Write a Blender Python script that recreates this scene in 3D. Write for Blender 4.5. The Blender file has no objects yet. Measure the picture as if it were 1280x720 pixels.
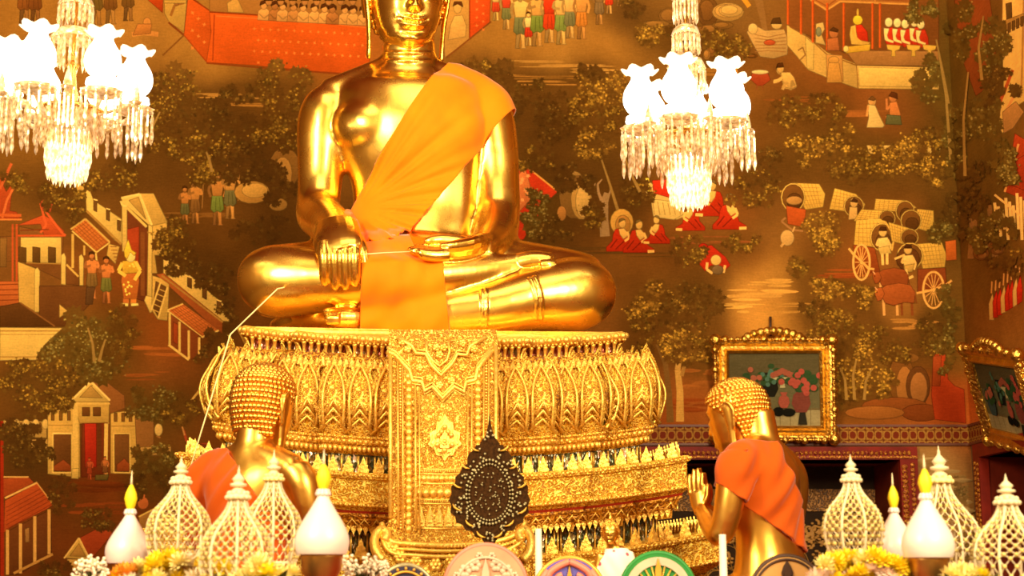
import bpy, bmesh, math, random
import numpy as np
from mathutils import Vector, Matrix, noise
PI = math.pi
C = bpy.context.scene.collection
F = 1870.0
PITCH = math.radians(10.3)
CZ = 1.8
WALL_Y = 13.0
sp, cp = math.sin(PITCH), math.cos(PITCH)

def ray(px, py):
    xc = (px - 640) / F
    yc = (360 - py) / F
    return Vector((xc, cp - yc * sp, sp + yc * cp))

def P(px, py, Y):
    d = ray(px, py)
    return Vector((0, 0, CZ)) + d * (Y / d.y)

def PX(px, py, X):
    d = ray(px, py)
    return Vector((0, 0, CZ)) + d * (X / d.x)

WALL_X = P(1212, 530, WALL_Y).x

def s2l(c):
    r = []
    for v in c[:3]:
        v = v / 255.0
        r.append(v / 12.92 if v <= 0.04045 else ((v + 0.055) / 1.055) ** 2.4)
    return tuple(r)

# ------------------------------------------------------------------ objects
def thing(name, label, cat, loc=(0, 0, 0), rotz=0.0, group=None):
    o = bpy.data.objects.new(name, None)
    C.objects.link(o)
    o.empty_display_size = 0.1
    o.location = loc
    o.rotation_euler = (0, 0, rotz)
    o['label'] = label
    o['category'] = cat
    if group:
        o['group'] = group
    return o

def tag(o, label=None, cat=None, group=None, kind=None):
    if label: o['label'] = label
    if cat: o['category'] = cat
    if group: o['group'] = group
    if kind: o['kind'] = kind
    return o

def copy_tree(o, parent=None):
    c = o.copy()
    C.objects.link(c)
    c.parent = parent
    for ch in list(o.children):
        copy_tree(ch, c)
    return c

def offset_of(o):
    v = Vector((0, 0, 0))
    while o is not None:
        v += o.location
        o = o.parent
    return v

class MB:
    """collects shapes for ONE mesh"""
    def __init__(s):
        s.v = []; s.f = []; s.sm = []; s.col = []; s.cur = None
    def add(s, verts, faces, smooth=True):
        b = len(s.v)
        s.v.extend([tuple(p) for p in verts])
        s.f.extend([tuple(i + b for i in f) for f in faces])
        s.sm.extend([smooth] * len(faces))
        if s.cur is not None:
            s.col.extend([s.cur] * len(verts))
        return b
    def box(s, c, size, rot=None, smooth=False):
        x, y, z = [k / 2 for k in size]
        vs = [Vector(p) for p in ((-x,-y,-z),(x,-y,-z),(x,y,-z),(-x,y,-z),(-x,-y,z),(x,-y,z),(x,y,z),(-x,y,z))]
        if rot is not None:
            vs = [rot @ p for p in vs]
        c = Vector(c)
        s.add([p + c for p in vs], [(0,3,2,1),(4,5,6,7),(0,1,5,4),(1,2,6,5),(2,3,7,6),(3,0,4,7)], smooth)
    def rings(s, rings, cap=True, closed=False, smooth=True):
        n = len(rings[0])
        vs = [p for r in rings for p in r]
        fs = []
        m = len(rings)
        for i in range(m if closed else m - 1):
            a = i * n; b = ((i + 1) % m) * n
            for k in range(n):
                k2 = (k + 1) % n
                fs.append((a + k, a + k2, b + k2, b + k))
        base = s.add(vs, fs, smooth)
        if cap and not closed:
            s.f.append(tuple(base + k for k in reversed(range(n)))); s.sm.append(smooth)
            s.f.append(tuple(base + (m - 1) * n + k for k in range(n))); s.sm.append(smooth)
    def tube(s, pts, rad, seg=10, cap=True, smooth=True, up=(0, 0, 1), closed=False):
        """pts: list of Vector; rad: number or list of r or (ra, rb) with ra along 'side', rb along 'up'"""
        pts = [Vector(p) for p in pts]
        n = len(pts)
        rs = []
        up = Vector(up)
        for i, p in enumerate(pts):
            if closed:
                t = pts[(i + 1) % n] - pts[i - 1]
            else:
                t = pts[min(i + 1, n - 1)] - pts[max(i - 1, 0)]
            if t.length < 1e-9: t = Vector((0, 0, 1))
            t.normalize()
            u = up - t * up.dot(t)
            if u.length < 1e-3:
                u = Vector((0, 1, 0)) - t * t.y
                if u.length < 1e-3: u = Vector((1, 0, 0))
            u.normalize()
            side = t.cross(u)
            r = rad[i] if isinstance(rad, (list, tuple)) else rad
            ra, rb = r if isinstance(r, (list, tuple)) else (r, r)
            rs.append([p + side * (ra * math.cos(a)) + u * (rb * math.sin(a)) for a in [2 * PI * k / seg for k in range(seg)]])
        s.rings(rs, cap=cap and not closed, closed=closed, smooth=smooth)
    def lathe(s, prof, c=(0, 0, 0), seg=24, smooth=True, cap=True, lobes=0, amp=0.0, scale=(1, 1)):
        cx, cy, cz = c
        rs = []
        for r, z in prof:
            r = max(r, 1e-5)
            ring = []
            for k in range(seg):
                a = 2 * PI * k / seg
                q = r * (1 + (amp * math.cos(lobes * a) if lobes else 0))
                ring.append((cx + q * math.cos(a) * scale[0], cy + q * math.sin(a) * scale[1], cz + z))
            rs.append(ring)
        s.rings(rs, cap=cap, smooth=smooth)
    def sphere(s, c, r, seg=10, rings=6):
        r = r if isinstance(r, (list, tuple)) else (r, r, r)
        rs = []
        for i in range(1, rings):
            t = PI * i / rings
            rs.append([(c[0] + r[0] * math.sin(t) * math.cos(2 * PI * k / seg), c[1] + r[1] * math.sin(t) * math.sin(2 * PI * k / seg), c[2] - r[2] * math.cos(t)) for k in range(seg)])
        n = seg; m = len(rs)
        vs = [p for q in rs for p in q] + [(c[0], c[1], c[2] - r[2]), (c[0], c[1], c[2] + r[2])]
        fs = []
        for i in range(m - 1):
            for k in range(n):
                k2 = (k + 1) % n
                fs.append((i * n + k, i * n + k2, (i + 1) * n + k2, (i + 1) * n + k))
        for k in range(n):
            k2 = (k + 1) % n
            fs.append((m * n, k2, k))
            fs.append((m * n + 1, (m - 1) * n + k, (m - 1) * n + k2))
        s.add(vs, fs, True)
    def prism(s, outline, d, smooth=False):
        """outline: list of Vector (planar, counter-clockwise from front), d: extrusion vector"""
        n = len(outline)
        d = Vector(d)
        a = [Vector(p) for p in outline]
        b = [p + d for p in a]
        fs = [tuple(range(n)), tuple(reversed(range(n, 2 * n)))]
        for k in range(n):
            k2 = (k + 1) % n
            fs.append((k, n + k, n + k2, k2))
        s.add(a + b, fs, smooth)
    def xform(s, M):
        s.v = [tuple(M @ Vector(p)) for p in s.v]
        return s
    def warp(s, fn):
        s.v = [tuple(fn(*p)) for p in s.v]
        return s
    def mesh(s, name, off=None):
        me = bpy.data.meshes.new(name)
        vs = s.v
        if off is not None and off.length > 0:
            vs = [(p[0] - off.x, p[1] - off.y, p[2] - off.z) for p in vs]
        me.from_pydata(vs, [], s.f)
        me.polygons.foreach_set('use_smooth', s.sm)
        if s.col:
            at = me.color_attributes.new('paint', 'FLOAT_COLOR', 'POINT')
            arr = np.ones((len(s.v), 4), dtype=np.float32)
            arr[:, :3] = np.array(s.col, dtype=np.float32)
            at.data.foreach_set('color', arr.ravel())
        me.update()
        return me
    def build(s, name, mat, parent=None, local=False, recalc=True):
        off = None if local or parent is None else offset_of(parent)
        me = s.mesh(name, off)
        if recalc:
            bm = bmesh.new(); bm.from_mesh(me)
            bmesh.ops.recalc_face_normals(bm, faces=bm.faces)
            bm.to_mesh(me); bm.free()
        if mat: me.materials.append(mat)
        o = bpy.data.objects.new(name, me)
        C.objects.link(o)
        o.parent = parent
        return o

def link(name, me, parent=None, loc=(0, 0, 0), rot=None, scale=None, mat=None):
    o = bpy.data.objects.new(name, me)
    C.objects.link(o)
    o.parent = parent
    o.location = loc
    if rot is not None: o.rotation_euler = rot
    if scale is not None: o.scale = scale
    return o

def lerp(a, b, t): return a + (b - a) * t
def smooth_path(pts, n):
    """Catmull-Rom through tuples of any length"""
    out = []
    m = len(pts)
    arr = [np.array(p, dtype=float) for p in pts]
    for i in range(m - 1):
        p0 = arr[max(i - 1, 0)]; p1 = arr[i]; p2 = arr[i + 1]; p3 = arr[min(i + 2, m - 1)]
        for k in range(n):
            t = k / n
            out.append(0.5 * ((2 * p1) + (-p0 + p2) * t + (2 * p0 - 5 * p1 + 4 * p2 - p3) * t * t + (-p0 + 3 * p1 - 3 * p2 + p3) * t ** 3))
    out.append(arr[-1])
    return out

# ------------------------------------------------------------------ materials
class NT:
    def __init__(s, name):
        m = bpy.data.materials.new(name)
        m.use_nodes = True
        s.m = m; s.t = m.node_tree; s.n = s.t.nodes
        s.n.clear()
        s.out = s.n.new('ShaderNodeOutputMaterial')
    def node(s, typ, **kw):
        n = s.n.new(typ)
        for k, v in kw.items():
            if k.startswith('in_'):
                n.inputs[k[3:].replace('_', ' ')].default_value = v
            else:
                setattr(n, k, v)
        return n
    def l(s, a, b): s.t.links.new(a, b)
    def coord(s, scale=1.0, kind='Object'):
        tc = s.node('ShaderNodeTexCoord')
        mp = s.node('ShaderNodeMapping')
        mp.inputs['Scale'].default_value = scale if isinstance(scale, tuple) else (scale,) * 3
        s.l(tc.outputs[kind], mp.inputs['Vector'])
        return mp.outputs['Vector']
    def noise(s, vec, scale, detail=3, rough=0.5):
        n = s.node('ShaderNodeTexNoise')
        n.inputs['Scale'].default_value = scale; n.inputs['Detail'].default_value = detail; n.inputs['Roughness'].default_value = rough
        s.l(vec, n.inputs['Vector'])
        return n.outputs['Fac']
    def ramp(s, fac, stops):
        r = s.node('ShaderNodeValToRGB')
        el = r.color_ramp.elements
        while len(el) < len(stops): el.new(0.5)
        for e, (p, c) in zip(el, stops):
            e.position = p; e.color = (*c, 1)
        s.l(fac, r.inputs['Fac'])
        return r.outputs['Color']
    def bump(s, h, strength=0.3, dist=0.01):
        b = s.node('ShaderNodeBump')
        b.inputs['Strength'].default_value = strength; b.inputs['Distance'].default_value = dist
        s.l(h, b.inputs['Height'])
        return b.outputs['Normal']
    def bsdf(s, **kw):
        b = s.node('ShaderNodeBsdfPrincipled')
        for k, v in kw.items():
            k = k.replace('_', ' ')
            if k == 'Normal' or hasattr(v, 'is_linked'):
                s.l(v, b.inputs[k])
            else:
                b.inputs[k].default_value = v
        s.l(b.outputs[0], s.out.inputs['Surface'])
        return b

def flat_mat(name, rgb, rough=0.6, metal=0.0, var=0.15, vscale=8.0, bump=0.0, bscale=40.0, **kw):
    t = NT(name)
    vec = t.coord()
    c = s2l(rgb)
    col = t.ramp(t.noise(vec, vscale, 4), [(0.3, tuple(k * (1 - var) for k in c)), (0.7, tuple(min(1, k * (1 + var)) for k in c))])
    args = dict(Base_Color=col, Roughness=rough, Metallic=metal)
    if bump:
        args['Normal'] = t.bump(t.noise(vec, bscale, 3), bump)
    for k, v in kw.items(): args[k] = v
    t.bsdf(**args)
    return t.m
# ------------------------------------------------------------------ mural painting (flat paint shapes on the walls)
rnd = random.Random(7)
def corner_x(py):
    d = ray(0, py)
    return 640 + F * WALL_X * d.y / WALL_Y
WX_Z = []
def wall_pt(px, py, h):
    """point on the back wall, or on the right wall past the corner, lifted h off the plaster"""
    if px <= corner_x(py):
        p = P(px, py, WALL_Y); p.y -= h
        return p
    p = PX(px, py, WALL_X); p.x -= h
    return p

class Paint:
    def __init__(s):
        s.mb = MB(); s.mr = MB(); s.grid = {}; s.top = 0; s.T = (0, 0, 1)
    def frame(s, ox, oy, sc): s.T = (ox, oy, sc)
    def m(s, p): return (s.T[0] + p[0] / s.T[2], s.T[1] + p[1] / s.T[2])
    def up(s): pass
    def poly(s, pts, col, up=True, raw=False, edge=None):
        q = [p if raw else s.m(p) for p in pts]
        # each dab of paint lies just over whatever was painted there before
        x0, x1 = int(min(p[0] for p in q) // 6), int(max(p[0] for p in q) // 6)
        y0, y1 = int(min(p[1] for p in q) // 6), int(max(p[1] for p in q) // 6)
        cells = [(i, j) for i in range(x0, x1 + 1) for j in range(y0, y1 + 1)]
        lev = 1 + max(s.grid.get(c, 0) for c in cells)
        for c in cells: s.grid[c] = lev
        s.top = max(s.top, lev)
        h = 0.0005 + lev * 0.000022
        mb = s.mb if sum(p[0] for p in q) / len(q) <= corner_x(q[0][1]) else s.mr
        mb.cur = s2l(col)
        a = sum(q[i][0] * q[(i + 1) % len(q)][1] - q[(i + 1) % len(q)][0] * q[i][1] for i in range(len(q)))
        if a > 0: q = q[::-1]
        b = mb.add([wall_pt(x, y, h) for x, y in q], [tuple(range(len(q)))], False)
        xs = [p[0] for p in q]; ys = [p[1] for p in q]
        w, t = max(xs) - min(xs), max(ys) - min(ys)
        if edge is None: edge = up and min(w, t) > 3.2
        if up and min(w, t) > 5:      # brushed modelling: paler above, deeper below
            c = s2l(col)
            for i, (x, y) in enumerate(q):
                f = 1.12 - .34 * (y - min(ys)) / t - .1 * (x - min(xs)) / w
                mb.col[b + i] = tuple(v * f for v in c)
        if edge:
            T = s.T; s.T = (0, 0, 1)
            dk = tuple(v * .6 for v in col)
            for i in range(len(q)):
                (ax, ay), (bx, by) = q[i], q[(i + 1) % len(q)]
                L = math.hypot(bx - ax, by - ay)
                if L < .3: continue
                nx, ny = -(by - ay) / L * .33, (bx - ax) / L * .33
                s.poly([(ax + nx, ay + ny), (bx + nx, by + ny), (bx - nx, by - ny), (ax - nx, ay - ny)], dk, False, edge=False)
            s.T = T
    def ell(s, cx, cy, rx, ry, col, up=True, n=14, rot=0.0, edge=None):
        c, d = math.cos(rot), math.sin(rot)
        s.poly([(cx + rx * math.cos(a) * c - ry * math.sin(a) * d, cy + rx * math.cos(a) * d + ry * math.sin(a) * c) for a in [2 * PI * k / n for k in range(n)]], col, up, edge=edge)
    def line(s, pts, w, col, up=True):
        if up: s.up()
        for (x0, y0), (x1, y1) in zip(pts[:-1], pts[1:]):
            dx, dy = x1 - x0, y1 - y0
            L = math.hypot(dx, dy) or 1
            nx, ny = -dy / L * w / 2, dx / L * w / 2
            s.poly([(x0 + nx, y0 + ny), (x1 + nx, y1 + ny), (x1 - nx, y1 - ny), (x0 - nx, y0 - ny)], col, False)
    def taper(s, pts, w0, w1, col):
        s.up()
        n = len(pts) - 1
        for i in range(n):
            (x0, y0), (x1, y1) = pts[i], pts[i + 1]
            a = lerp(w0, w1, i / n); b = lerp(w0, w1, (i + 1) / n)
            L = math.hypot(x1 - x0, y1 - y0) or 1
            nx, ny = -(y1 - y0) / L / 2, (x1 - x0) / L / 2
            s.poly([(x0 + nx * a, y0 + ny * a), (x1 + nx * b, y1 + ny * b), (x1 - nx * b, y1 - ny * b), (x0 - nx * a, y0 - ny * a)], col, False)
    def star(s, cx, cy, r, k, inner, col, up=False, squash=1.0):
        a0 = rnd.uniform(0, 6.28)
        pts = []
        for i in range(2 * k):
            rr = (r if i % 2 == 0 else r * inner) * rnd.uniform(0.8, 1.15)
            a = a0 + PI * i / k
            pts.append((cx + rr * math.cos(a), cy + rr * math.sin(a) * squash))
        s.poly(pts, col, False)
    # trees and bushes: clumps of dark leaves under rosettes of lit leaves (raw photo pixels)
    def tree(s, cx, cy, rx, ry, dark=(84, 52, 18), mid=(120, 82, 28), light=(168, 124, 46), n=26, lit=0.6, leaf=4.0, trunk=None):
        T = s.T; s.T = (0, 0, 1)
        def near(x, y, c, k):
            b = base_col(x, y)
            b = tuple(255 * (1.055 * v ** (1 / 2.4) - .055) for v in b)
            return tuple(lerp(c[i], b[i], k) for i in range(3))
        if trunk:
            s.taper(trunk, 5, 2, tuple(int(v * 1.25) for v in mid))
        s.up()
        cl = []
        for i in range(n):
            a = rnd.uniform(0, 2 * PI); q = math.sqrt(rnd.uniform(0, 1))
            cl.append((cx + rx * q * math.cos(a), cy + ry * q * math.sin(a)))
        r0 = max(leaf * 1.7, 0.32 * math.sqrt(rx * ry))
        for x, y in cl:
            f = rnd.uniform(0.8, 1.12)
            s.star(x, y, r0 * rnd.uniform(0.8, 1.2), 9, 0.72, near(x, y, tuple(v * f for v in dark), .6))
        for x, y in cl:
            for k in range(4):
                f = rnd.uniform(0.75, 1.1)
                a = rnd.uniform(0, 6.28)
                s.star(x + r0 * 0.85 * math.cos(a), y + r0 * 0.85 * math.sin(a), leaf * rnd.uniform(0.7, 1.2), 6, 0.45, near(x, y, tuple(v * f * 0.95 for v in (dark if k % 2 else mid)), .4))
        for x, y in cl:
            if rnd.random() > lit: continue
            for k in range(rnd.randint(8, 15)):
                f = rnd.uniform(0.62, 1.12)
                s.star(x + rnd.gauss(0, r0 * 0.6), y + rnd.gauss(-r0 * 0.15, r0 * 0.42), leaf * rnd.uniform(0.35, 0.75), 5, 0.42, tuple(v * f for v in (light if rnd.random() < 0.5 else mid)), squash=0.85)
        s.T = T
    def person(s, x, y, h, skin=(190, 125, 65), cloth=(110, 95, 50), top=None, hair=(70, 38, 14), lean=0.0, arm=0, staff=False):
        """standing figure, feet at (x, y), height h in the current frame"""
        dk = tuple(v * 0.72 for v in skin)
        def q(u, v): return (x + u * h + lean * v * h, y - v * h)
        if staff: s.line([q(0.16, 0.35), q(0.2, 1.25)], 0.018 * h, (150, 100, 50))
        for sx in (-1, 1):
            s.poly([q(sx * .03 - .035, .34), q(sx * .03 + .045, .34), q(sx * .055 + .028, .03), q(sx * .055 + .055, 0), q(sx * .055 - .035, 0), q(sx * .055 - .025, .05)], skin if sx > 0 else dk)
        s.poly([q(-.095, .56), q(.095, .56), q(.125, .3), q(.06, .24), q(0, .27), q(-.06, .24), q(-.12, .3)], cloth)
        s.line([q(-.02, .52), q(-.03, .28)], .012 * h, tuple(v * .7 for v in cloth))
        s.line([q(.04, .52), q(.06, .28)], .012 * h, tuple(v * .7 for v in cloth))
        s.poly([q(-.085, .55), q(.085, .55), q(.11, .7), q(.125, .81), q(.04, .85), q(-.04, .85), q(-.125, .81), q(-.105, .7)], top or skin)
        if arm == 0:
            arms = [[(-.12, .8), (-.16, .66), (-.12, .53)], [(.12, .8), (.165, .66), (.13, .53)]]
        elif arm == 1:
            arms = [[(-.12, .8), (-.15, .68), (-.02, .66)], [(.12, .8), (.2, .68), (.33, .74)]]
        else:
            arms = [[(-.12, .8), (-.16, .67), (-.02, .72)], [(.12, .8), (.16, .67), (.02, .72)]]
        for a in arms: s.line([q(*p) for p in a], .05 * h, dk if a[0][0] < 0 else skin)
        s.poly([q(-.028, .82), q(.028, .82), q(.028, .9), q(-.028, .9)], dk)
        hx, hy = q(0, .93)
        s.ell(hx, hy, .058 * h, .072 * h, skin)
        s.poly([q(-.064, .93), q(-.06, .99), q(0, 1.02), q(.06, .99), q(.064, .94), q(.03, .965), q(-.03, .965)], hair)
    def monk(s, x, y, h, robe=(168, 40, 18), skin=(214, 158, 84), face=1, halo=False):
        """kneeling robed figure, base at (x, y)"""
        def q(u, v): return (x + face * u * h, y - v * h)
        if halo: s.ell(*q(0, .82), .3 * h, .3 * h, (196, 140, 60))
        s.poly([q(-.42, 0), q(-.42, .12), q(-.25, .3), q(-.22, .5), q(-.16, .64), q(.05, .7), q(.2, .6), q(.24, .4), q(.3, .22), q(.5, .1), q(.52, 0)], robe)
        s.poly([q(-.05, .66), q(.1, .68), q(.19, .58), q(.2, .44), q(.08, .36), q(-.02, .5)], skin)
        s.line([q(.19, .58), q(.26, .4), q(.12, .3)], .07 * h, skin)
        s.line([q(-.3, .1), q(-.1, .36)], .03 * h, tuple(v * .6 for v in robe))
        s.line([q(-.15, .06), q(.1, .3)], .03 * h, tuple(v * .6 for v in robe))
        s.line([q(.3, .03), q(.5, .04)], .08 * h, skin)
        s.ell(*q(.05, .82), .1 * h, .135 * h, skin)
        s.poly([q(-.06, .84), q(-.03, .95), q(.07, .975), q(.14, .93), q(.06, .91)], tuple(v * .55 for v in skin))

# ---- trees and shrubs: (cx, cy, rx, ry, n, lit, tone)
T_D = ((82,50,18),(110,76,28),(160,116,42)); T_O = ((90,58,22),(140,96,36),(190,138,52)); T_K = ((72,44,16),(92,62,24),(120,84,34)); T_G = ((84,60,22),(108,84,36),(142,116,58))
TREES = [
    (205,118,34,40,26,.75,T_D),(192,150,22,34,16,.7,T_D),(262,150,50,28,24,.25,T_K),(290,118,26,12,10,.2,T_K),(352,112,36,30,26,.55,T_D),(345,160,32,26,22,.6,T_D),(262,200,40,28,26,.75,T_D),(300,205,34,22,16,.4,T_K),(228,185,24,18,12,.6,T_D),(140,225,36,14,16,.6,T_D),(165,190,22,26,14,.2,T_K),
    (215,300,24,26,20,.45,T_D),(240,330,34,14,12,.4,T_K),(330,290,40,18,14,.15,T_K),(345,230,26,30,14,.2,T_K),(95,262,16,22,14,.5,T_D),(72,240,22,22,16,.55,T_D),(20,228,22,12,10,.5,T_D),
    (110,430,44,42,34,.6,T_G),(75,448,28,26,18,.5,T_G),(150,420,20,34,16,.3,T_D),(262,350,26,22,12,.2,T_K),(285,395,12,22,10,.2,T_K),(265,440,20,26,12,.3,T_K),
    (30,470,36,20,20,.6,T_D),(58,502,30,18,20,.7,T_D),(72,468,24,18,14,.6,T_D),(190,505,34,18,18,.5,T_G),(225,510,22,18,12,.4,T_D),(25,555,26,28,22,.35,T_K),(45,570,20,14,10,.3,T_K),(190,575,26,20,18,.35,T_G),(215,600,20,20,12,.2,T_K),(78,620,16,22,12,.2,T_K),(125,650,22,12,12,.3,T_K),(70,712,20,8,8,.2,T_K),(175,610,14,12,8,.2,T_K),
    (628,120,26,40,24,.3,T_K),(594,86,20,14,14,.5,T_D),(660,118,24,20,18,.1,T_K),(684,125,18,24,14,.15,T_K),(748,112,36,28,34,.8,T_O),(720,138,32,16,18,.7,T_D),(738,88,18,10,8,0,T_K),(740,182,26,18,20,.7,T_O),(690,165,26,20,14,.35,T_K),(770,150,24,16,14,.4,T_D),(668,200,26,14,14,.4,T_D),(720,225,34,16,14,.3,T_K),
    (812,46,20,14,14,.6,T_O),(782,10,20,10,12,.2,T_K),(850,45,16,14,10,.3,T_D),(912,62,26,16,16,.6,T_D),(890,48,18,12,10,.5,T_D),(670,265,16,30,18,.6,T_G),(690,290,24,18,14,.3,T_K),(740,268,14,18,12,.5,T_D),(798,246,16,20,14,.5,T_D),(860,312,24,16,16,.3,T_D),(930,305,22,10,12,.35,T_D),(935,240,30,26,24,.45,T_D),(955,210,24,22,14,.25,T_K),(785,230,14,26,10,.2,T_K),
    (992,140,34,18,20,.35,T_D),(1032,135,24,16,14,.3,T_D),(1005,185,26,20,22,.6,T_O),(1048,175,26,18,18,.6,T_O),(1095,205,34,18,26,.6,T_O),(1140,195,26,22,24,.7,T_O),(1160,170,18,20,14,.5,T_D),(1060,210,40,14,18,.4,T_D),(1170,215,16,20,14,.6,T_O),
    (1165,100,22,26,18,.3,T_G),(1150,14,22,14,14,.5,T_G),(1200,40,16,40,18,.4,T_G),(1240,60,20,36,20,.3,T_G),(1228,140,22,40,24,.3,T_G),(1250,110,20,30,14,.2,T_K),(1195,180,14,50,20,.3,T_G),(1220,230,18,40,20,.2,T_K),(1255,210,20,30,16,.3,T_G),(1190,275,18,30,16,.2,T_K),(1240,290,30,24,16,.2,T_G),(1260,330,24,20,12,.2,T_D),(1175,290,16,14,10,.4,T_G),
    (1030,290,24,26,28,.7,T_O),(1000,335,12,14,10,.3,T_D),(1035,362,24,14,18,.6,T_O),(1075,370,16,14,12,.6,T_O),(1022,388,20,16,16,.3,T_K),(1048,412,36,22,26,.45,T_D),(1085,425,20,20,14,.4,T_D),(1070,462,36,38,36,.65,T_O),(1050,490,22,20,16,.4,T_D),(1105,478,16,20,16,.6,T_O),(1120,440,20,16,14,.5,T_D),(1165,430,18,14,12,.4,T_D),(1185,385,14,30,14,.3,T_G),(1180,440,12,26,12,.3,T_G),(1165,405,14,14,8,.3,T_D),(1100,350,20,20,0,.5,T_D),
    (818,378,34,26,32,.7,T_O),(858,385,30,30,26,.2,T_K),(885,385,18,34,18,.1,T_K),(850,432,26,22,26,.65,T_O),(812,405,24,12,12,.5,T_D),(880,440,16,14,12,.5,T_O),(800,440,14,20,10,.3,T_D),(872,425,10,10,6,.5,T_D),
    (400,150,36,30,22,.5,T_D),(460,190,40,28,20,.5,T_D),(540,170,40,30,20,.5,T_D),(600,200,30,30,16,.4,T_D),(420,290,40,26,18,.3,T_K),(520,300,44,30,20,.5,T_O),(610,290,36,26,18,.5,T_D),(360,470,40,30,20,.5,T_D),(460,440,40,30,18,.4,T_G),(560,460,44,30,20,.5,T_D),(660,440,40,30,20,.5,T_O),(740,480,40,30,20,.5,T_D),(400,580,40,30,16,.4,T_K),(520,590,40,30,16,.4,T_D)]
TR = np.array([t[:4] for t in TREES if t[4]], dtype=float)
TC = np.array([s2l(t[6][0]) for t in TREES if t[4]])
A = Paint()
# base coat: broad tones of ground, foliage haze and sky, blended between these spots of paint
SPOTS = [(-150,0,(120,72,28)),(60,20,(150,98,42)),(150,50,(158,104,46)),(250,100,(160,106,46)),(330,110,(152,100,42)),(20,150,(120,76,30)),(200,170,(100,62,22)),(300,170,(92,58,22)),(360,200,(90,56,22)),
 (100,205,(118,76,30)),(220,220,(96,58,22)),(330,260,(106,66,26)),(280,300,(100,60,22)),(210,290,(92,56,20)),(200,420,(132,66,24)),(150,360,(116,58,22)),(40,370,(110,66,28)),(60,440,(118,66,26)),(230,360,(104,62,24)),
 (200,470,(120,64,26)),(230,520,(108,58,22)),(20,480,(104,62,24)),(40,570,(80,46,18)),(100,610,(106,48,18)),(150,640,(112,50,18)),(30,700,(104,50,20)),(250,640,(110,56,22)),(-150,400,(100,58,22)),(-150,650,(100,52,20)),
 (430,60,(150,80,30)),(560,100,(120,76,30)),(640,60,(152,100,42)),(700,90,(172,118,54)),(760,70,(160,106,46)),(640,110,(146,94,40)),(720,110,(150,98,42)),(660,150,(110,70,26)),(720,170,(98,62,22)),(690,210,(90,56,20)),(760,200,(92,58,22)),
 (790,20,(110,72,32)),(830,90,(120,78,32)),(900,60,(112,72,32)),(930,100,(126,76,30)),(900,20,(120,80,38)),(980,110,(116,66,26)),(1040,120,(118,64,26)),(1100,130,(128,70,30)),(1130,150,(120,66,28)),(960,160,(110,66,26)),(1000,200,(98,60,24)),(1100,190,(84,52,18)),
 (1050,210,(86,54,20)),(960,230,(120,76,34)),(930,260,(128,70,30)),(720,280,(92,56,22)),(770,300,(104,62,24)),(850,310,(112,62,24)),(930,310,(116,68,28)),(900,335,(110,68,28)),(960,290,(126,80,36)),(980,350,(172,116,54)),(930,370,(180,122,58)),(1000,400,(160,106,48)),
 (960,400,(176,118,54)),(1050,350,(128,64,26)),(1030,330,(116,64,26)),(1100,250,(98,58,22)),(1120,400,(150,96,44)),(1170,400,(128,80,36)),(1200,330,(110,70,30)),(1160,290,(112,64,26)),(820,360,(110,66,26)),(900,450,(150,90,40)),(870,500,(140,74,32)),(850,480,(136,74,32)),
 (820,520,(130,62,26)),(1080,500,(124,70,30)),(1130,490,(132,72,32)),(1180,480,(152,64,26)),(1170,520,(132,62,26)),(1100,525,(128,66,28)),(1050,450,(110,68,28)),(1200,100,(84,54,22)),(1220,200,(90,58,22)),(1240,120,(106,70,28)),(1270,180,(110,66,28)),(1230,350,(96,64,24)),(1270,350,(120,66,28)),
 (1220,450,(110,72,28)),(1210,520,(150,74,30)),(1180,620,(132,92,58)),(1160,580,(140,104,66)),(1190,700,(116,82,48)),(1400,100,(100,60,24)),(1400,500,(110,60,24)),(500,300,(100,60,22)),(500,500,(100,60,22)),(500,700,(90,52,20)),(700,600,(90,52,20)),(640,-150,(130,84,36)),(200,-150,(130,84,36)),(1100,-150,(110,70,30)),(1230,640,(120,82,46))]
SP = np.array([(a, b) for a, b, c in SPOTS], dtype=float)
SC = np.array([s2l(c) for a, b, c in SPOTS])
def base_col(x, y):
    d = (SP[:, 0] - x) ** 2 + (SP[:, 1] - y) ** 2
    w = 1.0 / (d + 260.0) ** 1.7
    c = (SC * w[:, None]).sum(0) / w.sum()
    e = ((TR[:, 0] - x) / (TR[:, 2] * 1.25 + 12)) ** 2 + ((TR[:, 1] + 4 - y) / (TR[:, 3] * 1.25 + 12)) ** 2
    g = np.exp(-e * 1.1)
    k = min(.85, .62 * g.sum())
    c = c * (1 - k) + (TC * g[:, None]).sum(0) / (g.sum() + 1e-9) * k
    return tuple(c)
BAND_Y = 558
DOOR_X0, DOOR_X1 = 800, 1145
def sheet(cols, mb=None):
    mb = mb or A.mb; b = len(mb.v); n = len(cols[0])
    for col in cols:
        for x, y, h in col:
            if h == 'R':
                d = P(corner_x(y), y, WALL_Y); p = Vector((WALL_X - 0.0004, d.y, d.z))
            else:
                p = wall_pt(x, y, 0.0004)
            mb.v.append(tuple(p)); mb.col.append(base_col(x, y))
    for i in range(len(cols) - 1):
        for j in range(n - 1):
            mb.f.append((b + i * n + j, b + i * n + j + 1, b + (i + 1) * n + j + 1, b + (i + 1) * n + j)); mb.sm.append(False)
def ycols(xs, ys): return [[(min(x, corner_x(y) - 0.01), y, 0) for y in ys] for x in xs]
up_y = list(np.linspace(-240, 0, 8))[:-1] + list(np.linspace(0, BAND_Y, 70))
lo_y = list(np.linspace(BAND_Y, 760, 16))
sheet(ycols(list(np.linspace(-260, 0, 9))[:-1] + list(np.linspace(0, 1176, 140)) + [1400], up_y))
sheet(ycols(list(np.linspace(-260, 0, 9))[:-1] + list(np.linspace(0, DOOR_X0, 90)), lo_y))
sheet([[(lerp(1146, corner_x(y), t), y, 0) for y in lo_y] for t in (0, .25, .5, .75, 0.9999)])
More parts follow.
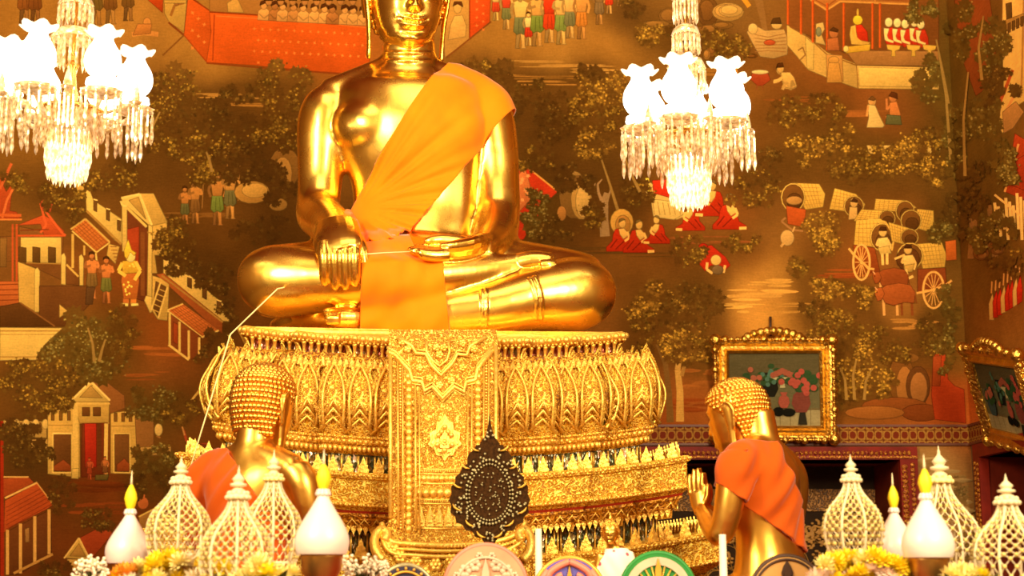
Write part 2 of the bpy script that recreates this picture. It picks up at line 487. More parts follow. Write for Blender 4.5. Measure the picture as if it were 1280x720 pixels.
sheet([[(corner_x(y), y, 'R') for y in up_y]] + [[(lerp(corner_x(y) + .05, 1560, t ** 1.4), y, 0) for y in up_y] for t in np.linspace(0.03, 1, 16)], A.mr)

BR = (88, 54, 20)
# ---- soft strokes of ground
for (x, y, rx, ry, c) in [(300,118,60,6,(168,114,52)),(320,130,40,4,(150,98,42)),(700,80,70,5,(176,122,58)),(720,98,60,4,(140,92,38)),(680,104,50,3,(168,112,50)),(750,88,50,4,(180,126,60)),(640,96,40,3,(150,98,42)),
                          (970,352,40,7,(186,130,62)),(950,368,50,8,(190,132,64)),(1000,385,50,6,(168,114,52)),(930,385,30,6,(190,136,66)),(1130,405,40,9,(166,108,50)),(1060,342,50,5,(150,70,28)),(1050,345,40,3,(134,58,24)),
                          (990,125,60,5,(124,66,26)),(1090,140,50,6,(140,78,34)),(900,90,40,5,(140,90,38)),(820,318,90,4,(90,56,22)),(880,300,70,5,(126,66,30)),(760,312,60,5,(84,54,22)),(200,440,50,8,(142,74,30)),(190,470,40,6,(128,66,26)),(240,270,50,4,(118,74,32)),(880,475,40,14,(146,82,36)),(860,505,50,10,(128,58,24)),(130,610,70,12,(100,44,16)),(120,635,60,8,(116,52,20))]:
    for k in range(7):
        f = rnd.uniform(.92, 1.06)
        A.ell(x + rnd.uniform(-.6, .6) * rx, y + rnd.uniform(-.9, .9) * ry, rx * rnd.uniform(.25, .6), ry * rnd.uniform(.12, .3), tuple(v * f for v in c), n=10, edge=False)

# ---- top left: red palace wall, court and people
A.frame(0, 0, 3)
A.poly([(555,0),(610,48),(612,-20),(540,-20)], (168,58,20))
A.poly([(617,-10),(702,-10),(690,120),(635,84),(617,50)], (176,128,60))
A.line([(640,60),(655,20),(690,10)], 10, (140,84,36)); A.ell(662,12,9,10,(150,90,44))
A.line([(632,84),(690,132)], 8, (110,50,18)); A.line([(690,132),(610,208)], 6, (110,62,24))
A.poly([(706,-20),(790,42),(792,234),(778,234),(690,132)], (186,74,24))
for k in range(7): A.star(722 + (k % 3) * 22, 48 + k * 22, 9, 4, .4, (205,110,48), up=(k == 0))
A.line([(712,-10),(796,46)], 5, (120,46,14)); A.line([(690,132),(776,234)], 4, (140,52,18)); A.line([(792,44),(792,232)], 4, (132,46,14))
A.frame(0, 0, 1)
A.poly([(262,-20),(460,-20),(460,34),(320,22),(262,15)], (150,94,44))
A.poly([(262,15),(320,19),(388,23),(462,31),(462,94),(380,88),(320,82),(258,78),(264,40)], (192,76,24))
A.line([(262,15),(388,23),(462,31)], 2, (120,46,14)); A.line([(258,79),(380,89),(462,95)], 2, (120,52,18)); A.line([(268,18),(266,76)], 1.5, (140,50,16))
A.line([(270,20),(388,27),(462,35)], 1, (214,104,44))
for k in range(46):
    x = 318 + (k % 15) * 10 + (k // 15 % 2) * 5; y = 36 + (k // 15) * 14 + (x - 318) * .05
    A.star(x, y, 2.6, 4, .35, (212,112,48), up=(k == 0))
A.poly([(205,0),(233,0),(233,4),(205,4)], (176,128,60))
for k in range(11):
    x = 330 + k * 12.5 + rnd.uniform(-2, 2); y = 20 + k * .7
    sk = rnd.choice([(176,112,58),(196,132,72),(160,96,48)])
    A.poly([(x-8,y+5),(x-7,y-6),(x-2,y-10),(x+3,y-10),(x+8,y-5),(x+8,y+6)], sk)
    A.line([(x-6,y-3),(x,y+3),(x+7,y-2)], 1.6, tuple(v*.75 for v in sk))
    A.ell(x, y-13, 4, 5, sk); A.poly([(x-5,y-13),(x-4,y-18),(x+1,y-20),(x+5,y-17),(x+5,y-12),(x+2,y-16)], (74,36,14))
for k in range(8):
    x = 336 + k * 15; A.ell(x, 2, 4, 5, (170,108,56)); A.poly([(x-5,1),(x-3,-5),(x+4,-5),(x+5,1)], (80,40,16))
A.poly([(284,4),(296,-4),(305,16),(285,15)], (186,132,66))
A.person(30,30,70,(150,96,46),(130,72,30)); A.person(44,30,70,(140,86,42),(120,66,28)); A.person(120,31,72,(160,104,50),(110,78,34)); A.person(138,30,70,(168,112,54),(120,72,30)); A.person(160,26,66,(140,90,44),(110,70,30))
A.line([(165,43),(180,41),(198,43)], 6, (186,116,56)); A.ell(184,28,5,6,(186,116,56)); A.poly([(172,30),(190,30),(188,42),(166,44)], (176,104,48))
A.poly([(552,-20),(588,-20),(588,48),(556,72)], (176,122,60))
A.poly([(560,50),(563,32),(568,20),(578,19),(583,32),(582,46)], (196,140,74)); A.ell(572,10,5,7,(196,140,74)); A.poly([(566,8),(568,2),(577,2),(579,9),(572,5)], (84,42,16))
A.poly([(587,-20),(614,-20),(612,28),(587,50)], (192,66,24)); A.line([(587,-20),(587,50)], 1.6, (120,40,14)); A.line([(558,72),(614,27)], 2, (110,56,22))
for k in range(8): A.star(596 + (k % 2) * 8, 2 + k * 5, 2.5, 4, .35, (214,104,48))
# ---- procession of people at the top
A.frame(560, 0, 3.6)
for (x, yb, h, sk, cl, tp, ar) in [(215,92,150,(214,160,84),(190,60,30),(214,160,90),1),(262,132,175,(206,150,84),(112,104,60),(190,60,34),0),(325,218,255,(206,150,82),(106,100,62),(214,164,90),0),(362,205,150,(210,156,86),(184,50,26),(220,176,110),0),(400,208,250,(196,136,70),(112,118,48),None,2),(455,192,235,(206,150,84),(190,56,24),(190,50,22),0),
    (508,200,240,(212,160,88),(120,126,60),(206,150,84),1),(548,172,215,(206,150,84),(112,102,66),None,0),(600,176,220,(196,128,64),(190,112,44),None,0),(680,110,180,(186,124,64),(124,92,60),(140,100,60),0),(724,62,150,(196,136,74),(184,52,26),(180,48,24),0),(770,30,120,(180,120,60),(120,90,50),None,0)]:
    A.person(x, yb, h, sk, cl, tp, arm=ar)
# ---- rocks at the top middle
A.frame(800, 0, 3)
for (x, y, rx, ry, c) in [(110,60,40,30,(120,78,36)),(200,40,45,50,(140,92,46)),(255,45,40,55,(104,64,28)),(330,45,60,35,(166,118,60)),(340,40,45,24,(182,134,72)),(260,110,45,18,(124,80,36)),(60,90,50,14,(126,84,38)),(310,95,40,14,(120,78,34)),(270,180,22,34,(120,74,34)),(250,205,14,20,(140,92,44)),(420,210,20,8,(100,58,22))]:
    A.ell(x, y, rx, ry, c); A.ell(x - rx * .12, y - ry * .1, rx * .7, ry * .72, tuple(min(255, v * 1.12) for v in c))
for (x, y) in [(150,20),(180,15),(225,30)]: A.line([(x,y),(x+14,y+60),(x+4,y+80)], 6, (90,54,24))
A.line([(385,-10),(410,25)], 18, (206,130,40)); A.taper([(440,-20),(452,30),(470,120)], 34, 18, (130,86,44))
A.poly([(400,120),(430,95),(470,115),(540,110),(556,150),(552,205),(500,220),(450,212),(420,160)], (176,130,76))
for k in range(6): A.line([(430,130+k*13),(480,140+k*10),(548,125+k*14)], 3, (136,88,46))
A.ell(423,108,18,20,(206,156,92)); A.ell(512,92,20,18,(198,150,84)); A.poly([(490,90),(498,70),(524,66),(530,90)], (80,48,20)); A.ell(486,160,22,10,(170,70,36))
A.ell(332,240,13,15,(200,140,76)); A.poly([(340,250),(365,258),(372,300),(400,300),(396,308),(350,300)], (190,128,66)); A.poly([(318,242),(322,222),(342,224),(346,240)], (70,40,16))
A.poly([(420,275),(480,275),(490,300),(460,322),(440,322),(415,298)], (150,58,30)); A.ell(450,270,32,8,(220,180,120)); A.line([(440,320),(436,336)], 5, (120,60,30)); A.line([(458,320),(462,336)], 5, (120,60,30))
def squat(x, y, sk=(206,150,80)):
    A.ell(x, y, 13, 17, sk); A.poly([(x-14,y-3),(x-10,y-20),(x+8,y-22),(x+13,y-6)], (80,42,16))
    A.poly([(x+2,y+14),(x+36,y+14),(x+52,y+34),(x+62,y+66),(x+44,y+74),(x+18,y+70),(x+8,y+40)], sk)
    A.line([(x+12,y+30),(x-10,y+44),(x-24,y+46)], 10, sk); A.line([(x+36,y+66),(x+20,y+50),(x+10,y+74)], 11, tuple(v*.85 for v in sk)); A.line([(x+54,y+64),(x+44,y+44),(x+40,y+76)], 9, tuple(v*.72 for v in sk))
squat(524, 262)
# ---- pavilion with seated Buddha and monks, top right
A.frame(960, 0, 3)
A.poly([(75,-20),(640,-20),(640,210),(290,200),(72,96)], (120,66,28))
A.poly([(70,94),(140,130),(220,196),(330,240),(340,332),(330,330),(218,290),(150,262),(108,212),(72,170)], (190,142,74))
A.poly([(290,190),(640,192),(640,248),(330,244)], (150,98,52)); A.poly([(332,246),(640,254),(640,336),(336,332)], (200,150,78))
A.poly([(338,252),(636,260),(636,326),(342,324)], (210,160,84))
A.line([(80,100),(150,140),(220,204),(332,246)], 4, (120,72,30)); A.poly([(140,140),(172,166),(170,262),(146,258)], (200,154,82)); A.poly([(218,204),(278,208),(282,306),(220,288)], (176,118,60))
A.line([(112,190),(130,178),(140,206),(120,226)], 5, (130,84,40)); A.line([(332,248),(338,332)], 3, (120,72,30))
A.poly([(160,-30),(530,-30),(530,14),(400,12),(262,8),(222,38),(166,4)], (168,98,46)); A.line([(160,0),(220,38),(270,6),(530,16)], 7, (196,130,62)); A.line([(160,-10),(222,24),(262,-6),(530,4)], 3, (130,60,26)); A.line([(395,-20),(404,14)], 4, (190,120,60))
for (x, y1) in [(75,92),(124,130),(168,160),(222,190),(284,190),(392,184),(420,180)]: A.line([(x,0 if x < 170 else 12),(x,y1)], 9, (190,76,26)); A.line([(x+3,0 if x < 170 else 12),(x+3,y1)], 2, (110,44,16))
A.poly([(180,90),(206,84),(212,110),(200,130),(216,170),(178,160)], (196,150,86)); A.ell(190,120,10,18,(120,112,84)); A.ell(246,124,17,20,(176,100,54)); A.poly([(222,146),(262,140),(268,190),(222,190)], (170,92,48)); A.poly([(230,116),(244,102),(264,112),(260,122)], (80,44,18))
A.ell(336,48,4,16,(196,150,60)); A.ell(336,76,18,18,(226,180,50)); A.poly([(318,96),(350,92),(372,120),(376,160),(340,170),(322,130)], (186,44,22)); A.poly([(310,100),(328,94),(330,120),(336,150),(384,160),(372,172),(312,166),(306,130)], (222,164,74)); A.line([(316,104),(322,138),(350,160)], 9, (214,150,62))
A.poly([(290,176),(384,166),(380,190),(292,200)], (206,150,50)); A.ell(292,184,10,12,(222,180,100))
for i, (x, y) in enumerate([(452,84),(484,86),(514,90),(548,84),(572,92)]):
    A.poly([(x-18,y+24),(x+16,y+18),(x+28,y+50),(x+30,y+84),(x-6,y+88),(x-16,y+60)], (182,46,24)); A.poly([(x-18,y+22),(x+2,y+24),(x-6,y+50),(x+4,y+74),(x-14,y+66)], (226,190,124)); A.line([(x-14,y+30),(x-10,y+64),(x+18,y+74)], 8, (222,180,112)); A.ell(x, y, 14, 17, (228,196,134))
for x in (470, 545, 605): A.poly([(x-26,168),(x+26,172),(x+22,186),(x+6,192),(x+8,212),(x-8,212),(x-6,190),(x-22,186)], (204,150,62))
A.ell(246,226,20,14,(186,126,60)); A.poly([(226,236),(266,236),(278,310),(220,310)], (178,120,56))
squat(46, 258)
A.ell(390,380,15,18,(200,138,76)); A.poly([(374,392),(402,396),(416,430),(436,470),(430,478),(370,478),(378,440)], (208,164,100)); A.line([(376,396),(370,436)], 8, (196,130,70)); A.poly([(376,374),(390,360),(404,372),(398,378)], (110,66,30))
A.ell(468,366,15,18,(190,112,60)); A.poly([(456,386),(482,380),(496,424),(500,464),(444,466),(440,436),(456,430)], (196,112,58)); A.line([(460,394),(446,412),(444,370)], 8, (186,108,58)); A.poly([(446,430),(496,434),(502,468),(440,466)], (92,84,50)); A.poly([(452,360),(464,344),(484,350),(486,372)], (84,42,18))
A.poly([(370,545),(650,545),(640,580),(380,576)], (196,150,80))
# ---- ox carts
A.frame(960, 200, 3)
def cover(pts, rim, hatch=(150,98,42)):
    A.poly(pts, (204,152,68))
    (x0,y0),(x1,y1),(x2,y2),(x3,y3) = pts[0], pts[1], pts[-2], pts[-1]
    for k in range(1, 7):
        t = k / 7
        A.line([(lerp(pts[0][0],pts[1][0],t),lerp(pts[0][1],pts[1][1],t)+2),(lerp(pts[-1][0],pts[-2][0],t),lerp(pts[-1][1],pts[-2][1],t)-2)], 1.6, hatch)
    for k in range(1, 6):
        t = k / 6
        A.line([(lerp(x0,x3,t),lerp(y0,y3,t)),(lerp(x1,x2,t),lerp(y1,y2,t))], 1.6, hatch)
    cx, cy, rx, ry = rim
    A.ell(cx, cy, rx, ry, (206,156,76)); A.ell(cx, cy, rx * .88, ry * .9, (110,66,28)); A.ell(cx + rx*.1, cy + ry * .25, rx * .62, ry * .55, (84,48,20))
cover([(92,86),(192,90),(214,128),(206,176),(140,186)], (94,140,46,54)); A.ell(98,152,30,16,(176,120,64)); A.poly([(68,172),(142,186),(136,252),(74,240)], (170,72,30))
A.line([(66,216),(50,230),(90,262),(150,268)], 7, (150,98,56)); A.ell(72,292,26,30,(186,136,80)); A.line([(60,310),(48,326)], 9, (176,126,70)); A.line([(92,270),(100,250)], 6, (190,140,84))
cover([(250,106),(330,128),(364,166),(352,200),(230,184)], (322,174,38,40)); A.ell(322,160,14,18,(206,150,84)); A.poly([(306,176),(334,178),(334,220),(302,224)], (206,150,84)); A.poly([(308,156),(322,142),(336,152),(334,160)], (74,40,18))
cover([(404,146),(520,152),(556,178),(520,196),(398,186)], (514,192,36,40))
cover([(350,186),(440,190),(478,214),(450,246),(322,228)], (446,220,32,32))
cover([(560,184),(620,190),(622,240),(600,268),(540,250)], (536,228,40,42))
cover([(330,226),(420,220),(462,250),(440,330),(322,318)], (428,290,46,54)); A.line([(376,222),(440,232),(474,290),(464,340)], 6, (206,150,70))
cover([(452,234),(528,256),(560,290),(520,320),(464,304)], (530,290,34,32))
cover([(556,316),(650,308),(668,354),(662,402),(580,408)], (532,360,50,50)); A.ell(524,372,44,44,(92,50,22))
A.poly([(664,306),(704,300),(706,374),(668,378)], (186,88,36))
def wheel(cx, cy, rx, ry):
    n = 26
    pts = [(cx + rx * math.cos(2*PI*k/n), cy + ry * math.sin(2*PI*k/n)) for k in range(n + 1)]
    A.line(pts, 8, (214,150,80)); A.line([(cx + (p[0]-cx)*.84, cy + (p[1]-cy)*.86) for p in pts], 2, (140,80,36))
    for k in range(14):
        a = 2 * PI * k / 14
        A.line([(cx, cy), (cx + rx * .85 * math.cos(a), cy + ry * .88 * math.sin(a))], 3.4, (200,136,70), up=(k == 0))
    A.ell(cx, cy, 7, 9, (214,150,80))
A.poly([(318,318),(400,330),(420,420),(330,430)], (132,58,24)); A.poly([(560,410),(664,404),(670,470),(560,500)], (124,56,26))
wheel(350,384,31,66); wheel(620,488,39,68)
A.line([(302,332),(320,354),(380,408),(398,410)], 8, (214,146,76)); A.line([(556,500),(600,492),(660,474),(688,452)], 8, (214,146,76))
def driver(x, y, s=1.0):
    A.ell(x, y, 15*s, 18*s, (216,160,88)); A.poly([(x-15*s,y-4),(x-8*s,y-20*s),(x+12*s,y-18*s),(x+15*s,y-4)], (70,36,16)); A.poly([(x-18*s,y+24*s),(x+18*s,y+20*s),(x+24*s,y+50*s),(x+16*s,y+72*s),(x-14*s,y+72*s)], (222,170,96))
    A.line([(x+18*s,y+28*s),(x+30*s,y+54*s),(x+22*s,y+76*s)], 8*s, (216,160,88)); A.line([(x-16*s,y+28*s),(x-24*s,y+50*s),(x-4*s,y+46*s)], 8*s, (216,160,88))
driver(430, 270, 1); A.poly([(412,330),(452,322),(462,350),(420,356)], (196,150,80)); A.line([(428,352),(430,394)], 10, (220,166,92)); A.line([(446,350),(446,392)], 10, (220,166,92))
driver(524, 336, 1); A.line([(512,356),(474,372)], 8, (216,160,88)); A.poly([(510,396),(548,390),(540,420),(512,420)], (190,140,70)); A.line([(516,410),(524,446),(544,436)], 10, (220,166,92))
def ox(x, y, c, s=1.0):
    k = tuple(v * .78 for v in c)
    for lx in (30, 82, 100, 140): A.line([(x+lx*s,y+50*s),(x+(lx+3)*s,y+118*s)], 10*s, (206,140,80) if lx in (30, 82) else k)
    A.poly([(x+10*s,y+20*s),(x+40*s,y),(x+90*s,y-8*s),(x+135*s,y),(x+152*s,y+26*s),(x+150*s,y+70*s),(x+110*s,y+66*s),(x+70*s,y+80*s),(x+36*s,y+70*s)], c)
    A.poly([(x+22*s,y+8*s),(x-4*s,y+14*s),(x-4*s,y+36*s),(x+6*s,y+62*s),(x+22*s,y+58*s),(x+34*s,y+34*s)], tuple(min(255, v*1.06) for v in c)); A.line([(x-4*s,y+8*s),(x+6*s,y+20*s)], 5*s, (206,140,90)); A.line([(x+150*s,y+20*s),(x+158*s,y+70*s)], 4*s, k); A.ell(x+4*s,y+28*s,2,3,(60,26,10))
ox(396, 412, (140,66,30), .85); ox(404, 470, (152,74,34), .96)
# ---- monks around the reclining Buddha, right of the statue
A.frame(640, 180, 2.77)
A.poly([(-60,20),(14,48),(160,164),(120,200),(40,330),(-60,360)], (196,54,28)); A.line([(10,46),(160,166)], 6, (214,140,66)); A.line([(58,50),(58,90)], 5, (190,120,60))
A.poly([(20,110),(44,80),(62,140),(66,190),(30,230),(10,220)], (206,110,62))
for k in range(9): A.star(30 + rnd.uniform(-12, 30), 110 + k * 12, 9, 5, .5, (226,150,90))
for (x, y, rx, ry, c) in [(215,180,52,80,(124,84,40)),(240,190,36,72,(176,128,66)),(246,200,26,56,(196,148,82)),(172,240,16,26,(170,110,54)),(200,110,40,18,(150,108,56)),(232,120,46,10,(120,80,38)),(230,136,44,6,(150,104,54)),(380,270,40,46,(196,140,66)),(384,280,26,34,(170,112,52))]: A.ell(x, y, rx, ry, c)
A.taper([(322,320),(318,260),(320,200),(330,170)], 34, 22, (140,104,70)); A.taper([(318,215),(300,170),(296,140),(312,122)], 12, 4, (150,110,74)); A.taper([(330,190),(342,160),(336,130)], 9, 3, (140,104,70)); A.taper([(306,180),(284,150),(290,130)], 8, 3, (150,110,74))
A.poly([(470,125),(500,150),(560,200),(600,250),(570,262),(500,210),(462,165)], (206,160,90)); A.line([(468,118),(470,160),(492,190)], 12, (226,190,70)); A.poly([(486,126),(560,122),(600,160),(590,206),(540,184),(490,170)], (192,44,24))
A.poly([(480,190),(560,200),(600,240),(560,262),(490,252)], (206,164,96))
for k in range(6): A.line([(486+k*18,196+k*3),(494+k*18,246)], 2.4, (150,100,48))
A.monk(376,372,118,halo=False,face=1); A.monk(434,376,118); A.monk(505,345,100,face=-1); A.monk(622,300,110,face=-1); A.monk(700,250,130,face=-1); A.monk(748,296,128,face=1)
A.poly([(640,395),(655,360),(690,350),(740,392),(756,420),(735,440),(716,420),(690,420),(668,440),(646,412)], (170,38,20)); A.ell(706,402,18,18,(214,160,88)); A.line([(676,410),(674,434),(694,448)], 9, (206,150,84)); A.line([(738,420),(732,446)], 9, (206,150,84)); A.ell(712,436,20,16,(110,80,52)); A.ell(662,356,16,12,(150,30,18))
# ---- left: city wall, gateway and houses
A.frame(0, 200, 2.77)
A.poly([(0,265),(66,265),(66,230),(220,262),(216,356),(222,420),(120,372),(62,350),(0,350)], (120,70,32))
WL, WM, WD = (206,160,84), (190,142,70), (156,108,50)
A.poly([(72,268),(212,268),(212,358),(72,352)], WL); A.line([(72,355),(214,360)], 4, WD)
for x in (78, 126, 180): A.poly([(x-13,300),(x+13,304),(x+13,356),(x-13,354)], (92,58,24))
A.poly([(60,226),(140,222),(152,258),(220,262),(222,246),(180,206),(150,190)], (176,70,34)); A.line([(62,262),(226,262)], 6, (186,72,34)); A.line([(140,150),(160,226),(140,252)], 8, (190,78,40)); A.line([(150,166),(172,196),(216,254),(228,262)], 8, (190,78,40)); A.poly([(140,150),(148,130),(160,160),(186,150),(176,180),(152,178)], (182,74,40)); A.line([(70,244),(170,240)], 4, (110,46,20))
A.poly([(-10,206),(72,206),(58,180),(34,176),(40,120),(62,70),(54,62),(22,110),(0,60),(-10,40)], (170,66,32)); A.line([(0,100),(22,50),(40,12)], 10, (186,84,44)); A.line([(8,200),(24,140),(60,72)], 8, (196,96,50)); A.line([(-10,190),(74,192)], 10, (186,84,40)); A.line([(-10,206),(76,206)], 6, (206,110,54))
for x in (44, 58): A.line([(x,222),(x,420)], 7, (172,70,34))
A.poly([(0,270),(24,270),(22,370),(0,370)], (128,84,40)); A.poly([(-10,420),(74,420),(76,500),(-10,506)], (172,84,40))
for k in range(4): A.line([(-4,432+k*18),(74,430+k*18)], 4, (120,54,24))
A.poly([(62,352),(124,376),(128,528),(66,492)], WM); A.poly([(120,380),(130,372),(138,384),(136,526),(120,526)], WL); A.poly([(190,444),(198,436),(206,448),(206,572),(190,574)], WL); A.poly([(136,436),(318,436),(310,500),(240,576),(136,576)], (96,54,24)); A.poly([(0,508),(68,494),(190,576),(0,580)], (84,48,20)); A.line([(70,494),(190,576)], 5, (120,72,34)); A.poly([(206,500),(236,524),(206,546)], WM)
A.poly([(0,580),(216,582),(190,606),(150,644),(130,692),(0,694)], WL); A.line([(0,592),(206,592)], 4, WD); A.line([(0,604),(196,604)], 2, WD); A.line([(0,682),(130,682)], 4, WD)
A.poly([(212,330),(222,322),(228,336),(228,432),(212,430)], WL); A.poly([(274,334),(282,326),(290,340),(288,434),(276,434)], WL); A.poly([(228,360),(250,378),(274,400),(274,434),(228,430)], (110,62,28)); A.line([(230,362),(272,404)], 7, WM)
A.poly([(250,240),(296,206),(376,284),(332,318)], (184,98,44))
for k in range(6): A.line([(250+k*8,240-k*6),(332+k*8,318-k*6)], 2, (130,60,26))
for k in range(8): A.line([(258+k*10,246+k*10),(300+k*10,214+k*10)], 2, (140,66,28), up=(k == 0))
A.line([(245,240),(296,204),(380,284)], 6, WM); A.line([(250,246),(334,320),(380,286)], 5, WL); A.line([(252,256),(252,374)], 9, WM); A.line([(292,296),(292,330)], 7, WM); A.line([(332,322),(336,360)], 6, WL)
A.poly([(296,102),(312,108),(324,140),(420,204),(424,290),(400,280),(300,176)], WL); A.line([(300,176),(420,292)], 8, WD)
for (x, y) in [(330,136),(374,168),(412,204)]: A.poly([(x-6,y),(x+6,y+4),(x+6,y+44),(x-6,y+38)], (96,60,26)); A.line([(x-6,y),(x+8,y+4)], 4, (220,176,100))
A.poly([(258,80),(290,92),(300,130),(270,110)], WM); A.poly([(376,290),(414,300),(400,360),(370,330)], WM)
for k in range(5): A.line([(382+k*4,300+k*12),(404+k*3,300+k*12)], 3, (120,66,30))
A.poly([(440,170),(512,240),(530,500),(442,470)], (104,50,24)); A.poly([(440,240),(482,230),(480,460),(440,440)], (150,54,26)); A.line([(494,250),(494,470)], 14, (116,62,28))
A.poly([(422,128),(482,116),(532,116),(580,214),(540,228),(514,224),(440,160),(440,320),(424,316)], WL); A.poly([(482,116),(532,116),(580,216),(528,230)], WM); A.line([(420,132),(484,118),(526,226)], 7, (222,178,100)); A.line([(424,150),(508,232)], 9, WL); A.line([(418,142),(424,158),(440,160)], 6, (222,178,100)); A.poly([(446,140),(480,128),(506,206)], (176,128,62))
A.poly([(514,224),(528,230),(526,474),(510,470)], WL); A.poly([(528,228),(580,216),(566,330),(536,330),(544,392),(526,392)], WM); A.line([(510,250),(528,254)], 5, WD); A.poly([(506,470),(528,474),(534,520),(520,530),(500,486)], WL)
A.poly([(566,342),(600,350),(800,522),(800,560),(760,556),(566,410)], WL); A.poly([(540,396),(566,392),(770,556),(770,600),(740,580)], (150,74,34)); A.line([(560,400),(772,562)], 6, WD)
for (x, y) in [(606,360),(656,402),(708,440),(758,484)]: A.poly([(x-7,y),(x+8,y+6),(x+8,y+44),(x-7,y+36)], (94,58,26)); A.line([(x-8,y),(x+9,y+6)], 4, (222,178,100))
A.poly([(528,400),(558,410),(586,430),(580,556),(546,552),(526,520)], WM); A.poly([(540,420),(576,440),(548,544),(530,510)], (96,58,26)); A.line([(556,424),(524,520)], 6, WL); A.line([(580,440),(548,548)], 6, WL)
for k in range(5): A.line([(550-k*5,446+k*18),(572-k*5,456+k*18)], 3, WM)
A.poly([(582,520),(634,498),(756,588),(700,612)], (186,96,44))
for k in range(6): A.line([(590+k*8,516-k*3),(700+k*10,608-k*4)], 2, (136,64,28))
for k in range(9): A.line([(592+k*12,524+k*10),(640+k*12,502+k*10)], 2, (140,66,28), up=(k == 0))
A.line([(580,520),(634,498)], 5, WL); A.line([(580,522),(700,614),(758,590)], 6, WL); A.poly([(586,530),(696,612),(694,690),(650,690),(584,640)], (126,60,28)); A.poly([(600,560),(616,570),(616,640),(600,630)], (150,60,28))
for (x, y0, y1) in [(588,530,640),(622,560,664),(654,590,690),(690,614,680)]: A.line([(x,y0),(x,y1)], 8, WL)
A.line([(584,640),(654,692)], 8, WL)
A.person(318,480,160,(196,112,58),(116,80,40),arm=2); A.person(368,496,160,(190,106,54),(106,96,44),arm=2); A.poly([(300,440),(330,440),(320,500),(296,500)], (84,52,28))
# crowned attendant in gold
A.line([(436,500),(438,400)], 20, (176,92,40)); A.line([(462,500),(464,400)], 20, (196,110,44)); A.poly([(424,380),(478,378),(482,420),(474,480),(428,480),(420,420)], (178,92,38)); A.poly([(424,350),(470,348),(480,390),(424,394)], (206,150,50)); A.line([(424,356),(410,384),(436,402)], 12, (222,170,70)); A.line([(470,352),(486,384),(466,416)], 12, (222,170,70)); A.ell(452,334,17,20,(232,190,110)); A.poly([(432,334),(430,312),(444,276),(456,312),(472,322),(464,332),(452,318),(440,344)], (222,170,56)); A.poly([(420,496),(444,496),(444,506),(418,506)], (226,186,100)); A.poly([(454,496),(478,496),(480,504),(454,506)], (226,186,100))
for k in range(12): A.ell(rnd.uniform(428,472), rnd.uniform(360,470), 4, 4, (232,190,80), n=6)
# armed men
A.person(640,222,130,(176,108,52),(92,82,46),arm=2,staff=True); A.person(676,220,150,(182,116,56),(118,76,36),arm=2,staff=True); A.person(752,226,185,(180,114,56),(110,116,52),arm=0,staff=True); A.person(796,204,180,(196,132,66),(104,92,54),arm=1,staff=True)
A.ell(860,112,46,26,(176,124,58)); A.ell(868,106,34,16,(200,146,74))
A.frame(280, 0, 1.7135)
A.ell(60,412,38,24,(176,122,58)); A.ell(66,408,28,16,(196,142,72)); A.ell(130,360,34,44,(122,80,36)); A.ell(126,372,20,36,(160,110,54)); A.ell(116,438,20,14,(150,104,50)); A.ell(760,440,1,1,BR)
# ---- left low: gatehouse, walls, small houses
A.frame(0, 440, 2.573)
A.poly([(0,232),(12,220),(150,224),(150,276),(0,270)], (176,130,66))
for k in range(5): A.ell(22+k*31, 232, 11, 16, (200,154,84)); A.line([(36+k*31,226),(40+k*31,240),(34+k*31,256)], 6, (100,60,26))
A.poly([(84,282),(154,280),(154,344),(120,340),(84,310)], (170,122,62))
A.poly([(154,192),(236,178),(256,200),(258,404),(154,392)], WM); A.poly([(172,264),(228,264),(228,386),(172,384)], (100,58,26)); A.line([(170,262),(232,262)], 5, (222,176,100)); A.line([(170,262),(170,388),(232,388),(232,262)], 5, WL); A.line([(154,236),(236,236)], 3, WD); A.poly([(174,366),(204,346),(228,366),(228,384),(174,382)], (140,64,30))
for x in (170, 196, 222): A.poly([(x-5,190),(x+5,190),(x+5,220),(x-5,220)], (112,70,30))
A.poly([(356,196),(440,186),(496,184),(494,300),(440,330),(432,392),(356,390)], WM); A.poly([(434,196),(496,184),(494,296),(440,332)], (140,88,44)); A.poly([(368,266),(416,264),(416,386),(370,384)], (108,64,30)); A.line([(366,264),(366,388),(418,388),(418,262),(366,262)], 4, WL); A.line([(356,238),(434,238)], 3, WD); A.poly([(376,362),(400,342),(416,360),(416,384),(376,384)], (140,64,30))
for x in (372, 396, 420): A.poly([(x-5,196),(x+5,196),(x+5,224),(x-5,224)], (112,70,30))
for x in (456, 478): A.poly([(x-4,186),(x+4,186),(x+4,206),(x-4,208)], (104,62,28))
A.poly([(292,92),(326,84),(400,140),(402,180),(352,200),(350,150)], (140,82,40)); A.poly([(232,152),(292,94),(352,152),(350,160),(236,160)], WL); A.poly([(256,146),(292,108),(330,148)], (176,128,64)); A.line([(230,156),(292,94),(354,156)], 6, (226,182,106)); A.poly([(236,160),(352,160),(350,230),(256,228)], WM); A.line([(234,166),(354,166)], 5, WL); A.line([(256,228),(352,228)], 4, WD)
for x in (277, 312): A.poly([(x-12,178),(x+12,178),(x+12,206),(x-12,206)], (104,60,26))
A.poly([(264,230),(346,228),(344,400),(262,402)], (108,44,20)); A.poly([(272,230),(310,230),(310,370),(274,370)], (164,40,24)); A.line([(320,230),(320,380)], 14, (90,44,20)); A.line([(242,162),(244,402)], 17, WL); A.line([(342,230),(340,400)], 12, WL); A.poly([(232,376),(254,374),(252,408),(230,406)], WL)
A.person(288,410,70,(170,70,40),(150,56,30)); A.person(338,406,70,(176,96,50),(120,70,36)); A.poly([(308,396),(350,394),(346,412),(306,412)], (96,74,34))
A.poly([(444,306),(550,304),(550,330),(446,334)], (170,122,62)); A.ell(510,250,13,20,(206,160,92)); A.line([(504,270),(516,276)], 5, (140,90,44))
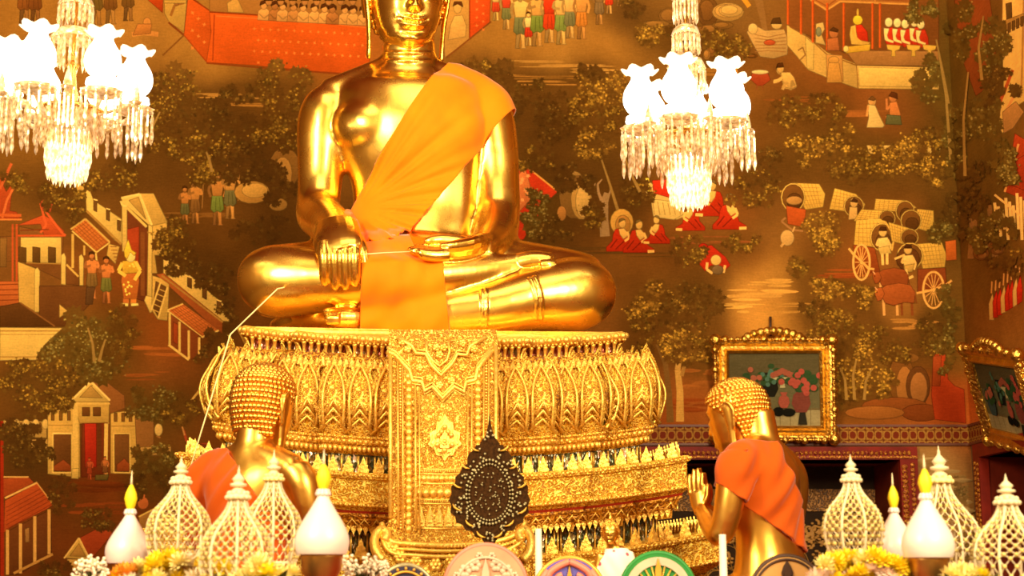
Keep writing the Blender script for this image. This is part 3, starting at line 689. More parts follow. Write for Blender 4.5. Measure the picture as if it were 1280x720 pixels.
A.poly([(0,408),(90,400),(110,420),(30,460),(0,470)], (150,62,28)); A.line([(8,402),(92,402)], 5, (196,140,76)); A.poly([(16,478),(118,422),(172,490),(150,506),(40,560),(12,582)], (164,66,30)); A.line([(16,470),(120,420)], 6, (206,150,84)); A.line([(118,420),(172,492)], 4, (196,130,70))
for k in range(6): A.line([(20,500+k*14),(130+k*7,440+k*10)], 2, (112,40,18))
A.poly([(18,580),(164,506),(166,650),(60,716),(18,716)], (100,52,24))
for x, y0, y1 in [(24,572,716),(66,552,712),(112,528,682),(158,506,650)]: A.line([(x,y0),(x,y1)], 10, (196,140,76))
A.line([(44,712),(170,650)], 8, (176,120,62)); A.poly([(80,570),(94,564),(94,610),(82,612)], (150,100,54))
A.line([(4,222),(6,720)], 14, (140,36,16)); A.line([(0,222),(0,720)], 4, (96,26,12))
A.poly([(256,598),(340,554),(362,584),(300,660),(288,672)], (148,56,28)); A.poly([(208,662),(254,598),(288,668)], WM); A.poly([(224,656),(254,616),(276,658)], (170,118,58)); A.line([(206,664),(254,598),(292,674)], 5, (214,164,92)); A.poly([(216,666),(288,668),(288,716),(222,700)], (186,136,72))
A.poly([(446,530),(536,484),(520,560),(480,600),(450,580)], (150,100,50)); A.line([(446,530),(540,482)], 5, WL); A.ell(460,486,18,20,(176,90,46)); A.line([(462,476),(464,458)], 5, (176,90,46))
A.line([(590,250),(600,286),(630,300),(668,296)], 8, (150,60,34)); A.poly([(600,290),(668,300),(668,420),(606,360)], (112,56,28)); A.line([(612,160),(646,118)], 7, WM); A.line([(586,240),(594,268)], 5, (170,110,60))
# ---- right wall: palace edge, fence, spear bearers
A.frame(960, 0, 3)
A.poly([(880,-20),(980,-20),(990,360),(930,400),(880,500),(864,470),(884,330),(878,130)], (196,148,78)); A.poly([(892,14),(914,8),(916,84),(896,96)], (84,56,26)); A.line([(960,0),(950,360)], 8, (150,100,50)); A.poly([(878,80),(960,50),(960,86),(880,124)], (150,104,50))
for k in range(5): A.poly([(884+k*16,96-k*8),(894+k*16,92-k*8),(894+k*16,128-k*8),(884+k*16,132-k*8)], (90,58,26))
A.line([(868,390),(918,262)], 12, (150,62,28)); A.line([(890,420),(940,330)], 10, (176,112,60)); A.poly([(880,420),(930,380),(960,420),(920,480),(884,500)], (150,100,54))
A.poly([(926,500),(990,540),(990,760),(890,720)], (150,52,24)); A.line([(888,720),(940,540)], 8, (196,130,70)); A.poly([(700,0),(830,-20),(850,120),(860,300),(780,360),(720,200)], (124,60,26))
A.frame(960, 200, 3)
for k in range(9): A.line([(850+k*14,160-k*6+(k%3)*20),(862+k*13,260+(k%2)*40)], 11, (206,160,94)); 
A.line([(850,130),(950,210)], 8, (206,156,90))
A.poly([(930,0),(1000,-40),(1000,130),(905,90)], (150,48,24))
for (x, y) in [(770,180),(800,210),(830,200),(850,260),(760,240)]: A.taper([(x,y-40),(x+4,y+50),(x,y+130)], 16, 24, (120,80,44))
for (x, y) in [(820,310),(860,330),(800,350)]: A.ell(x, y, 30, 26, (110,66,30)); A.ell(x+4, y+6, 18, 14, (130,84,44))
for k in range(8): A.poly([(828+k*15,540-k*8),(842+k*15,500-k*10),(850+k*15,540-k*8),(848+k*15,600-k*10),(830+k*15,600-k*8)], (178,40,22) if k % 3 else (200,150,84)); A.line([(838+k*15,500-k*10),(840+k*15,455-k*10)], 5, (190,130,72))
A.frame(860, 420, 2.4)
# rocks in the lower right
for (x, y, rx, ry, c) in [(640,130,38,80,(112,66,28)),(650,150,26,60,(150,92,44)),(690,150,36,60,(92,52,24)),(692,156,26,48,(150,92,48)),(620,210,100,26,(124,64,28)),(700,230,60,26,(110,52,22)),(560,230,90,20,(140,80,36)),(650,66,44,16,(120,74,32))]: A.ell(x, y, rx, ry, c)
A.poly([(735,60),(770,40),(780,130),(800,150),(828,160),(834,262),(740,250),(730,180)], (156,52,24)); A.poly([(735,60),(760,60),(756,150),(732,150)], (146,60,28))
A.frame(0, 0, 1)
for k in range(26): A.ell(rnd.uniform(1150,1205), rnd.uniform(570,660), rnd.uniform(8,20), rnd.uniform(2,5), rnd.choice([(150,116,80),(132,98,62),(160,128,92),(120,88,56)]), n=10, edge=False)
A.tree(1198,620,10,26,(84,62,36),(100,76,44),(120,92,56),8,.3,4); A.tree(1205,690,10,20,(84,62,36),(100,76,44),(120,92,56),8,.3,4)
# two trees right of the throne
A.taper([(838,528),(836,490),(832,455),(822,430)], 9, 5, (110,74,36)); A.taper([(850,527),(850,490),(847,462),(852,430),(860,404)], 10, 4, (178,128,66)); A.taper([(852,470),(858,448),(862,440)], 5, 3, (150,104,52))

for (x, y, rx, ry, n, lit, t) in TREES:
    if n: A.tree(x, y, rx, ry, *t, n=n, lit=lit, leaf=3.6)
for pts in [[(186,180),(190,160),(200,140)],[(182,176),(180,150),(186,120)],[(265,215),(262,200),(258,190)],[(118,452),(116,430),(110,410)],[(124,452),(128,436),(132,424)],[(772,262),(764,236),(752,200)],[(1185,130),(1178,90),(1170,50)],[(1188,200),(1182,120),(1172,60)],[(1208,220),(1206,150),(1212,90)],[(1228,100),(1224,60),(1230,20)],[(1068,500),(1066,470),(1070,450)],[(1058,500),(1056,475),(1050,460)],[(1080,500),(1082,476),(1090,460)],[(800,240),(790,220),(778,190)]]:
    A.taper(pts, 4, 2, (140,102,52))
# ------------------------------------------------------------------ room shell
def mural_mat(k=1.0):
    t = NT('mural_paint')
    at = t.node('ShaderNodeAttribute', attribute_name='paint')
    vec = t.coord()
    n1 = t.noise(vec, 3.0, 6, 0.6)
    n2 = t.noise(t.coord((2.0, 2.0, 26.0)), 5.0, 5, 0.65)
    n3 = t.noise(vec, 60.0, 3, 0.6)
    def mul(a, b, lo, hi):
        mr = t.node('ShaderNodeMapRange'); mr.inputs['From Min'].default_value = .3; mr.inputs['From Max'].default_value = .7
        mr.inputs['To Min'].default_value = lo; mr.inputs['To Max'].default_value = hi
        t.l(b, mr.inputs['Value'])
        v = t.node('ShaderNodeVectorMath', operation='SCALE'); t.l(a, v.inputs[0]); t.l(mr.outputs[0], v.inputs['Scale'])
        return v.outputs[0]
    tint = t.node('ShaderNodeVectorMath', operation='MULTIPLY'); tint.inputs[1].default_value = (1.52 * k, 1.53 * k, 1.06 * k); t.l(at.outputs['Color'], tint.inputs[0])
    c = mul(mul(mul(tint.outputs[0], n1, .85, 1.15), n2, .86, 1.14), n3, .88, 1.12)
    t.bsdf(Base_Color=c, Roughness=0.62, Specular_IOR_Level=0.0)
    return t.m
M_MURAL = mural_mat()
M_MURALR = mural_mat(1.55)  # same paint made brighter to offset the weaker light on the right wall
M_PLASTER = flat_mat('plaster', (120, 84, 46), .7)
M_REDWOOD = flat_mat('red_lacquer_wood', (128, 30, 12), .5, var=.25, Specular_IOR_Level=.15)
M_DARKWOOD = flat_mat('dark_lacquer', (62, 42, 24), .5, var=.3, Specular_IOR_Level=.05)
M_MAROON = flat_mat('maroon_wood', (112, 34, 16), .6, var=.25, Specular_IOR_Level=.1)

def gilt_pattern(name, lo, hi, scale, lo_p=.35, hi_p=.6, metal=.3):
    t = NT(name)
    vec = t.coord()
    v = t.node('ShaderNodeTexVoronoi', feature='SMOOTH_F1'); v.inputs['Scale'].default_value = scale
    t.l(vec, v.inputs['Vector'])
    w = t.node('ShaderNodeMath', operation='SINE'); m = t.node('ShaderNodeMath', operation='MULTIPLY'); m.inputs[1].default_value = 22
    t.l(v.outputs['Distance'], m.inputs[0]); t.l(m.outputs[0], w.inputs[0])
    a = t.node('ShaderNodeMath', operation='MULTIPLY_ADD'); a.inputs[1].default_value = .5; a.inputs[2].default_value = .5
    t.l(w.outputs[0], a.inputs[0])
    col = t.ramp(a.outputs[0], [(lo_p, s2l(lo)), (hi_p, s2l(hi))])
    t.bsdf(Base_Color=col, Roughness=.45, Metallic=metal, Normal=t.bump(a.outputs[0], .4))
    return t.m
M_GILTRED = gilt_pattern('gilt_on_red', (130, 34, 14), (214, 140, 36), 46)

# band under the mural: interlaced lozenges of tan on maroon
def band_mat():
    t = NT('dado_band')
    vec = t.coord()
    sx = t.node('ShaderNodeSeparateXYZ'); t.l(vec, sx.inputs[0])
    def wav(out, k, ph=0.0):
        m = t.node('ShaderNodeMath', operation='MULTIPLY_ADD'); m.inputs[1].default_value = k; m.inputs[2].default_value = ph
        t.l(out, m.inputs[0]); s = t.node('ShaderNodeMath', operation='COSINE'); t.l(m.outputs[0], s.inputs[0]); return s.outputs[0]
    ax = t.node('ShaderNodeMath', operation='ADD'); t.l(sx.outputs[0], ax.inputs[0]); t.l(sx.outputs[1], ax.inputs[1])
    p = t.node('ShaderNodeMath', operation='MULTIPLY'); t.l(wav(ax.outputs[0], 42.0), p.inputs[0]); t.l(wav(sx.outputs[2], 36.0, 0.6), p.inputs[1])
    ab = t.node('ShaderNodeMath', operation='ABSOLUTE'); t.l(p.outputs[0], ab.inputs[0])
    n = t.noise(vec, 50, 2)
    ad = t.node('ShaderNodeMath', operation='MULTIPLY_ADD'); ad.inputs[1].default_value = .45; t.l(n, ad.inputs[0]); t.l(ab.outputs[0], ad.inputs[2])
    col = t.ramp(ad.outputs[0], [(.26, s2l((104, 46, 18))), (.36, s2l((168, 116, 44))), (.6, s2l((176, 124, 50))), (.72, s2l((120, 44, 18)))])
    t.bsdf(Base_Color=col, Roughness=.6, Specular_IOR_Level=.05)
    return t.m
M_BAND = band_mat()

def zat(py, px=1000, Y=WALL_Y): return P(px, py, Y).z
Z_BAND0, Z_BAND1 = zat(557), zat(531)
Z_DOOR = zat(575)
X_D0, X_D1 = P(800, 600, WALL_Y).x, P(1124, 600, WALL_Y).x
X_L = P(-255, 500, WALL_Y).x
Z_C = 9.2
def struct(name, mb, mat, parent=None):
    o = mb.build(name, mat, parent)
    if parent is None: o['kind'] = 'structure'
    return o
def wbox(mb, x0, x1, y0, y1, z0, z1): mb.box(((x0+x1)/2, (y0+y1)/2, (z0+z1)/2), (x1-x0, y1-y0, z1-z0))
m = MB()
wbox(m, X_L, X_D0, WALL_Y, WALL_Y + .5, 0, Z_C)
wbox(m, X_D0, X_D1, WALL_Y, WALL_Y + .5, Z_DOOR, Z_C)
wbox(m, X_D1, WALL_X, WALL_Y, WALL_Y + .5, 0, Z_C)
wall_back = struct('wall_back', m, M_PLASTER)
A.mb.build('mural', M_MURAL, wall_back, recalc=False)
RY0, RY1 = 12.62, 10.4       # door in the right wall, from the corner towards the viewer
m = MB()
wbox(m, WALL_X, WALL_X + .5, RY0, WALL_Y, 0, Z_C)
wbox(m, WALL_X, WALL_X + .5, RY1, RY0, Z_DOOR, Z_C)
wbox(m, WALL_X, WALL_X + .5, -1, RY1, 0, Z_C)
wall_right = struct('wall_right', m, M_PLASTER)
A.mr.build('mural', M_MURALR, wall_right, recalc=False)
m = MB(); wbox(m, X_L - .3, X_L, -1, WALL_Y + .5, 0, Z_C); struct('wall_left', m, M_PLASTER)
m = MB(); wbox(m, X_L, WALL_X + .5, -1, WALL_Y + .5, -.2, 0); struct('floor', m, flat_mat('marble_floor', (150, 120, 90), .25))
m = MB(); wbox(m, X_L, WALL_X + .5, -1, WALL_Y + .5, Z_C, Z_C + .2); struct('ceiling', m, flat_mat('ceiling_red', (120, 50, 24), .6))
# patterned band with a slim rail above and below
m = MB()
wbox(m, P(770, 545, WALL_Y).x, WALL_X - .02, WALL_Y - .02, WALL_Y - .001, Z_BAND0, Z_BAND1)
t1 = struct('trim_1', m, M_BAND)
m = MB(); wbox(m, WALL_X - .02, WALL_X - .001, 5, WALL_Y - .001, Z_BAND0, Z_BAND1); t2 = struct('trim_2', m, M_BAND)
for par, right in ((t1, 0), (t2, 1)):
    for z in (Z_BAND0, Z_BAND1 - .02):
        m = MB()
        if right: wbox(m, WALL_X - .03, WALL_X - .02, 5, WALL_Y - .02, z, z + .02)
        else: wbox(m, P(770, 545, WALL_Y).x, WALL_X - .02, WALL_Y - .03, WALL_Y - .02, z, z + .02)
        m.build('rail', flat_mat('rail_brown', (112, 54, 22), .5), par)
# ---- door openings: red lacquer casing with gilt carving, dark painted leaves set deep inside
m = MB()
XO = P(1146, 600, WALL_Y).x
XE = P(1075, 600, WALL_Y).x
d1 = bpy.data.objects.new('door_1', None); C.objects.link(d1); d1.location = ((X_D0 + X_D1) / 2, WALL_Y, 0); d1['kind'] = 'structure'
m = MB()
wbox(m, X_D0, XO, WALL_Y - .06, WALL_Y + .02, Z_DOOR, zat(559)); wbox(m, X_D1, XO, WALL_Y - .06, WALL_Y + .02, 0, Z_DOOR)
m.build('casing', M_REDWOOD, d1)
m = MB()
for k in range(58):
    x = lerp(X_D0, X_D1 + .1, (k + .5) / 58)
    m.sphere((x, WALL_Y - .065, zat(567)), (.017, .014, .02), 8, 5)
m.box(((X_D0 + XO) / 2, WALL_Y - .065, zat(572)), (XO - X_D0, .02, .02))
for k in range(60):
    z = lerp(.1, Z_DOOR - .02, k / 60)
    m.sphere((X_D1 + .035, WALL_Y - .062, z), (.03, .014, .022), 8, 5)
    m.sphere((X_D1 + .105, WALL_Y - .062, z + .015), (.022, .012, .02), 8, 5)
m.build('gilt_carving', M_GILTRED, d1)
m = MB()
YD = WALL_Y + .9
wbox(m, X_D1 - .001, X_D1 + .05, WALL_Y, YD, 0, Z_DOOR); wbox(m, X_D0 - .05, X_D0, WALL_Y, YD, 0, Z_DOOR); wbox(m, X_D0, X_D1, WALL_Y, YD, Z_DOOR, Z_DOOR + .05)
m.build('reveal', M_MAROON, d1)
for (x0, x1) in ((X_D0, (X_D0 + X_D1) / 2 - .01), ((X_D0 + X_D1) / 2 + .01, X_D1)):
    m = MB(); wbox(m, x0, x1, YD, YD + .05, 0, Z_DOOR)
    leaf = m.build('door_leaf', M_DARKWOOD, d1)
    m = MB()
    zb = Z_DOOR - .24
    for z in (zb, zb - .17): wbox(m, x0, x1, YD - .02, YD, z, z + .03)
    wbox(m, x0, x1, YD - .012, YD, zb - .14, zb)
    m.build('cross_rail', gilt_pattern('faded_gilt', (92, 58, 26), (190, 130, 60), 30), leaf)
    m = MB()     # gilded trees drawn on black lacquer
    r2 = random.Random(int(x0 * 100))
    for tx in np.linspace(x0 + .12, x1 - .12, 4):
        pts = [(tx, z) for z in (.7,)]
        def branch(x, z, a, L, w):
            if L < .06: 
                for q in range(4): 
                    aa = r2.uniform(0, 6.3); m.sphere((x + .03 * math.cos(aa), YD - .006, z + .03 * math.sin(aa)), (.017, .004, .011), 6, 4)
                return
            x2, z2 = x + L * math.sin(a), z + L * math.cos(a)
            m.tube([(x, YD - .006, z), ((x + x2) / 2 + r2.uniform(-.02, .02), YD - .006, (z + z2) / 2), (x2, YD - .006, z2)], [w, w * .85, w * .7], 5)
            branch(x2, z2, a + r2.uniform(.3, .7), L * .72, w * .7); branch(x2, z2, a - r2.uniform(.3, .7), L * .72, w * .7)
        branch(tx, .9, r2.uniform(-.2, .2), .42, .011)
    m.build('gilt_drawing', flat_mat('gilt_line', (220, 156, 66), .5), leaf)
d2 = bpy.data.objects.new('door_2', None); C.objects.link(d2); d2.location = (WALL_X, (RY0 + RY1) / 2, 0); d2['kind'] = 'structure'
m = MB()
wbox(m, WALL_X - .06, WALL_X + .02, RY1 - .15, RY0 + .15, Z_DOOR, zat(559)); wbox(m, WALL_X - .06, WALL_X + .02, RY0 - .02, RY0 + .15, 0, Z_DOOR); wbox(m, WALL_X - .06, WALL_X + .02, RY1 - .15, RY1, 0, Z_DOOR)
m.build('casing', M_REDWOOD, d2)
m = MB()
for k in range(60):
    z = lerp(.1, Z_DOOR - .02, k / 60)
    m.sphere((WALL_X - .062, RY0 + .03, z), (.014, .03, .022), 8, 5)
    m.sphere((WALL_X - .062, RY0 + .1, z + .015), (.012, .024, .02), 8, 5)
m.build('gilt_carving', M_GILTRED, d2)
m = MB(); wbox(m, WALL_X, WALL_X + .9, RY0 - .001, RY0 + .05, 0, Z_DOOR); wbox(m, WALL_X, WALL_X + .9, RY1 - .05, RY1, 0, Z_DOOR); wbox(m, WALL_X, WALL_X + .9, RY1, RY0, Z_DOOR, Z_DOOR + .05)
m.build('reveal', M_MAROON, d2)
m = MB(); wbox(m, WALL_X + .9, WALL_X + .95, RY1, RY0, 0, Z_DOOR); m.build('door_leaf', M_DARKWOOD, d2)
# ------------------------------------------------------------------ gold statues
def gold_mat(name, c0, c1, rough=.22, nscale=3.0, spots=0.0, bump=.04, bscale=7.0, metal=1.0):
    t = NT(name)
    vec = t.coord()
    n = t.noise(vec, nscale, 5, .6)
    col = t.ramp(n, [(.32, c0), (.68, c1)])
    r = t.node('ShaderNodeMapRange'); r.inputs['To Min'].default_value = rough * .8; r.inputs['To Max'].default_value = rough * 1.35
    t.l(t.noise(vec, 6.0, 4), r.inputs['Value'])
    b = t.bsdf(Base_Color=col, Metallic=metal, Roughness=r.outputs[0], Normal=t.bump(t.noise(vec, bscale, 2), bump, .02))
    return t.m
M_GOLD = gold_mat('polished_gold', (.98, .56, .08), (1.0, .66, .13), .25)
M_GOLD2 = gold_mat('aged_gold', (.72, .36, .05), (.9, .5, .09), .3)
def cloth_mat(name, a, b, bscale=14.0, stretch=(1.2, 1.2, .35), bstr=.35):
    t = NT(name)
    vec = t.coord(stretch)
    n = t.noise(vec, bscale, 4, .55)
    col = t.ramp(t.noise(t.coord(), 4.0, 3), [(.3, s2l(a)), (.7, s2l(b))])
    t.bsdf(Base_Color=col, Roughness=.75, Sheen_Weight=.25, Sheen_Roughness=.4, Specular_IOR_Level=.15, Normal=t.bump(n, bstr, .02))
    return t.m
M_SAFFRON = cloth_mat('saffron_cloth', (238, 122, 2), (246, 134, 3), 6.0, bstr=.15)
M_RUST = cloth_mat('rust_cloth', (184, 74, 2), (198, 84, 4), 6.0, bstr=.15)

def eval_mesh(o, name):
    dg = bpy.context.evaluated_depsgraph_get()
    me = bpy.data.meshes.new_from_object(o.evaluated_get(dg))
    me.name = name
    return me
def fuse(mb, voxel, it=6, fac=.5, name='fused'):
    """one continuous skin around all shapes of mb"""
    me = mb.mesh('tmp')
    o = bpy.data.objects.new('tmp', me); C.objects.link(o)
    r = o.modifiers.new('r', 'REMESH'); r.mode = 'VOXEL'; r.voxel_size = voxel
    if it:
        s = o.modifiers.new('s', 'SMOOTH'); s.iterations = it; s.factor = fac
    out = eval_mesh(o, name)
    bpy.data.objects.remove(o); bpy.data.meshes.remove(me)
    return out
def mesh_to_mb(me, mb):
    b = [tuple(v.co) for v in me.vertices]
    mb.add(b, [tuple(p.vertices) for p in me.polygons], True)
def place_mesh(name, me, mat, parent):
    off = offset_of(parent)
    me.transform(Matrix.Translation(-off))
    me.polygons.foreach_set('use_smooth', [True] * len(me.polygons))
    me.materials.clear(); me.materials.append(mat)
    o = bpy.data.objects.new(name, me); C.objects.link(o); o.parent = parent
    return o
def interp(z, tab):
    if z <= tab[0][0]: return tab[0][1]
    for (a, u), (b, v) in zip(tab[:-1], tab[1:]):
        if z <= b:
            t = (z - a) / (b - a)
            t = t * t * (3 - 2 * t) * .35 + t * .65
            return u + (v - u) * t
    return tab[-1][1]
HW = [(-.5, .02), (-.485, .11), (-.45, .185), (-.38, .25), (-.28, .30), (-.15, .335), (0, .362), (.15, .372), (.28, .35), (.38, .29), (.45, .2), (.485, .11), (.5, .01)]
HF = [(-.5, .2), (-.485, .29), (-.45, .335), (-.38, .36), (-.25, .375), (0, .39), (.15, .395), (.28, .36), (.38, .28), (.45, .18), (.485, .1), (.5, .01)]
HB = [(-.5, .0), (-.45, .06), (-.35, .18), (-.2, .32), (0, .41), (.15, .43), (.28, .40), (.38, .32), (.45, .21), (.485, .11), (.5, .01)]
def gs(x, s): return math.exp(-(x / s) ** 2)
def head_pt(a, z, feat=True):
    w, f, b = interp(z, HW), interp(z, HF), interp(z, HB)
    ca, sa = math.cos(a), math.sin(a)
    e = .86
    x = w * math.copysign(abs(sa) ** e, sa)
    y = -f * abs(ca) ** e if ca > 0 else b * abs(ca) ** e
    if feat and ca > 0:
        ax = abs(x)
        d = 0
        nz = interp(z, [(-.15, 0), (-.125, .55), (-.10, 1.0), (-.065, .92), (.03, .5), (.12, .22), (.18, .1), (.24, 0)])
        d += .105 * nz * gs(x, .034 + .012 * nz)
        d += .042 * gs(ax - .05, .03) * gs(z + .10, .035)
        lip = max(0, 1 - (ax / .165) ** 2.2)
        zz = z + .255 - .04 * (ax / .15) ** 2
        d += lip * (.038 * gs(zz - .032, .026) * (1 - .3 * gs(x, .02)) + .05 * gs(zz + .034, .03) - .034 * gs(zz, .011))
        d += .012 * gs(ax - .175, .02) * gs(zz, .02)
        d -= .016 * gs(x, .022) * gs(z + .18, .03)
        d += .036 * gs(x, .11) * gs(z + .415, .05)
        d -= .022 * gs(x, .1) * gs(z + .345, .025)
        d += .018 * gs(ax - .2, .09) * gs(z + .1, .1)
        bz = z - (.12 + .05 * gs(ax - .16, .1))
        d += .02 * gs(bz, .025) * gs(ax - .16, .12)
        d -= .02 * gs(ax - .15, .08) * gs(z - .065, .035)
        d += .035 * gs(ax - .15, .075) * gs(z - .015, .035)
        d -= .03 * gs(ax - .15, .085) * gs(z + .018 - .015 * gs(ax - .15, .06), .008)
        y -= d
    return Vector((x, y, z))
def head_mb(mb, H, M, na=120, nz=150, ear=True):
    zs = [.5 * math.sin(-PI / 2 + PI * (k + .5) / nz) * .35 + (-.5 + (k + .5) / nz) * .65 for k in range(nz)]
    b0 = len(mb.v)
    mb.rings([[M @ (head_pt(2 * PI * k / na, z) * H) for k in range(na)] for z in zs])
    if ear:
        for sx in (-1, 1):
            pts = [(.355, .04, .14), (.40, .05, .17), (.43, .06, .12), (.425, .05, 0), (.405, .03, -.14), (.392, .01, -.3), (.385, 0, -.45), (.385, -.005, -.56), (.375, -.01, -.6)]
            rad = [(.02, .02), (.03, .05), (.032, .09), (.03, .085), (.028, .06), (.024, .05), (.024, .05), (.024, .045), (.012, .02)]
            pp = smooth_path([p + r for p, r in zip(pts, rad)], 4)
            mb.tube([M @ Vector((sx * p[0] * H, p[1] * H, p[2] * H)) for p in pp], [(p[3] * H, p[4] * H) for p in pp], 12, up=M.to_3x3() @ Vector((0, 1, 0)))
            rim = smooth_path([(.43, -.03, .1), (.45, .0, .17), (.46, .07, .18), (.462, .125, .1), (.45, .12, -.02), (.43, .08, -.16)], 5)
            mb.tube([M @ Vector((sx * p[0] * H, p[1] * H, p[2] * H)) for p in rim], .016 * H, 8)
def hair_line(a):
    """lowest z of the hair at angle a (0 = front)"""
    t = abs(((a + PI) % (2 * PI)) - PI) / PI
    return interp(t, [(0, .29), (.2, .27), (.33, .18), (.42, .1), (.47, .02), (.55, -.1), (.65, -.32), (1, -.38)])
def hair_mb(H, M, studs=420, sr=.03, usn=True):
    mb = MB()
    na = 72
    rings = []
    nr = 26
    for j in range(nr + 1):
        ring = []
        for k in range(na):
            a = 2 * PI * k / na
            z0 = hair_line(a)
            z = lerp(z0, .5, (j / nr) ** .8)
            p = head_pt(a, min(z, .4995), False)
            n = Vector((p.x, p.y, max(0, p.z - .1))).normalized()
            ring.append(M @ ((p + n * (.012 if j == 0 else .03)) * H))
        rings.append(ring)
    mb.rings(rings, cap=True)
    usc = Vector((0, .06, .46))
    if usn: mb.sphere(M @ (usc * H), (.2 * H, .2 * H, .16 * H), 24, 12)
    R = M.to_3x3()
    g = PI * (3 - math.sqrt(5))
    # rows of snail-shell curls
    z = -.37
    while z < .5:
        w = interp(z, HW); q = (interp(z, HF) + interp(z, HB)) / 2
        n = max(5, int(2 * PI * math.sqrt((w * w + q * q) / 2) / (sr * 1.75)))
        ph = rnd.random()
        for k in range(n):
            a = 2 * PI * (k + ph) / n
            if z < hair_line(a) + .012: continue
            p = head_pt(a, z, False)
            nn = Vector((p.x, p.y * .9, max(-.05, p.z - .05) * 1.1)).normalized()
            c = M @ ((p + nn * .03) * H)
            mb.sphere(c, sr * H, 7, 5)
        slope = 1.0 if z < .3 else .55 if z < .42 else .28
        z += sr * 1.6 * slope
    if usn:
        for j in range(8):
            t = j / 8 * PI / 2
            n = max(1, int(2 * PI * .2 * math.cos(t) / (sr * 1.8)))
            for k in range(n):
                a = 2 * PI * (k + .5 * (j % 2)) / n
                mb.sphere(M @ ((usc + Vector((.2 * math.cos(t) * math.cos(a), .2 * math.cos(t) * math.sin(a), .16 * math.sin(t)))) * H), sr * H, 7, 5)
        fl = smooth_path([(.045, .6), (.07, .66), (.045, .76), (.018, .86), (.002, .96)], 4)
        mb.rings([[M @ (Vector((r * math.cos(2 * PI * k / 12), .06 + r * math.sin(2 * PI * k / 12), zz)) * H) for k in range(12)] for r, zz in fl])
    return mb
def cut_cloth(me, planes, off, smooth=12, thick=.012, fold=None, name='robe'):
    """copy the skin inside all the planes (point, outward normal), lift it, relax it and give it thickness"""
    bm = bmesh.new(); bm.from_mesh(me)
    for co, no in planes:
        geom = bm.verts[:] + bm.edges[:] + bm.faces[:]
        bmesh.ops.bisect_plane(bm, geom=geom, plane_co=co, plane_no=no, clear_outer=True)
    bm.normal_update()
    inner = [v for v in bm.verts if not v.is_boundary]
    for k in range(smooth):
        bmesh.ops.smooth_vert(bm, verts=inner, factor=.5, use_axis_x=True, use_axis_y=True, use_axis_z=True)
    bm.normal_update()
    for v in bm.verts:
        d = off + (fold(v.co) if fold else 0)
        v.co = v.co + v.normal * d
    out = bpy.data.meshes.new(name); bm.to_mesh(out); bm.free()
    o = bpy.data.objects.new('tmp', out); C.objects.link(o)
    s = o.modifiers.new('s', 'SOLIDIFY'); s.thickness = thick; s.offset = -1
    res = eval_mesh(o, name)
    bpy.data.objects.remove(o); bpy.data.meshes.remove(out)
    return res

# ------------------------------------------------------------------ the great seated Buddha
def B(px, py, d=0.0):
    return P(px, py, 10.0 + .1 * (px - 540) * .0054 - d)
K = .0055
buddha = thing('buddha_statue', 'huge gilded Buddha image seated cross-legged on the tall carved throne', 'statue', P(537, 412, 10.0))
body = MB()
tor = [(512, 350, 78, .34, .02), (512, 325, 80, .33, 0), (517, 295, 80, .29, 0), (519, 262, 78, .25, 0), (519, 230, 80, .26, 0), (516, 195, 86, .29, .02), (510, 160, 91, .31, .03), (508, 130, 92, .29, .02), (508, 112, 84, .24, 0), (509, 98, 58, .19, 0), (510, 88, 38, .17, 0)]
tp = smooth_path(tor, 4)
body.tube([B(p[0], p[1], p[4]) for p in tp], [(p[2] * K, p[3]) for p in tp], 28, up=(0, -1, 0))
body.tube([B(511, 95, 0), B(511, 75, .01), B(512, 50, .03), B(512, 20, .03)], [(.2, .19), (.178, .165), (.17, .15), (.17, .15)], 24, up=(0, -1, 0))
for y in (58, 68, 78): body.tube([B(511 + 33 * math.cos(a), y, .02 + .162 * math.sin(a)) for a in [2 * PI * k / 24 for k in range(24)]], .014, 8, closed=True)
# chest muscles, trapezius, shoulder balls
body.sphere(B(462, 158, .11), (.25, .2, .2), 20, 12); body.sphere(B(556, 158, .11), (.25, .2, .2), 20, 12)
body.tube([B(520, 84, -.02), B(560, 104, -.02), B(606, 122, -.02)], [(.10, .12), (.115, .13), (.12, .13)], 16)
body.tube([B(500, 84, -.02), B(456, 104, -.02), B(410, 122, -.02)], [(.10, .12), (.115, .13), (.12, .13)], 16)
def limb(pts, seg=20, n=5, up=(0, -1, 0)):
    pp = smooth_path(pts, n)
    body.tube([B(p[0], p[1], p[2]) for p in pp], [(p[3] * K, p[4] * K) for p in pp], seg, up=up)
# viewer's left arm (reaching down over the shin)
limb([(420, 122, -.02, 22, 24), (409, 134, -.02, 30, 30), (404, 155, -.03, 33, 32), (402, 190, -.04, 31, 30), (400, 228, -.03, 28, 28), (398, 258, .02, 27, 27)])
limb([(396, 245, -.02, 24, 24), (399, 268, .1, 29, 27), (408, 276, .3, 28, 25), (418, 284, .52, 24, 20), (423, 290, .66, 25, 16)], up=(0, 0, 1))
# viewer's right arm (resting in the lap)
limb([(596, 122, -.02, 22, 24), (607, 134, -.02, 30, 30), (612, 155, -.03, 33, 32), (618, 190, -.02, 31, 30), (621, 230, 0, 29, 28), (623, 268, .05, 28, 27)])
limb([(622, 250, .0, 24, 24), (622, 280, .12, 28, 27), (615, 298, .3, 25, 22), (606, 307, .48, 22, 18), (594, 311, .6, 20, 13)], up=(0, 0, 1))
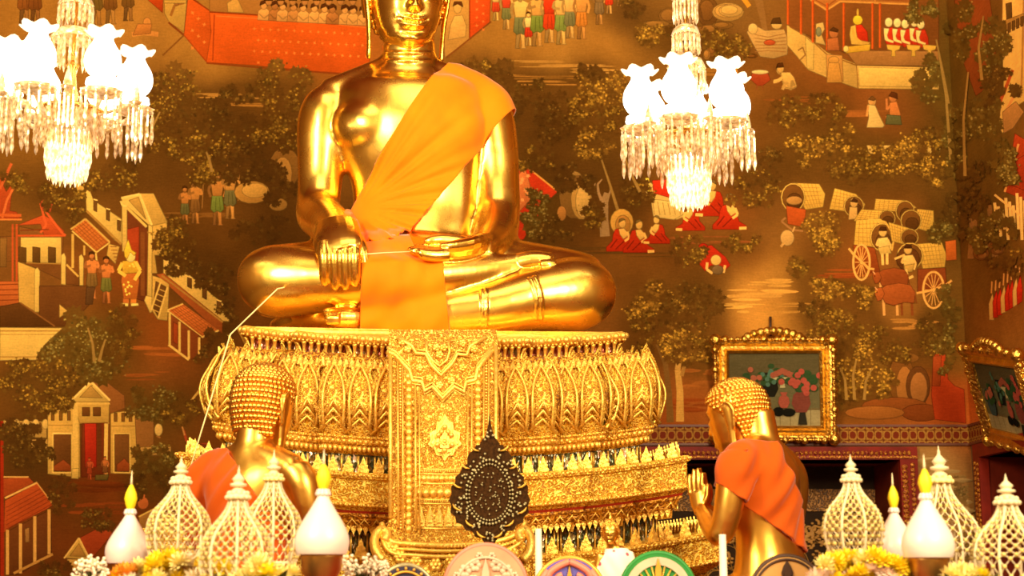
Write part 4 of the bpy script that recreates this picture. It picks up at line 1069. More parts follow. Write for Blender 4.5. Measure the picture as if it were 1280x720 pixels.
# legs: thighs, then shins; the viewer's-left shin lies on top
limb([(575, 330, -.05, 44, 44), (650, 345, .2, 44, 42), (715, 360, .38, 46, 42), (742, 366, .44, 40, 40), (756, 367, .45, 26, 30)])
limb([(748, 368, .42, 34, 36), (722, 368, .5, 44, 42), (670, 374, .55, 38, 40), (610, 386, .6, 30, 31), (545, 394, .6, 26, 25), (480, 398, .58, 20, 17), (440, 399, .58, 14, 12)])
limb([(470, 330, -.05, 44, 44), (400, 345, .2, 44, 42), (345, 352, .38, 44, 42), (322, 352, .42, 38, 40), (310, 352, .42, 26, 30)])
limb([(322, 352, .42, 34, 38), (345, 351, .5, 43, 43), (400, 351, .56, 38, 41), (460, 350, .62, 33, 36), (530, 346, .66, 25, 22), (600, 338, .62, 18, 14), (650, 329, .56, 14, 10)])
body.sphere(B(512, 350, .1), (.75, .55, .3), 24, 12)
body.sphere(B(640, 345, .2), (.5, .3, .2), 20, 10)
zseat = P(560, 416, 8.93).z
body.sphere((B(520, 300).x, 10.0, zseat + .205), (1.0, .5, .17), 28, 12)
base_me = fuse(body, .014, 34, .5)
full = MB()
mesh_to_mb(base_me, full)
def chain(mb, pts, n=4, seg=10, up=(0, -1, 0)):
    pp = smooth_path(pts, n)
    mb.tube([B(p[0], p[1], p[2]) for p in pp], [(p[3] * K, p[4] * K) for p in pp], seg, up=up)
# right hand: back of the hand, four fingers hanging over the shin, thumb at the side
chain(full, [(420, 284, .62, 25, 15), (421, 296, .76, 28, 13), (423, 308, .84, 28, 12), (425, 316, .86, 26, 11)], up=(0, -1, 0), seg=18)
for i, (x, y1) in enumerate([(405, 357), (418, 362), (431, 362), (443, 358)]):
    chain(full, [(x, 304, .84, 7, 8), (x, 320, .885, 7.2, 7.5), (x + .5, 338, .87, 6.6, 7), (x + 1, y1 - 8, .84, 6, 6), (x + 1, y1, .82, 3, 3)])
chain(full, [(440, 292, .7, 9, 9), (450, 308, .78, 8.5, 8), (454, 325, .8, 7.5, 7), (456, 346, .79, 6.5, 6), (456, 360, .78, 5, 5), (455, 366, .77, 2.5, 3)])
# left hand, palm up, fingers to the viewer's left
chain(full, [(604, 309, .5, 14, 20), (585, 314, .64, 13, 26), (562, 317, .7, 11, 27), (548, 317, .71, 9, 26)], up=(0, -.98, .2), seg=16)
for i, (d, y, x1) in enumerate([(.60, 314, 518), (.68, 315.5, 510), (.76, 317, 512), (.84, 318.5, 520)]):
    chain(full, [(560, y, d - .02, 8, 7.5), (545, y + 1, d, 7.5, 7), (530, y - .5, d + .01, 6.8, 6.5), (x1 + 6, y - 2.5, d + .015, 5.5, 5.5), (x1, y - 4, d + .01, 3, 3)])
chain(full, [(588, 306, .55, 9, 9), (570, 302, .56, 8.5, 8), (552, 300, .57, 7.5, 7), (538, 301, .58, 6, 6), (530, 302, .58, 3, 3)])
# upper foot (sole up) with toes, lower foot peeping out under the shin
chain(full, [(640, 331, .56, 12, 10), (662, 327, .56, 13, 15), (680, 326, .56, 11, 16), (688, 326, .56, 8, 14)], up=(0, -1, 0), seg=16)
for i, (d, y, r) in enumerate([(.64, 331, 5.5), (.60, 327.5, 5), (.555, 324.5, 4.6), (.51, 322, 4.2), (.47, 320, 4)]):
    chain(full, [(676, y, d, r, r), (686, y - .5, d + .005, r * 1.05, r), (694 - i * .8, y - 1, d, r * .7, r * .7)])
chain(full, [(460, 398, .6, 13, 12), (440, 397, .66, 13, 11), (420, 397, .68, 12, 10), (412, 397, .68, 9, 9)], seg=16)
for i, (y, d, r) in enumerate([(389, .68, 4.5), (394, .72, 4), (398, .735, 3.8), (402, .73, 3.6)]):
    chain(full, [(424, y, d, r, r), (412, y, d + .01, r * 1.05, r), (405 + i, y + .5, d, r * .7, r * .7)])
BH = .67
for y in (66, 76): full.tube([B(511 + 31.5 * math.cos(a), y, .02 + .168 * math.sin(a)) for a in [2 * PI * k / 32 for k in range(32)]], .012, 8, closed=True)
hc = B(511, 48, .03) + Vector((-.01, -.045, .5 * BH - .105))
MH = Matrix.Translation(hc) @ Matrix.Rotation(math.radians(15), 4, 'Z') @ Matrix.Rotation(math.radians(9), 4, 'X')
head_mb(full, BH, MH)
from mathutils.bvhtree import BVHTree
_bm = bmesh.new(); _bm.from_mesh(base_me); _tree = BVHTree.FromBMesh(_bm); _bm.free()
for line in ([(602, 361), (603, 375), (603, 390), (602, 408)], [(607, 360), (608, 375), (608, 390), (607, 408)], [(662, 347), (668, 360), (671, 378), (670, 400)], [(668, 345), (674, 360), (677, 378), (676, 400)]):
    pts = []
    for p in smooth_path(line, 6):
        h = _tree.ray_cast(Vector((0, 0, CZ)), ray(p[0], p[1]).normalized())
        if h[0] is not None: pts.append(h[0])
    if len(pts) > 3: full.tube(pts, .011, 8)
full_me = fuse(full, .0066, 3, .4)
place_mesh('body', full_me, M_GOLD, buddha)
hair_mb(BH, MH, sr=.03).build('hair', M_GOLD, buddha)
# ---- robe: the sash over one shoulder, cut from the relaxed skin of the torso
def vplane(p0, p1, d=.3):
    """plane through two pixels seen at the chest, parallel to the view depth; normal to the left of p0->p1"""
    a, b = B(*p0, d), B(*p1, d)
    t = (b - a).normalized()
    n = Vector((0, 1, 0)).cross(t)
    return a, n.normalized()
def fold_sash(co):
    # tension folds fanning from the waist to the shoulder
    w = B(446, 258, .3)
    dx, dz = co.x - w.x, co.z - w.z
    r = math.hypot(dx, dz); a = math.atan2(dz, dx)
    f = math.sin(a * 21 + 1.6 * math.sin(r * 3.1)) * .45 + math.sin(a * 37 + 1.3 + r * 2) * .35 + math.sin(a * 61 - r * 3) * .15
    return .03 * f * min(1, max(0, r - .06) / .3) * max(.2, 1 - r / 1.5)
up_a, up_n = vplane((550, 78), (441, 248))
lo_a, lo_n = vplane((644, 118), (511, 292))
planes = [(up_a, up_n if (B(400, 150, .3) - up_a).dot(up_n) > 0 else -up_n),
          (lo_a, lo_n if (B(640, 300, .3) - lo_a).dot(lo_n) > 0 else -lo_n),
          (B(512, 314, .3), Vector((0, 0, -1))), (B(437, 200, .3), Vector((-1, 0, 0))), (B(511, 84, 0), Vector((0, 0, 1)))]
sash_me = cut_cloth(base_me, planes, .03, 30, .012, fold_sash, 'robe')
robe = place_mesh('robe', sash_me, M_SAFFRON, buddha)
# ---- the free end hanging down in front
from mathutils.bvhtree import BVHTree
def strip_cloth():
    bm = bmesh.new(); bm.from_mesh(base_me); tree = BVHTree.FromBMesh(bm); bm.free()
    nu, nv = 40, 60
    Y = np.zeros((nv + 1, nu + 1)); 
    rows = []
    for j in range(nv + 1):
        t = j / nv
        py = lerp(294, 414, t)
        xl = interp(t, [(0, 449), (.3, 452), (1, 450)]); xr = interp(t, [(0, 512), (.2, 522), (.28, 554), (1, 562)])
        row = []
        for i in range(nu + 1):
            px = lerp(xl, xr, i / nu)
            d = ray(px, py)
            hit = tree.ray_cast(Vector((0, 0, CZ)), d.normalized())
            row.append((px, py, hit[0].y if hit[0] is not None else 9.2))
        rows.append(row)
    for j in range(nv + 1):
        for i in range(nu + 1): Y[j, i] = rows[j][i][2] - .052
    # the cloth never falls back behind what it already hangs over
    for j in range(1, nv + 1): Y[j] = np.minimum(Y[j], Y[j - 1] + .02)
    for k in range(14):
        Z = Y.copy(); Z[1:-1, 1:-1] = (Y[:-2, 1:-1] + Y[2:, 1:-1] + Y[1:-1, :-2] + Y[1:-1, 2:] + Y[1:-1, 1:-1]) / 5; Z[:, 0] = Z[:, 1]; Z[:, -1] = Z[:, -2]; Y = np.minimum(Z, Y + .004)
    mb = MB()
    vs = []
    for j in range(nv + 1):
        for i in range(nu + 1):
            u, v = i / nu, j / nv
            f = .014 * math.sin(u * 9 + 1.5 * math.sin(v * 4)) * (1 - .6 * v) + .008 * math.sin(u * 23 + v * 5) * (1 - .7 * v) + .010 * math.sin(v * 12 + u * 5 + 2 * math.sin(u * 4)) * v + .006 * math.sin((u + v) * 17) * v
            vs.append(P(rows[j][i][0], rows[j][i][1], Y[j, i] - .004 + f))
    fs = [(j * (nu + 1) + i, j * (nu + 1) + i + 1, (j + 1) * (nu + 1) + i + 1, (j + 1) * (nu + 1) + i) for j in range(nv) for i in range(nu)]
    mb.add(vs, fs, True)
    me = mb.mesh('robe_end')
    o = bpy.data.objects.new('tmp', me); C.objects.link(o)
    s = o.modifiers.new('s', 'SOLIDIFY'); s.thickness = .012; s.offset = 0
    r = eval_mesh(o, 'robe_end'); bpy.data.objects.remove(o)
    return r
place_mesh('hanging_end', strip_cloth(), M_SAFFRON, robe)
# ------------------------------------------------------------------ the carved throne
def carved_mat(name, scale=26.0, hi=(242, 172, 34), top=(255, 220, 96), lo=(124, 58, 4), metal=.35, rough=.42, bstr=.7, stretch=(1, 1, 1)):
    t = NT(name)
    vec = t.coord(stretch)
    nz = t.node('ShaderNodeTexNoise'); nz.inputs['Scale'].default_value = scale * .6; nz.inputs['Detail'].default_value = 2
    t.l(vec, nz.inputs['Vector'])
    mx = t.node('ShaderNodeVectorMath', operation='SCALE'); mx.inputs['Scale'].default_value = .055
    t.l(nz.outputs['Color'], mx.inputs[0])
    ad = t.node('ShaderNodeVectorMath', operation='ADD'); t.l(vec, ad.inputs[0]); t.l(mx.outputs[0], ad.inputs[1])
    v = t.node('ShaderNodeTexVoronoi', feature='F1'); v.inputs['Scale'].default_value = scale
    t.l(ad.outputs[0], v.inputs['Vector'])
    m = t.node('ShaderNodeMath', operation='MULTIPLY'); m.inputs[1].default_value = 13.0; t.l(v.outputs['Distance'], m.inputs[0])
    s = t.node('ShaderNodeMath', operation='SINE'); t.l(m.outputs[0], s.inputs[0])
    h = t.node('ShaderNodeMath', operation='MULTIPLY_ADD'); h.inputs[1].default_value = .5; h.inputs[2].default_value = .5; t.l(s.outputs[0], h.inputs[0])
    big = t.noise(vec, 3.0, 3)
    h2 = t.node('ShaderNodeMath', operation='MULTIPLY_ADD'); h2.inputs[1].default_value = .35; t.l(big, h2.inputs[0]); t.l(h.outputs[0], h2.inputs[2])
    col = t.ramp(h2.outputs[0], [(.12, s2l(lo)), (.42, s2l(hi)), (.95, s2l(hi)), (1.0, s2l(top))])  # crevice shade and highlights of the carving are painted into this ramp
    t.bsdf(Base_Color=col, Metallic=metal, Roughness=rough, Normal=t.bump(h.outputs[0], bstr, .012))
    return t.m
M_CARVED = carved_mat('carved_gold', 36)
M_CARVEDF = carved_mat('carved_gold_fine', 40)
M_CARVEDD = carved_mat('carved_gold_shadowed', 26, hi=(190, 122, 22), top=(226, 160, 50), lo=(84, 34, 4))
M_RAISED = gold_mat('gilt_plaster', (.88, .52, .07), (1.0, .66, .14), .40, 12, bump=.25, bscale=60, metal=.7)
M_REDLINE = flat_mat('red_undercoat', (150, 34, 14), .4)
def mosaic_mat(name, stops, scale=60, metal=.35):
    t = NT(name)
    v = t.node('ShaderNodeTexVoronoi'); v.inputs['Scale'].default_value = scale
    t.l(t.coord((1, 1, .55)), v.inputs['Vector'])
    sp_ = t.node('ShaderNodeSeparateXYZ'); t.l(v.outputs['Color'], sp_.inputs[0])
    col = t.ramp(sp_.outputs[0], [(p, s2l(c)) for p, c in stops])
    t.bsdf(Base_Color=col, Metallic=metal, Roughness=.2, Normal=t.bump(v.outputs['Distance'], .5, .01))
    return t.m
M_GLASSG = mosaic_mat('green_glass_mosaic', [(0, (40, 40, 14)), (.4, (64, 60, 22)), (.6, (112, 80, 26)), (.8, (60, 74, 36)), (.92, (190, 170, 120)), (1, (230, 190, 170))])
M_GLASSP = mosaic_mat('pink_glass_mosaic', [(0, (120, 50, 16)), (.4, (176, 70, 40)), (.6, (150, 110, 40)), (.8, (206, 130, 110)), (1, (120, 140, 60))])

TH = math.radians(6)
CX = P(536, 420, 9.95).x
CYT = 10.05
RT = Matrix.Rotation(TH, 3, 'Z')
throne = thing('carved_throne', 'tall gilded tiered throne base carved with lotus petals under the seated Buddha', 'throne', (CX, CYT, 1.0))
SAG = .105
def tw(x, y, z):
    """throne space (centred, front = -y) to world, with the boat-like sag of every moulding"""
    q = min(abs(x), 1.8) / 1.35
    p = RT @ Vector((x * .972, y, 0))
    return Vector((CX + p.x, CYT + p.y, z + SAG * q * q))
def zf(py, Y): return P(560, py, Y).z
D0 = 1.12
def outline(o, step=.06):
    """stepped plan of the base, pushed out by o; counter-clockwise seen from above"""
    q = [(.73, -D0), (.73, -D0 + .08), (1.05, -D0 + .08), (1.05, -D0 + .17), (1.38, -D0 + .17), (1.38, -.55), (1.38, .55)]
    q = [(x + o, y - o if y < 0 else y + o) if i < 5 else (x + o, y) for i, (x, y) in enumerate(q)]
    h = q[:6]
    right = h + [(x, -y) for x, y in reversed(h)]
    full = right + [(-x, -y) for x, y in right]
    out = []
    for (a, b) in zip(full, full[1:] + full[:1]):
        L = math.hypot(b[0] - a[0], b[1] - a[1])
        n = max(1, int(math.ceil(L / step)))
        n = {True: n}.get(True)
        out.append((a, b, n))
    return out
NSEG = [s[2] for s in outline(0.0)]
def ring(o):
    pts = []
    for (a, b, _), n in zip(outline(o), NSEG):
        for k in range(n): pts.append((lerp(a[0], b[0], k / n), lerp(a[1], b[1], k / n)))
    return pts
def tier(prof, smooth=False, mb=None):
    mb = mb or MB()
    mb.rings([[tw(x, y, z) for x, y in ring(o)] for o, z in prof], cap=True, smooth=smooth)
    return mb
def along(o, spacing, part='front'):
    """points with outward angle along the stepped front (or the flanks)"""
    res = []
    segs = outline(o)
    for (a, b, _) in segs:
        L = math.hypot(b[0] - a[0], b[1] - a[1])
        tx, ty = (b[0] - a[0]) / L, (b[1] - a[1]) / L
        nx, ny = ty, -tx
        front = (a[1] < -.5 and b[1] < -.5)
        flank = (not front) and abs(nx) > .5 and not (a[1] > .5 and b[1] > .5)
        if (part == 'front' and not front) or (part == 'flank' and not flank): continue
        n = max(1, int(round(L / spacing)))
        if L < spacing * .5: continue
        for k in range(n):
            t = (k + .5) / n
            res.append((lerp(a[0], b[0], t), lerp(a[1], b[1], t), math.atan2(nx, -ny), L / n))
    return res
def row_spheres(mb, o, z, sp, r, parts=('front', 'flank'), squash=1.0):
    for part in parts:
        for x, y, a, w in along(o, sp, part):
            mb.sphere(tw(x, y, z), (r, r, r * squash), 6, 4)
def put(name, me, x, y, z, a, parent=None, s=1.0):
    o = bpy.data.objects.new(name, me); C.objects.link(o); o.parent = parent or throne
    o.location = tw(x, y, z) - throne.location
    o.rotation_euler = (0, 0, a + TH)
    if s != 1.0: o.scale = (s, s, s)
    return o
YF = 8.93          # depth of the front face at the rim
# levels of the mouldings, from the photo
z_rim1, z_rim0 = zf(417, YF), zf(430, YF)
z_bal0 = zf(453, YF)
z_lo0 = zf(548, YF - .05)
z_co1, z_co0 = z_lo0, zf(568, YF - .05)
z_rc0 = zf(592, YF)
z_l11, z_l10 = zf(593, YF - .22), zf(638, YF - .22)
z_f0 = zf(666, YF - .12)
z_r20 = zf(697, YF)
z_l21, z_l20 = zf(698, YF - .38), zf(742, YF - .38)
rimo, balo, coro, reco, l1o, f0o, r2o, l2o = -.15, -.19, .0, -.08, .19, .08, .0, .36
# ---- rim
m = tier([(rimo - .02, z_rim0), (rimo, z_rim0 + .012), (rimo + .012, (z_rim0 + z_rim1) / 2), (rimo, z_rim1 - .012), (rimo - .015, z_rim1)])
row_spheres(m, rimo + .012, (z_rim0 + z_rim1) / 2, .05, .021)
row_spheres(m, rimo + .004, z_rim0 + .006, .025, .009)
m.build('rim', M_RAISED, throne)
m = tier([(balo - .03, z_bal0 - .05), (balo - .03, z_rim0 + .01)])
m.build('mosaic_neck', M_GLASSP, throne)
# slender upright petals under the rim
def baluster_mesh():
    mb = MB()
    h = z_rim0 - z_bal0
    prof = [(.006, 0), (.013, .12 * h), (.014, .3 * h), (.009, .6 * h), (.012, .85 * h), (.019, h)]
    mb.lathe(prof, seg=7)
    mb.v = [(x, y - .012 * math.sin(z / h * 2.2) * -1 - .035 * (z / h) ** 2.2, z) for x, y, z in mb.v]
    me = mb.mesh('slender_petal'); me.materials.append(M_RAISED); return me
bal = baluster_mesh()
for x, y, a, w in along(balo, .044, 'front')[:100]: put('slender_petal', bal, x, y, z_bal0, a)
m = MB()
for x, y, a, w in along(balo, .044, 'flank'):
    R = Matrix.Rotation(a + TH, 3, 'Z'); p = tw(x, y, z_bal0)
    m.add([R @ v.co + p for v in bal.vertices], [tuple(f.vertices) for f in bal.polygons])
tag(m.build('slender_petal_row', M_RAISED, throne), kind='stuff')
# ---- lotus
hl = z_bal0 + .03 - z_lo0
def lot_o(t): return interp(t, [(0, -.03), (.12, .02), (.3, .052), (.5, .045), (.75, -.01), (1, -.09)])
m = tier([(lot_o(t) - .03, z_lo0 + hl * t) for t in np.linspace(0, 1, 12)])
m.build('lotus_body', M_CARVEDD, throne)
def petal_mesh(W, H, lift, name, ridge=.016):
    mb = MB()
    nu, nv = 18, 22
    def wid(v):
        return W * (interp(v, [(0, .86), (.3, 1), (.55, .98), (1, 1)]) if v < .55 else .98 * (1 - ((v - .55) / .45) ** 1.9))
    vs = []
    for j in range(nv + 1):
        v = j / nv
        for i in range(nu + 1):
            u = -1 + 2 * i / nu
            o = lot_o(v * .97) + .02 * (1 - u * u) + lift
            e = abs(u)
            o += ridge * gs(e - .86, .09) + ridge * .7 * gs(e - .62, .05)
            o += .004 * math.sin(u * 26) * math.sin(v * 40)
            if v > .9: o += (v - .9) * .5
            vs.append((u * wid(v), -o, H * v))
    fs = [(j * (nu + 1) + i, j * (nu + 1) + i + 1, (j + 1) * (nu + 1) + i + 1, (j + 1) * (nu + 1) + i) for j in range(nv) for i in range(nu)]
    mb.add(vs, fs, True)
    # outlined pointed arch
    arch = [(W * .72 * k, -(lot_o(v) + .045 + lift), H * v) for k, v in [(-.9, .1), (-1, .35), (-.95, .52), (-.7, .68), (-.35, .78), (0, .86), (.35, .78), (.7, .68), (.95, .52), (1, .35), (.9, .1)]]
    mb.tube([p[:3] for p in smooth_path(arch, 3)], .008, 6, up=(0, -1, 0))
    # chevrons at the foot
    for k in range(3):
        zz = .02 + .05 * k
        mb.tube([(-W * (.95 - .25 * k), -(lot_o(zz / H) + .03 + lift), zz), (0, -(lot_o(zz / H + .12) + .05 + lift), zz + .075), (W * (.95 - .25 * k), -(lot_o(zz / H) + .03 + lift), zz)], .009, 6, up=(0, -1, 0))
    me = mb.mesh(name); me.materials.append(M_CARVEDF); me.materials.append(M_RAISED)
    nq = nu * nv
    for i, p in enumerate(me.polygons): p.material_index = 0 if i < nq else 1
    return me
pm = petal_mesh(.088, hl * 1.0, .0, 'lotus_petal')
pb = petal_mesh(.075, hl * 1.08, -.035, 'lotus_petal', .01)
for part in ('front', 'flank'):
    for x, y, a, w in along(-.01, .165, part): put('lotus_petal', pm, x, y, z_lo0, a)
for x, y, a, w in along(-.02, .165, 'front'):
    put('lotus_petal', pb, x + w / 2 * math.cos(a), y + w / 2 * math.sin(a), z_lo0, a)
# small leaf tips along the top of the lotus and where it meets the cornice
m = MB()
for part in ('front', 'flank'):
    for x, y, a, w in along(-.035, .036, part):
        c = tw(x, y, z_bal0 - .02); R = Matrix.Rotation(a + TH, 3, 'Z')
        pts = [(-.015, 0, -.03), (.015, 0, -.03), (.016, -.008, -.01), (0, -.012, .025), (-.016, -.008, -.01)]
        m.prism([c + R @ (Vector(p) + Vector((0, -.0, 0))) for p in pts], R @ Vector((0, -.012, 0)))
m.build('leaf_tip_row', M_RAISED, throne)
# ---- cornice
dz = z_co1 - z_co0
m = tier([(reco, z_co0 - .01), (coro - .06, z_co0 + .005), (coro - .03, z_co0 + dz * .3), (coro - .035, z_co0 + dz * .42), (coro - .012, z_co0 + dz * .5), (coro - .012, z_co0 + dz * .82), (coro, z_co0 + dz * .86), (coro, z_co1), (coro - .06, z_co1 + .012)])
m.build('cornice', M_CARVEDF, throne)
m = MB()
row_spheres(m, coro - .006, z_co0 + dz * .66, .034, .0135)
row_spheres(m, coro - .03, z_co0 + dz * .22, .03, .014, squash=1.4)
row_spheres(m, coro + .002, z_co0 + dz * .93, .03, .008)
m.build('cornice_beading', M_RAISED, throne)
# ---- mosaic recess, and a row of little flame finials standing on the ledge in front of it
m = tier([(reco, z_rc0 - .03), (reco, z_co0)]); m.build('mosaic_recess', M_GLASSG, throne)
def flame_mesh(s=1.0, name='flame_finial'):
    mb = MB()
    for (w, h, y) in ((.042, .125, 0), (.026, .10, -.012), (.014, .07, -.02)):
        pts = [(-w * .8, 0), (w * .8, 0), (w, h * .22), (w * .72, h * .36), (w * .8, h * .46), (w * .4, h * .62), (w * .3, h * .74), (0, h), (-w * .3, h * .74), (-w * .4, h * .62), (-w * .8, h * .46), (-w * .72, h * .36), (-w, h * .22)]
        mb.prism([Vector((x * s, y * s, z * s)) for x, z in pts], (0, .012 * s, 0))
    me = mb.mesh(name); me.materials.append(M_RAISED); return me
fl = flame_mesh(.8)
for x, y, a, w in along(l1o - .06, .092, 'front'): put('flame_finial', fl, x, y, z_l11 - .005, a)
def row_of(m, me, o, sp, z, side):
    for x, y, a, w in along(o, sp, 'flank'):
        if x * side < 0: continue
        R = Matrix.Rotation(a + TH, 3, 'Z'); p = tw(x, y, z)
        m.add([R @ v.co + p for v in me.vertices], [tuple(f.vertices) for f in me.polygons], False)
for sd in (-1, 1):
    m = MB(); row_of(m, fl, l1o - .06, .092, z_l11 - .005, sd); m.build('flame_finial_row', M_RAISED, throne)
m = MB()
for x, y, a, w in along(reco + .01, .05, 'front'):
    p = tw(x, y, 0); m.tube([tw(x, y, z_rc0), tw(x, y, z_co0 - .02)], .007, 5)
m.build('recess_rib_row', M_RAISED, throne)
# ---- first ledge
h1 = z_l11 - z_l10
m = tier([(f0o + .05, z_l10 - .03), (l1o - .02, z_l10), (l1o, z_l10 + .01), (l1o, z_l10 + h1 * .14), (l1o - .018, z_l10 + h1 * .18), (l1o - .018, z_l10 + h1 * .78), (l1o, z_l10 + h1 * .82), (l1o, z_l11 - .012), (l1o - .02, z_l11), (reco, z_l11 + .01)])
m.build('carved_ledge', M_CARVED, throne)
m = MB()
for zz in (.08, .9):
    m = MB(); row_spheres(m, l1o + .004, z_l10 + h1 * zz, .027, .0105)
    m.build('ledge_beading', M_RAISED, throne)
m = tier([(f0o + .06, z_l10 - .035), (f0o + .075, z_l10 - .005)]); m.build('red_band', M_REDLINE, throne)
m = tier([(f0o - .02, z_f0), (f0o, z_f0 + .01), (f0o + .02, z_f0 + .03), (f0o + .045, z_l10 - .06), (f0o + .065, z_l10 - .045), (f0o + .065, z_l10 - .03)])
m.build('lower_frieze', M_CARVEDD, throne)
m = MB()
for part in ('front', 'flank'):
    for x, y, a, w in along(f0o + .0, .036, part):
        c = tw(x, y, z_f0 + .012); R = Matrix.Rotation(a + TH, 3, 'Z')
        m.prism([c + R @ Vector(p) for p in ((-.016, -.004, 0), (0, -.004, -.04), (.016, -.004, 0), (0, -.004, .016))], R @ Vector((0, -.01, 0)))
row_spheres(m, f0o + .008, z_f0 + .022, .028, .009)
# chevron strapwork on the sloping frieze
for x, y, a, w in along(f0o + .035, .075, 'front'):
    c = tw(x, y, (z_f0 + z_l10) / 2); R = Matrix.Rotation(a + TH, 3, 'Z')
    for s in (-1, 1): m.tube([c + R @ Vector(p) for p in ((-.037, -.004 * s + .0, -.045 * s), (0, -.012, .0), (.037, -.004 * s, -.045 * s))], .005, 5)
m.build('pendant_fringe', M_RAISED, throne)
m = tier([(r2o, z_r20 - .03), (r2o, z_f0 + .02)]); m.build('mosaic_recess', M_GLASSG, throne)
m = MB()
for x, y, a, w in along(r2o + .01, .05, 'front'): m.tube([tw(x, y, z_r20), tw(x, y, z_f0 - .01)], .007, 5)
m.build('recess_rib_row', M_RAISED, throne)
# ---- second ledge and what is below
for x, y, a, w in along(l2o - .07, .1, 'front'): put('flame_finial', fl, x, y, z_l21 - .005, a, s=1.05)
for sd in (-1, 1):
    m = MB(); row_of(m, fl, l2o - .07, .1, z_l21 - .005, sd); m.build('flame_finial_row', M_RAISED, throne)
h2 = z_l21 - z_l20
m = tier([(l2o - .1, z_l20 - .04), (l2o - .02, z_l20), (l2o, z_l20 + .01), (l2o, z_l20 + h2 * .14), (l2o - .018, z_l20 + h2 * .18), (l2o - .018, z_l20 + h2 * .78), (l2o, z_l20 + h2 * .82), (l2o, z_l21 - .012), (l2o - .02, z_l21), (r2o, z_l21 + .01)])
m.build('carved_ledge', M_CARVED, throne)
m = MB()
for zz in (.08, .9):
    m = MB(); row_spheres(m, l2o + .004, z_l20 + h2 * zz, .027, .0105)
    m.build('ledge_beading', M_RAISED, throne)
m = tier([(l2o + .1, 1.0), (l2o + .1, 1.15), (l2o + .02, 1.2), (l2o - .1, 1.3), (l2o - .1, z_l20 - .03)])
m.v = [(x, y, max(1.0, z)) for x, y, z in m.v]
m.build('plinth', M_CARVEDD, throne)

# ---- the long front panel that hangs over all the tiers
def pt(px, py, h=0.0):
    Y = interp(py, [(410, 8.80), (440, 8.78), (560, 8.66), (640, 8.56), (690, 8.42), (760, 8.38)])
    return P(px, py, Y + .105 * (px - 553) * .0047 - h)
m = MB()
rows = [(412, 486, 621), (440, 486, 622), (500, 486, 623), (560, 486, 624), (620, 486, 626), (648, 487, 627), (658, 484, 634), (668, 478, 648), (684, 473, 660), (704, 480, 662), (730, 486, 650), (756, 490, 640)]
N = 16
front = [[pt(lerp(a, b, k / N), y) for k in range(N + 1)] for y, a, b in rows]
back = [[p + Vector((0, .34 if i < 9 else .2, 0)) for p in r] for i, r in enumerate(front)]
vs = [p for r in front for p in r] + [p for r in back for p in r]
nr = len(rows); W1 = N + 1; off = nr * W1
fs = []
for j in range(nr - 1):
    for i in range(N):
        fs.append((j * W1 + i, (j + 1) * W1 + i, (j + 1) * W1 + i + 1, j * W1 + i + 1))
        fs.append((off + j * W1 + i, off + j * W1 + i + 1, off + (j + 1) * W1 + i + 1, off + (j + 1) * W1 + i))
    fs.append((j * W1, off + j * W1, off + (j + 1) * W1, (j + 1) * W1)); fs.append((j * W1 + N, (j + 1) * W1 + N, off + (j + 1) * W1 + N, off + j * W1 + N))
for i in range(N):
    fs.append((i, i + 1, off + i + 1, off + i)); b = (nr - 1) * W1; fs.append((b + i, off + b + i, off + b + i + 1, b + i + 1))
m.add(vs, fs, False)
panel = m.build('front_panel', carved_mat('carved_gold_panel', 46, hi=(236, 166, 36), lo=(130, 64, 8)), throne)
def strap(m, pts, r=.008, h=.006): m.tube([pt(x, y, h) for x, y in pts], r, 6, up=(0, -1, 0))
def beads(m, x0, y0, x1, y1, n, r, h=.008):
    for k in range(n): m.sphere(pt(lerp(x0, x1, k / (n - 1)), lerp(y0, y1, k / (n - 1)), h), (r, r * .8, r), 6, 4)
m = MB()
# side borders: rails with bead columns between
for xs in ((488, 497, 503, 519, 524), (620, 611, 605, 590, 585)):
    q = 1 if xs[0] < 550 else -1
    strap(m, [(xs[0], 432), (xs[0], 648)], .012); strap(m, [(xs[1], 440), (xs[1] + 1 * q, 660)], .006); strap(m, [(xs[2], 452), (xs[2] + 1 * q, 664)], .005)
    strap(m, [(xs[3], 470), (xs[3] + q, 664)], .006); strap(m, [(xs[4], 484), (xs[4] + q, 668)], .004)
    beads(m, (xs[1] + xs[2]) / 2, 446, (xs[1] + xs[2]) / 2 + q, 660, 58, .0085)
    beads(m, (xs[2] + xs[3]) / 2, 462, (xs[2] + xs[3]) / 2, 662, 24, .024)
for y0 in (586, 592, 604, 624, 629, 660): strap(m, [(520, y0), (552, y0 + 1), (590, y0)], .006)
beads(m, 522, 589, 588, 589, 24, .007); beads(m, 524, 598, 586, 598, 12, .02); beads(m, 522, 626.5, 588, 626.5, 24, .006); beads(m, 524, 616, 586, 616, 8, .028)
m.build('border_strapwork', M_RAISED, panel)
m = MB()
def cz(pts): return [(470 + x / 5.54, 400 + y / 5.54) for x, y in pts]
zz = [(75, 215), (130, 240), (235, 350), (250, 420), (320, 428), (335, 495), (390, 460), (460, 545), (540, 460), (610, 500), (620, 430), (690, 415), (700, 340), (800, 215)]
strap(m, cz(zz), .016, .016); strap(m, cz([(x, y - 26) for x, y in zz]), .008, .012); strap(m, cz([(x, y + 22) for x, y in zz]), .006, .01)
z2 = [(150, 120), (250, 180), (275, 230), (345, 235), (380, 310), (450, 385), (530, 300), (560, 235), (630, 245), (650, 180), (760, 120)]
strap(m, cz(z2), .013, .014); strap(m, cz([(x, y - 24) for x, y in z2[2:-2]]), .007, .012)
z3 = [(350, 150), (350, 220), (390, 280), (440, 320), (490, 280), (510, 220), (500, 150)]
strap(m, cz(z3), .009, .012)
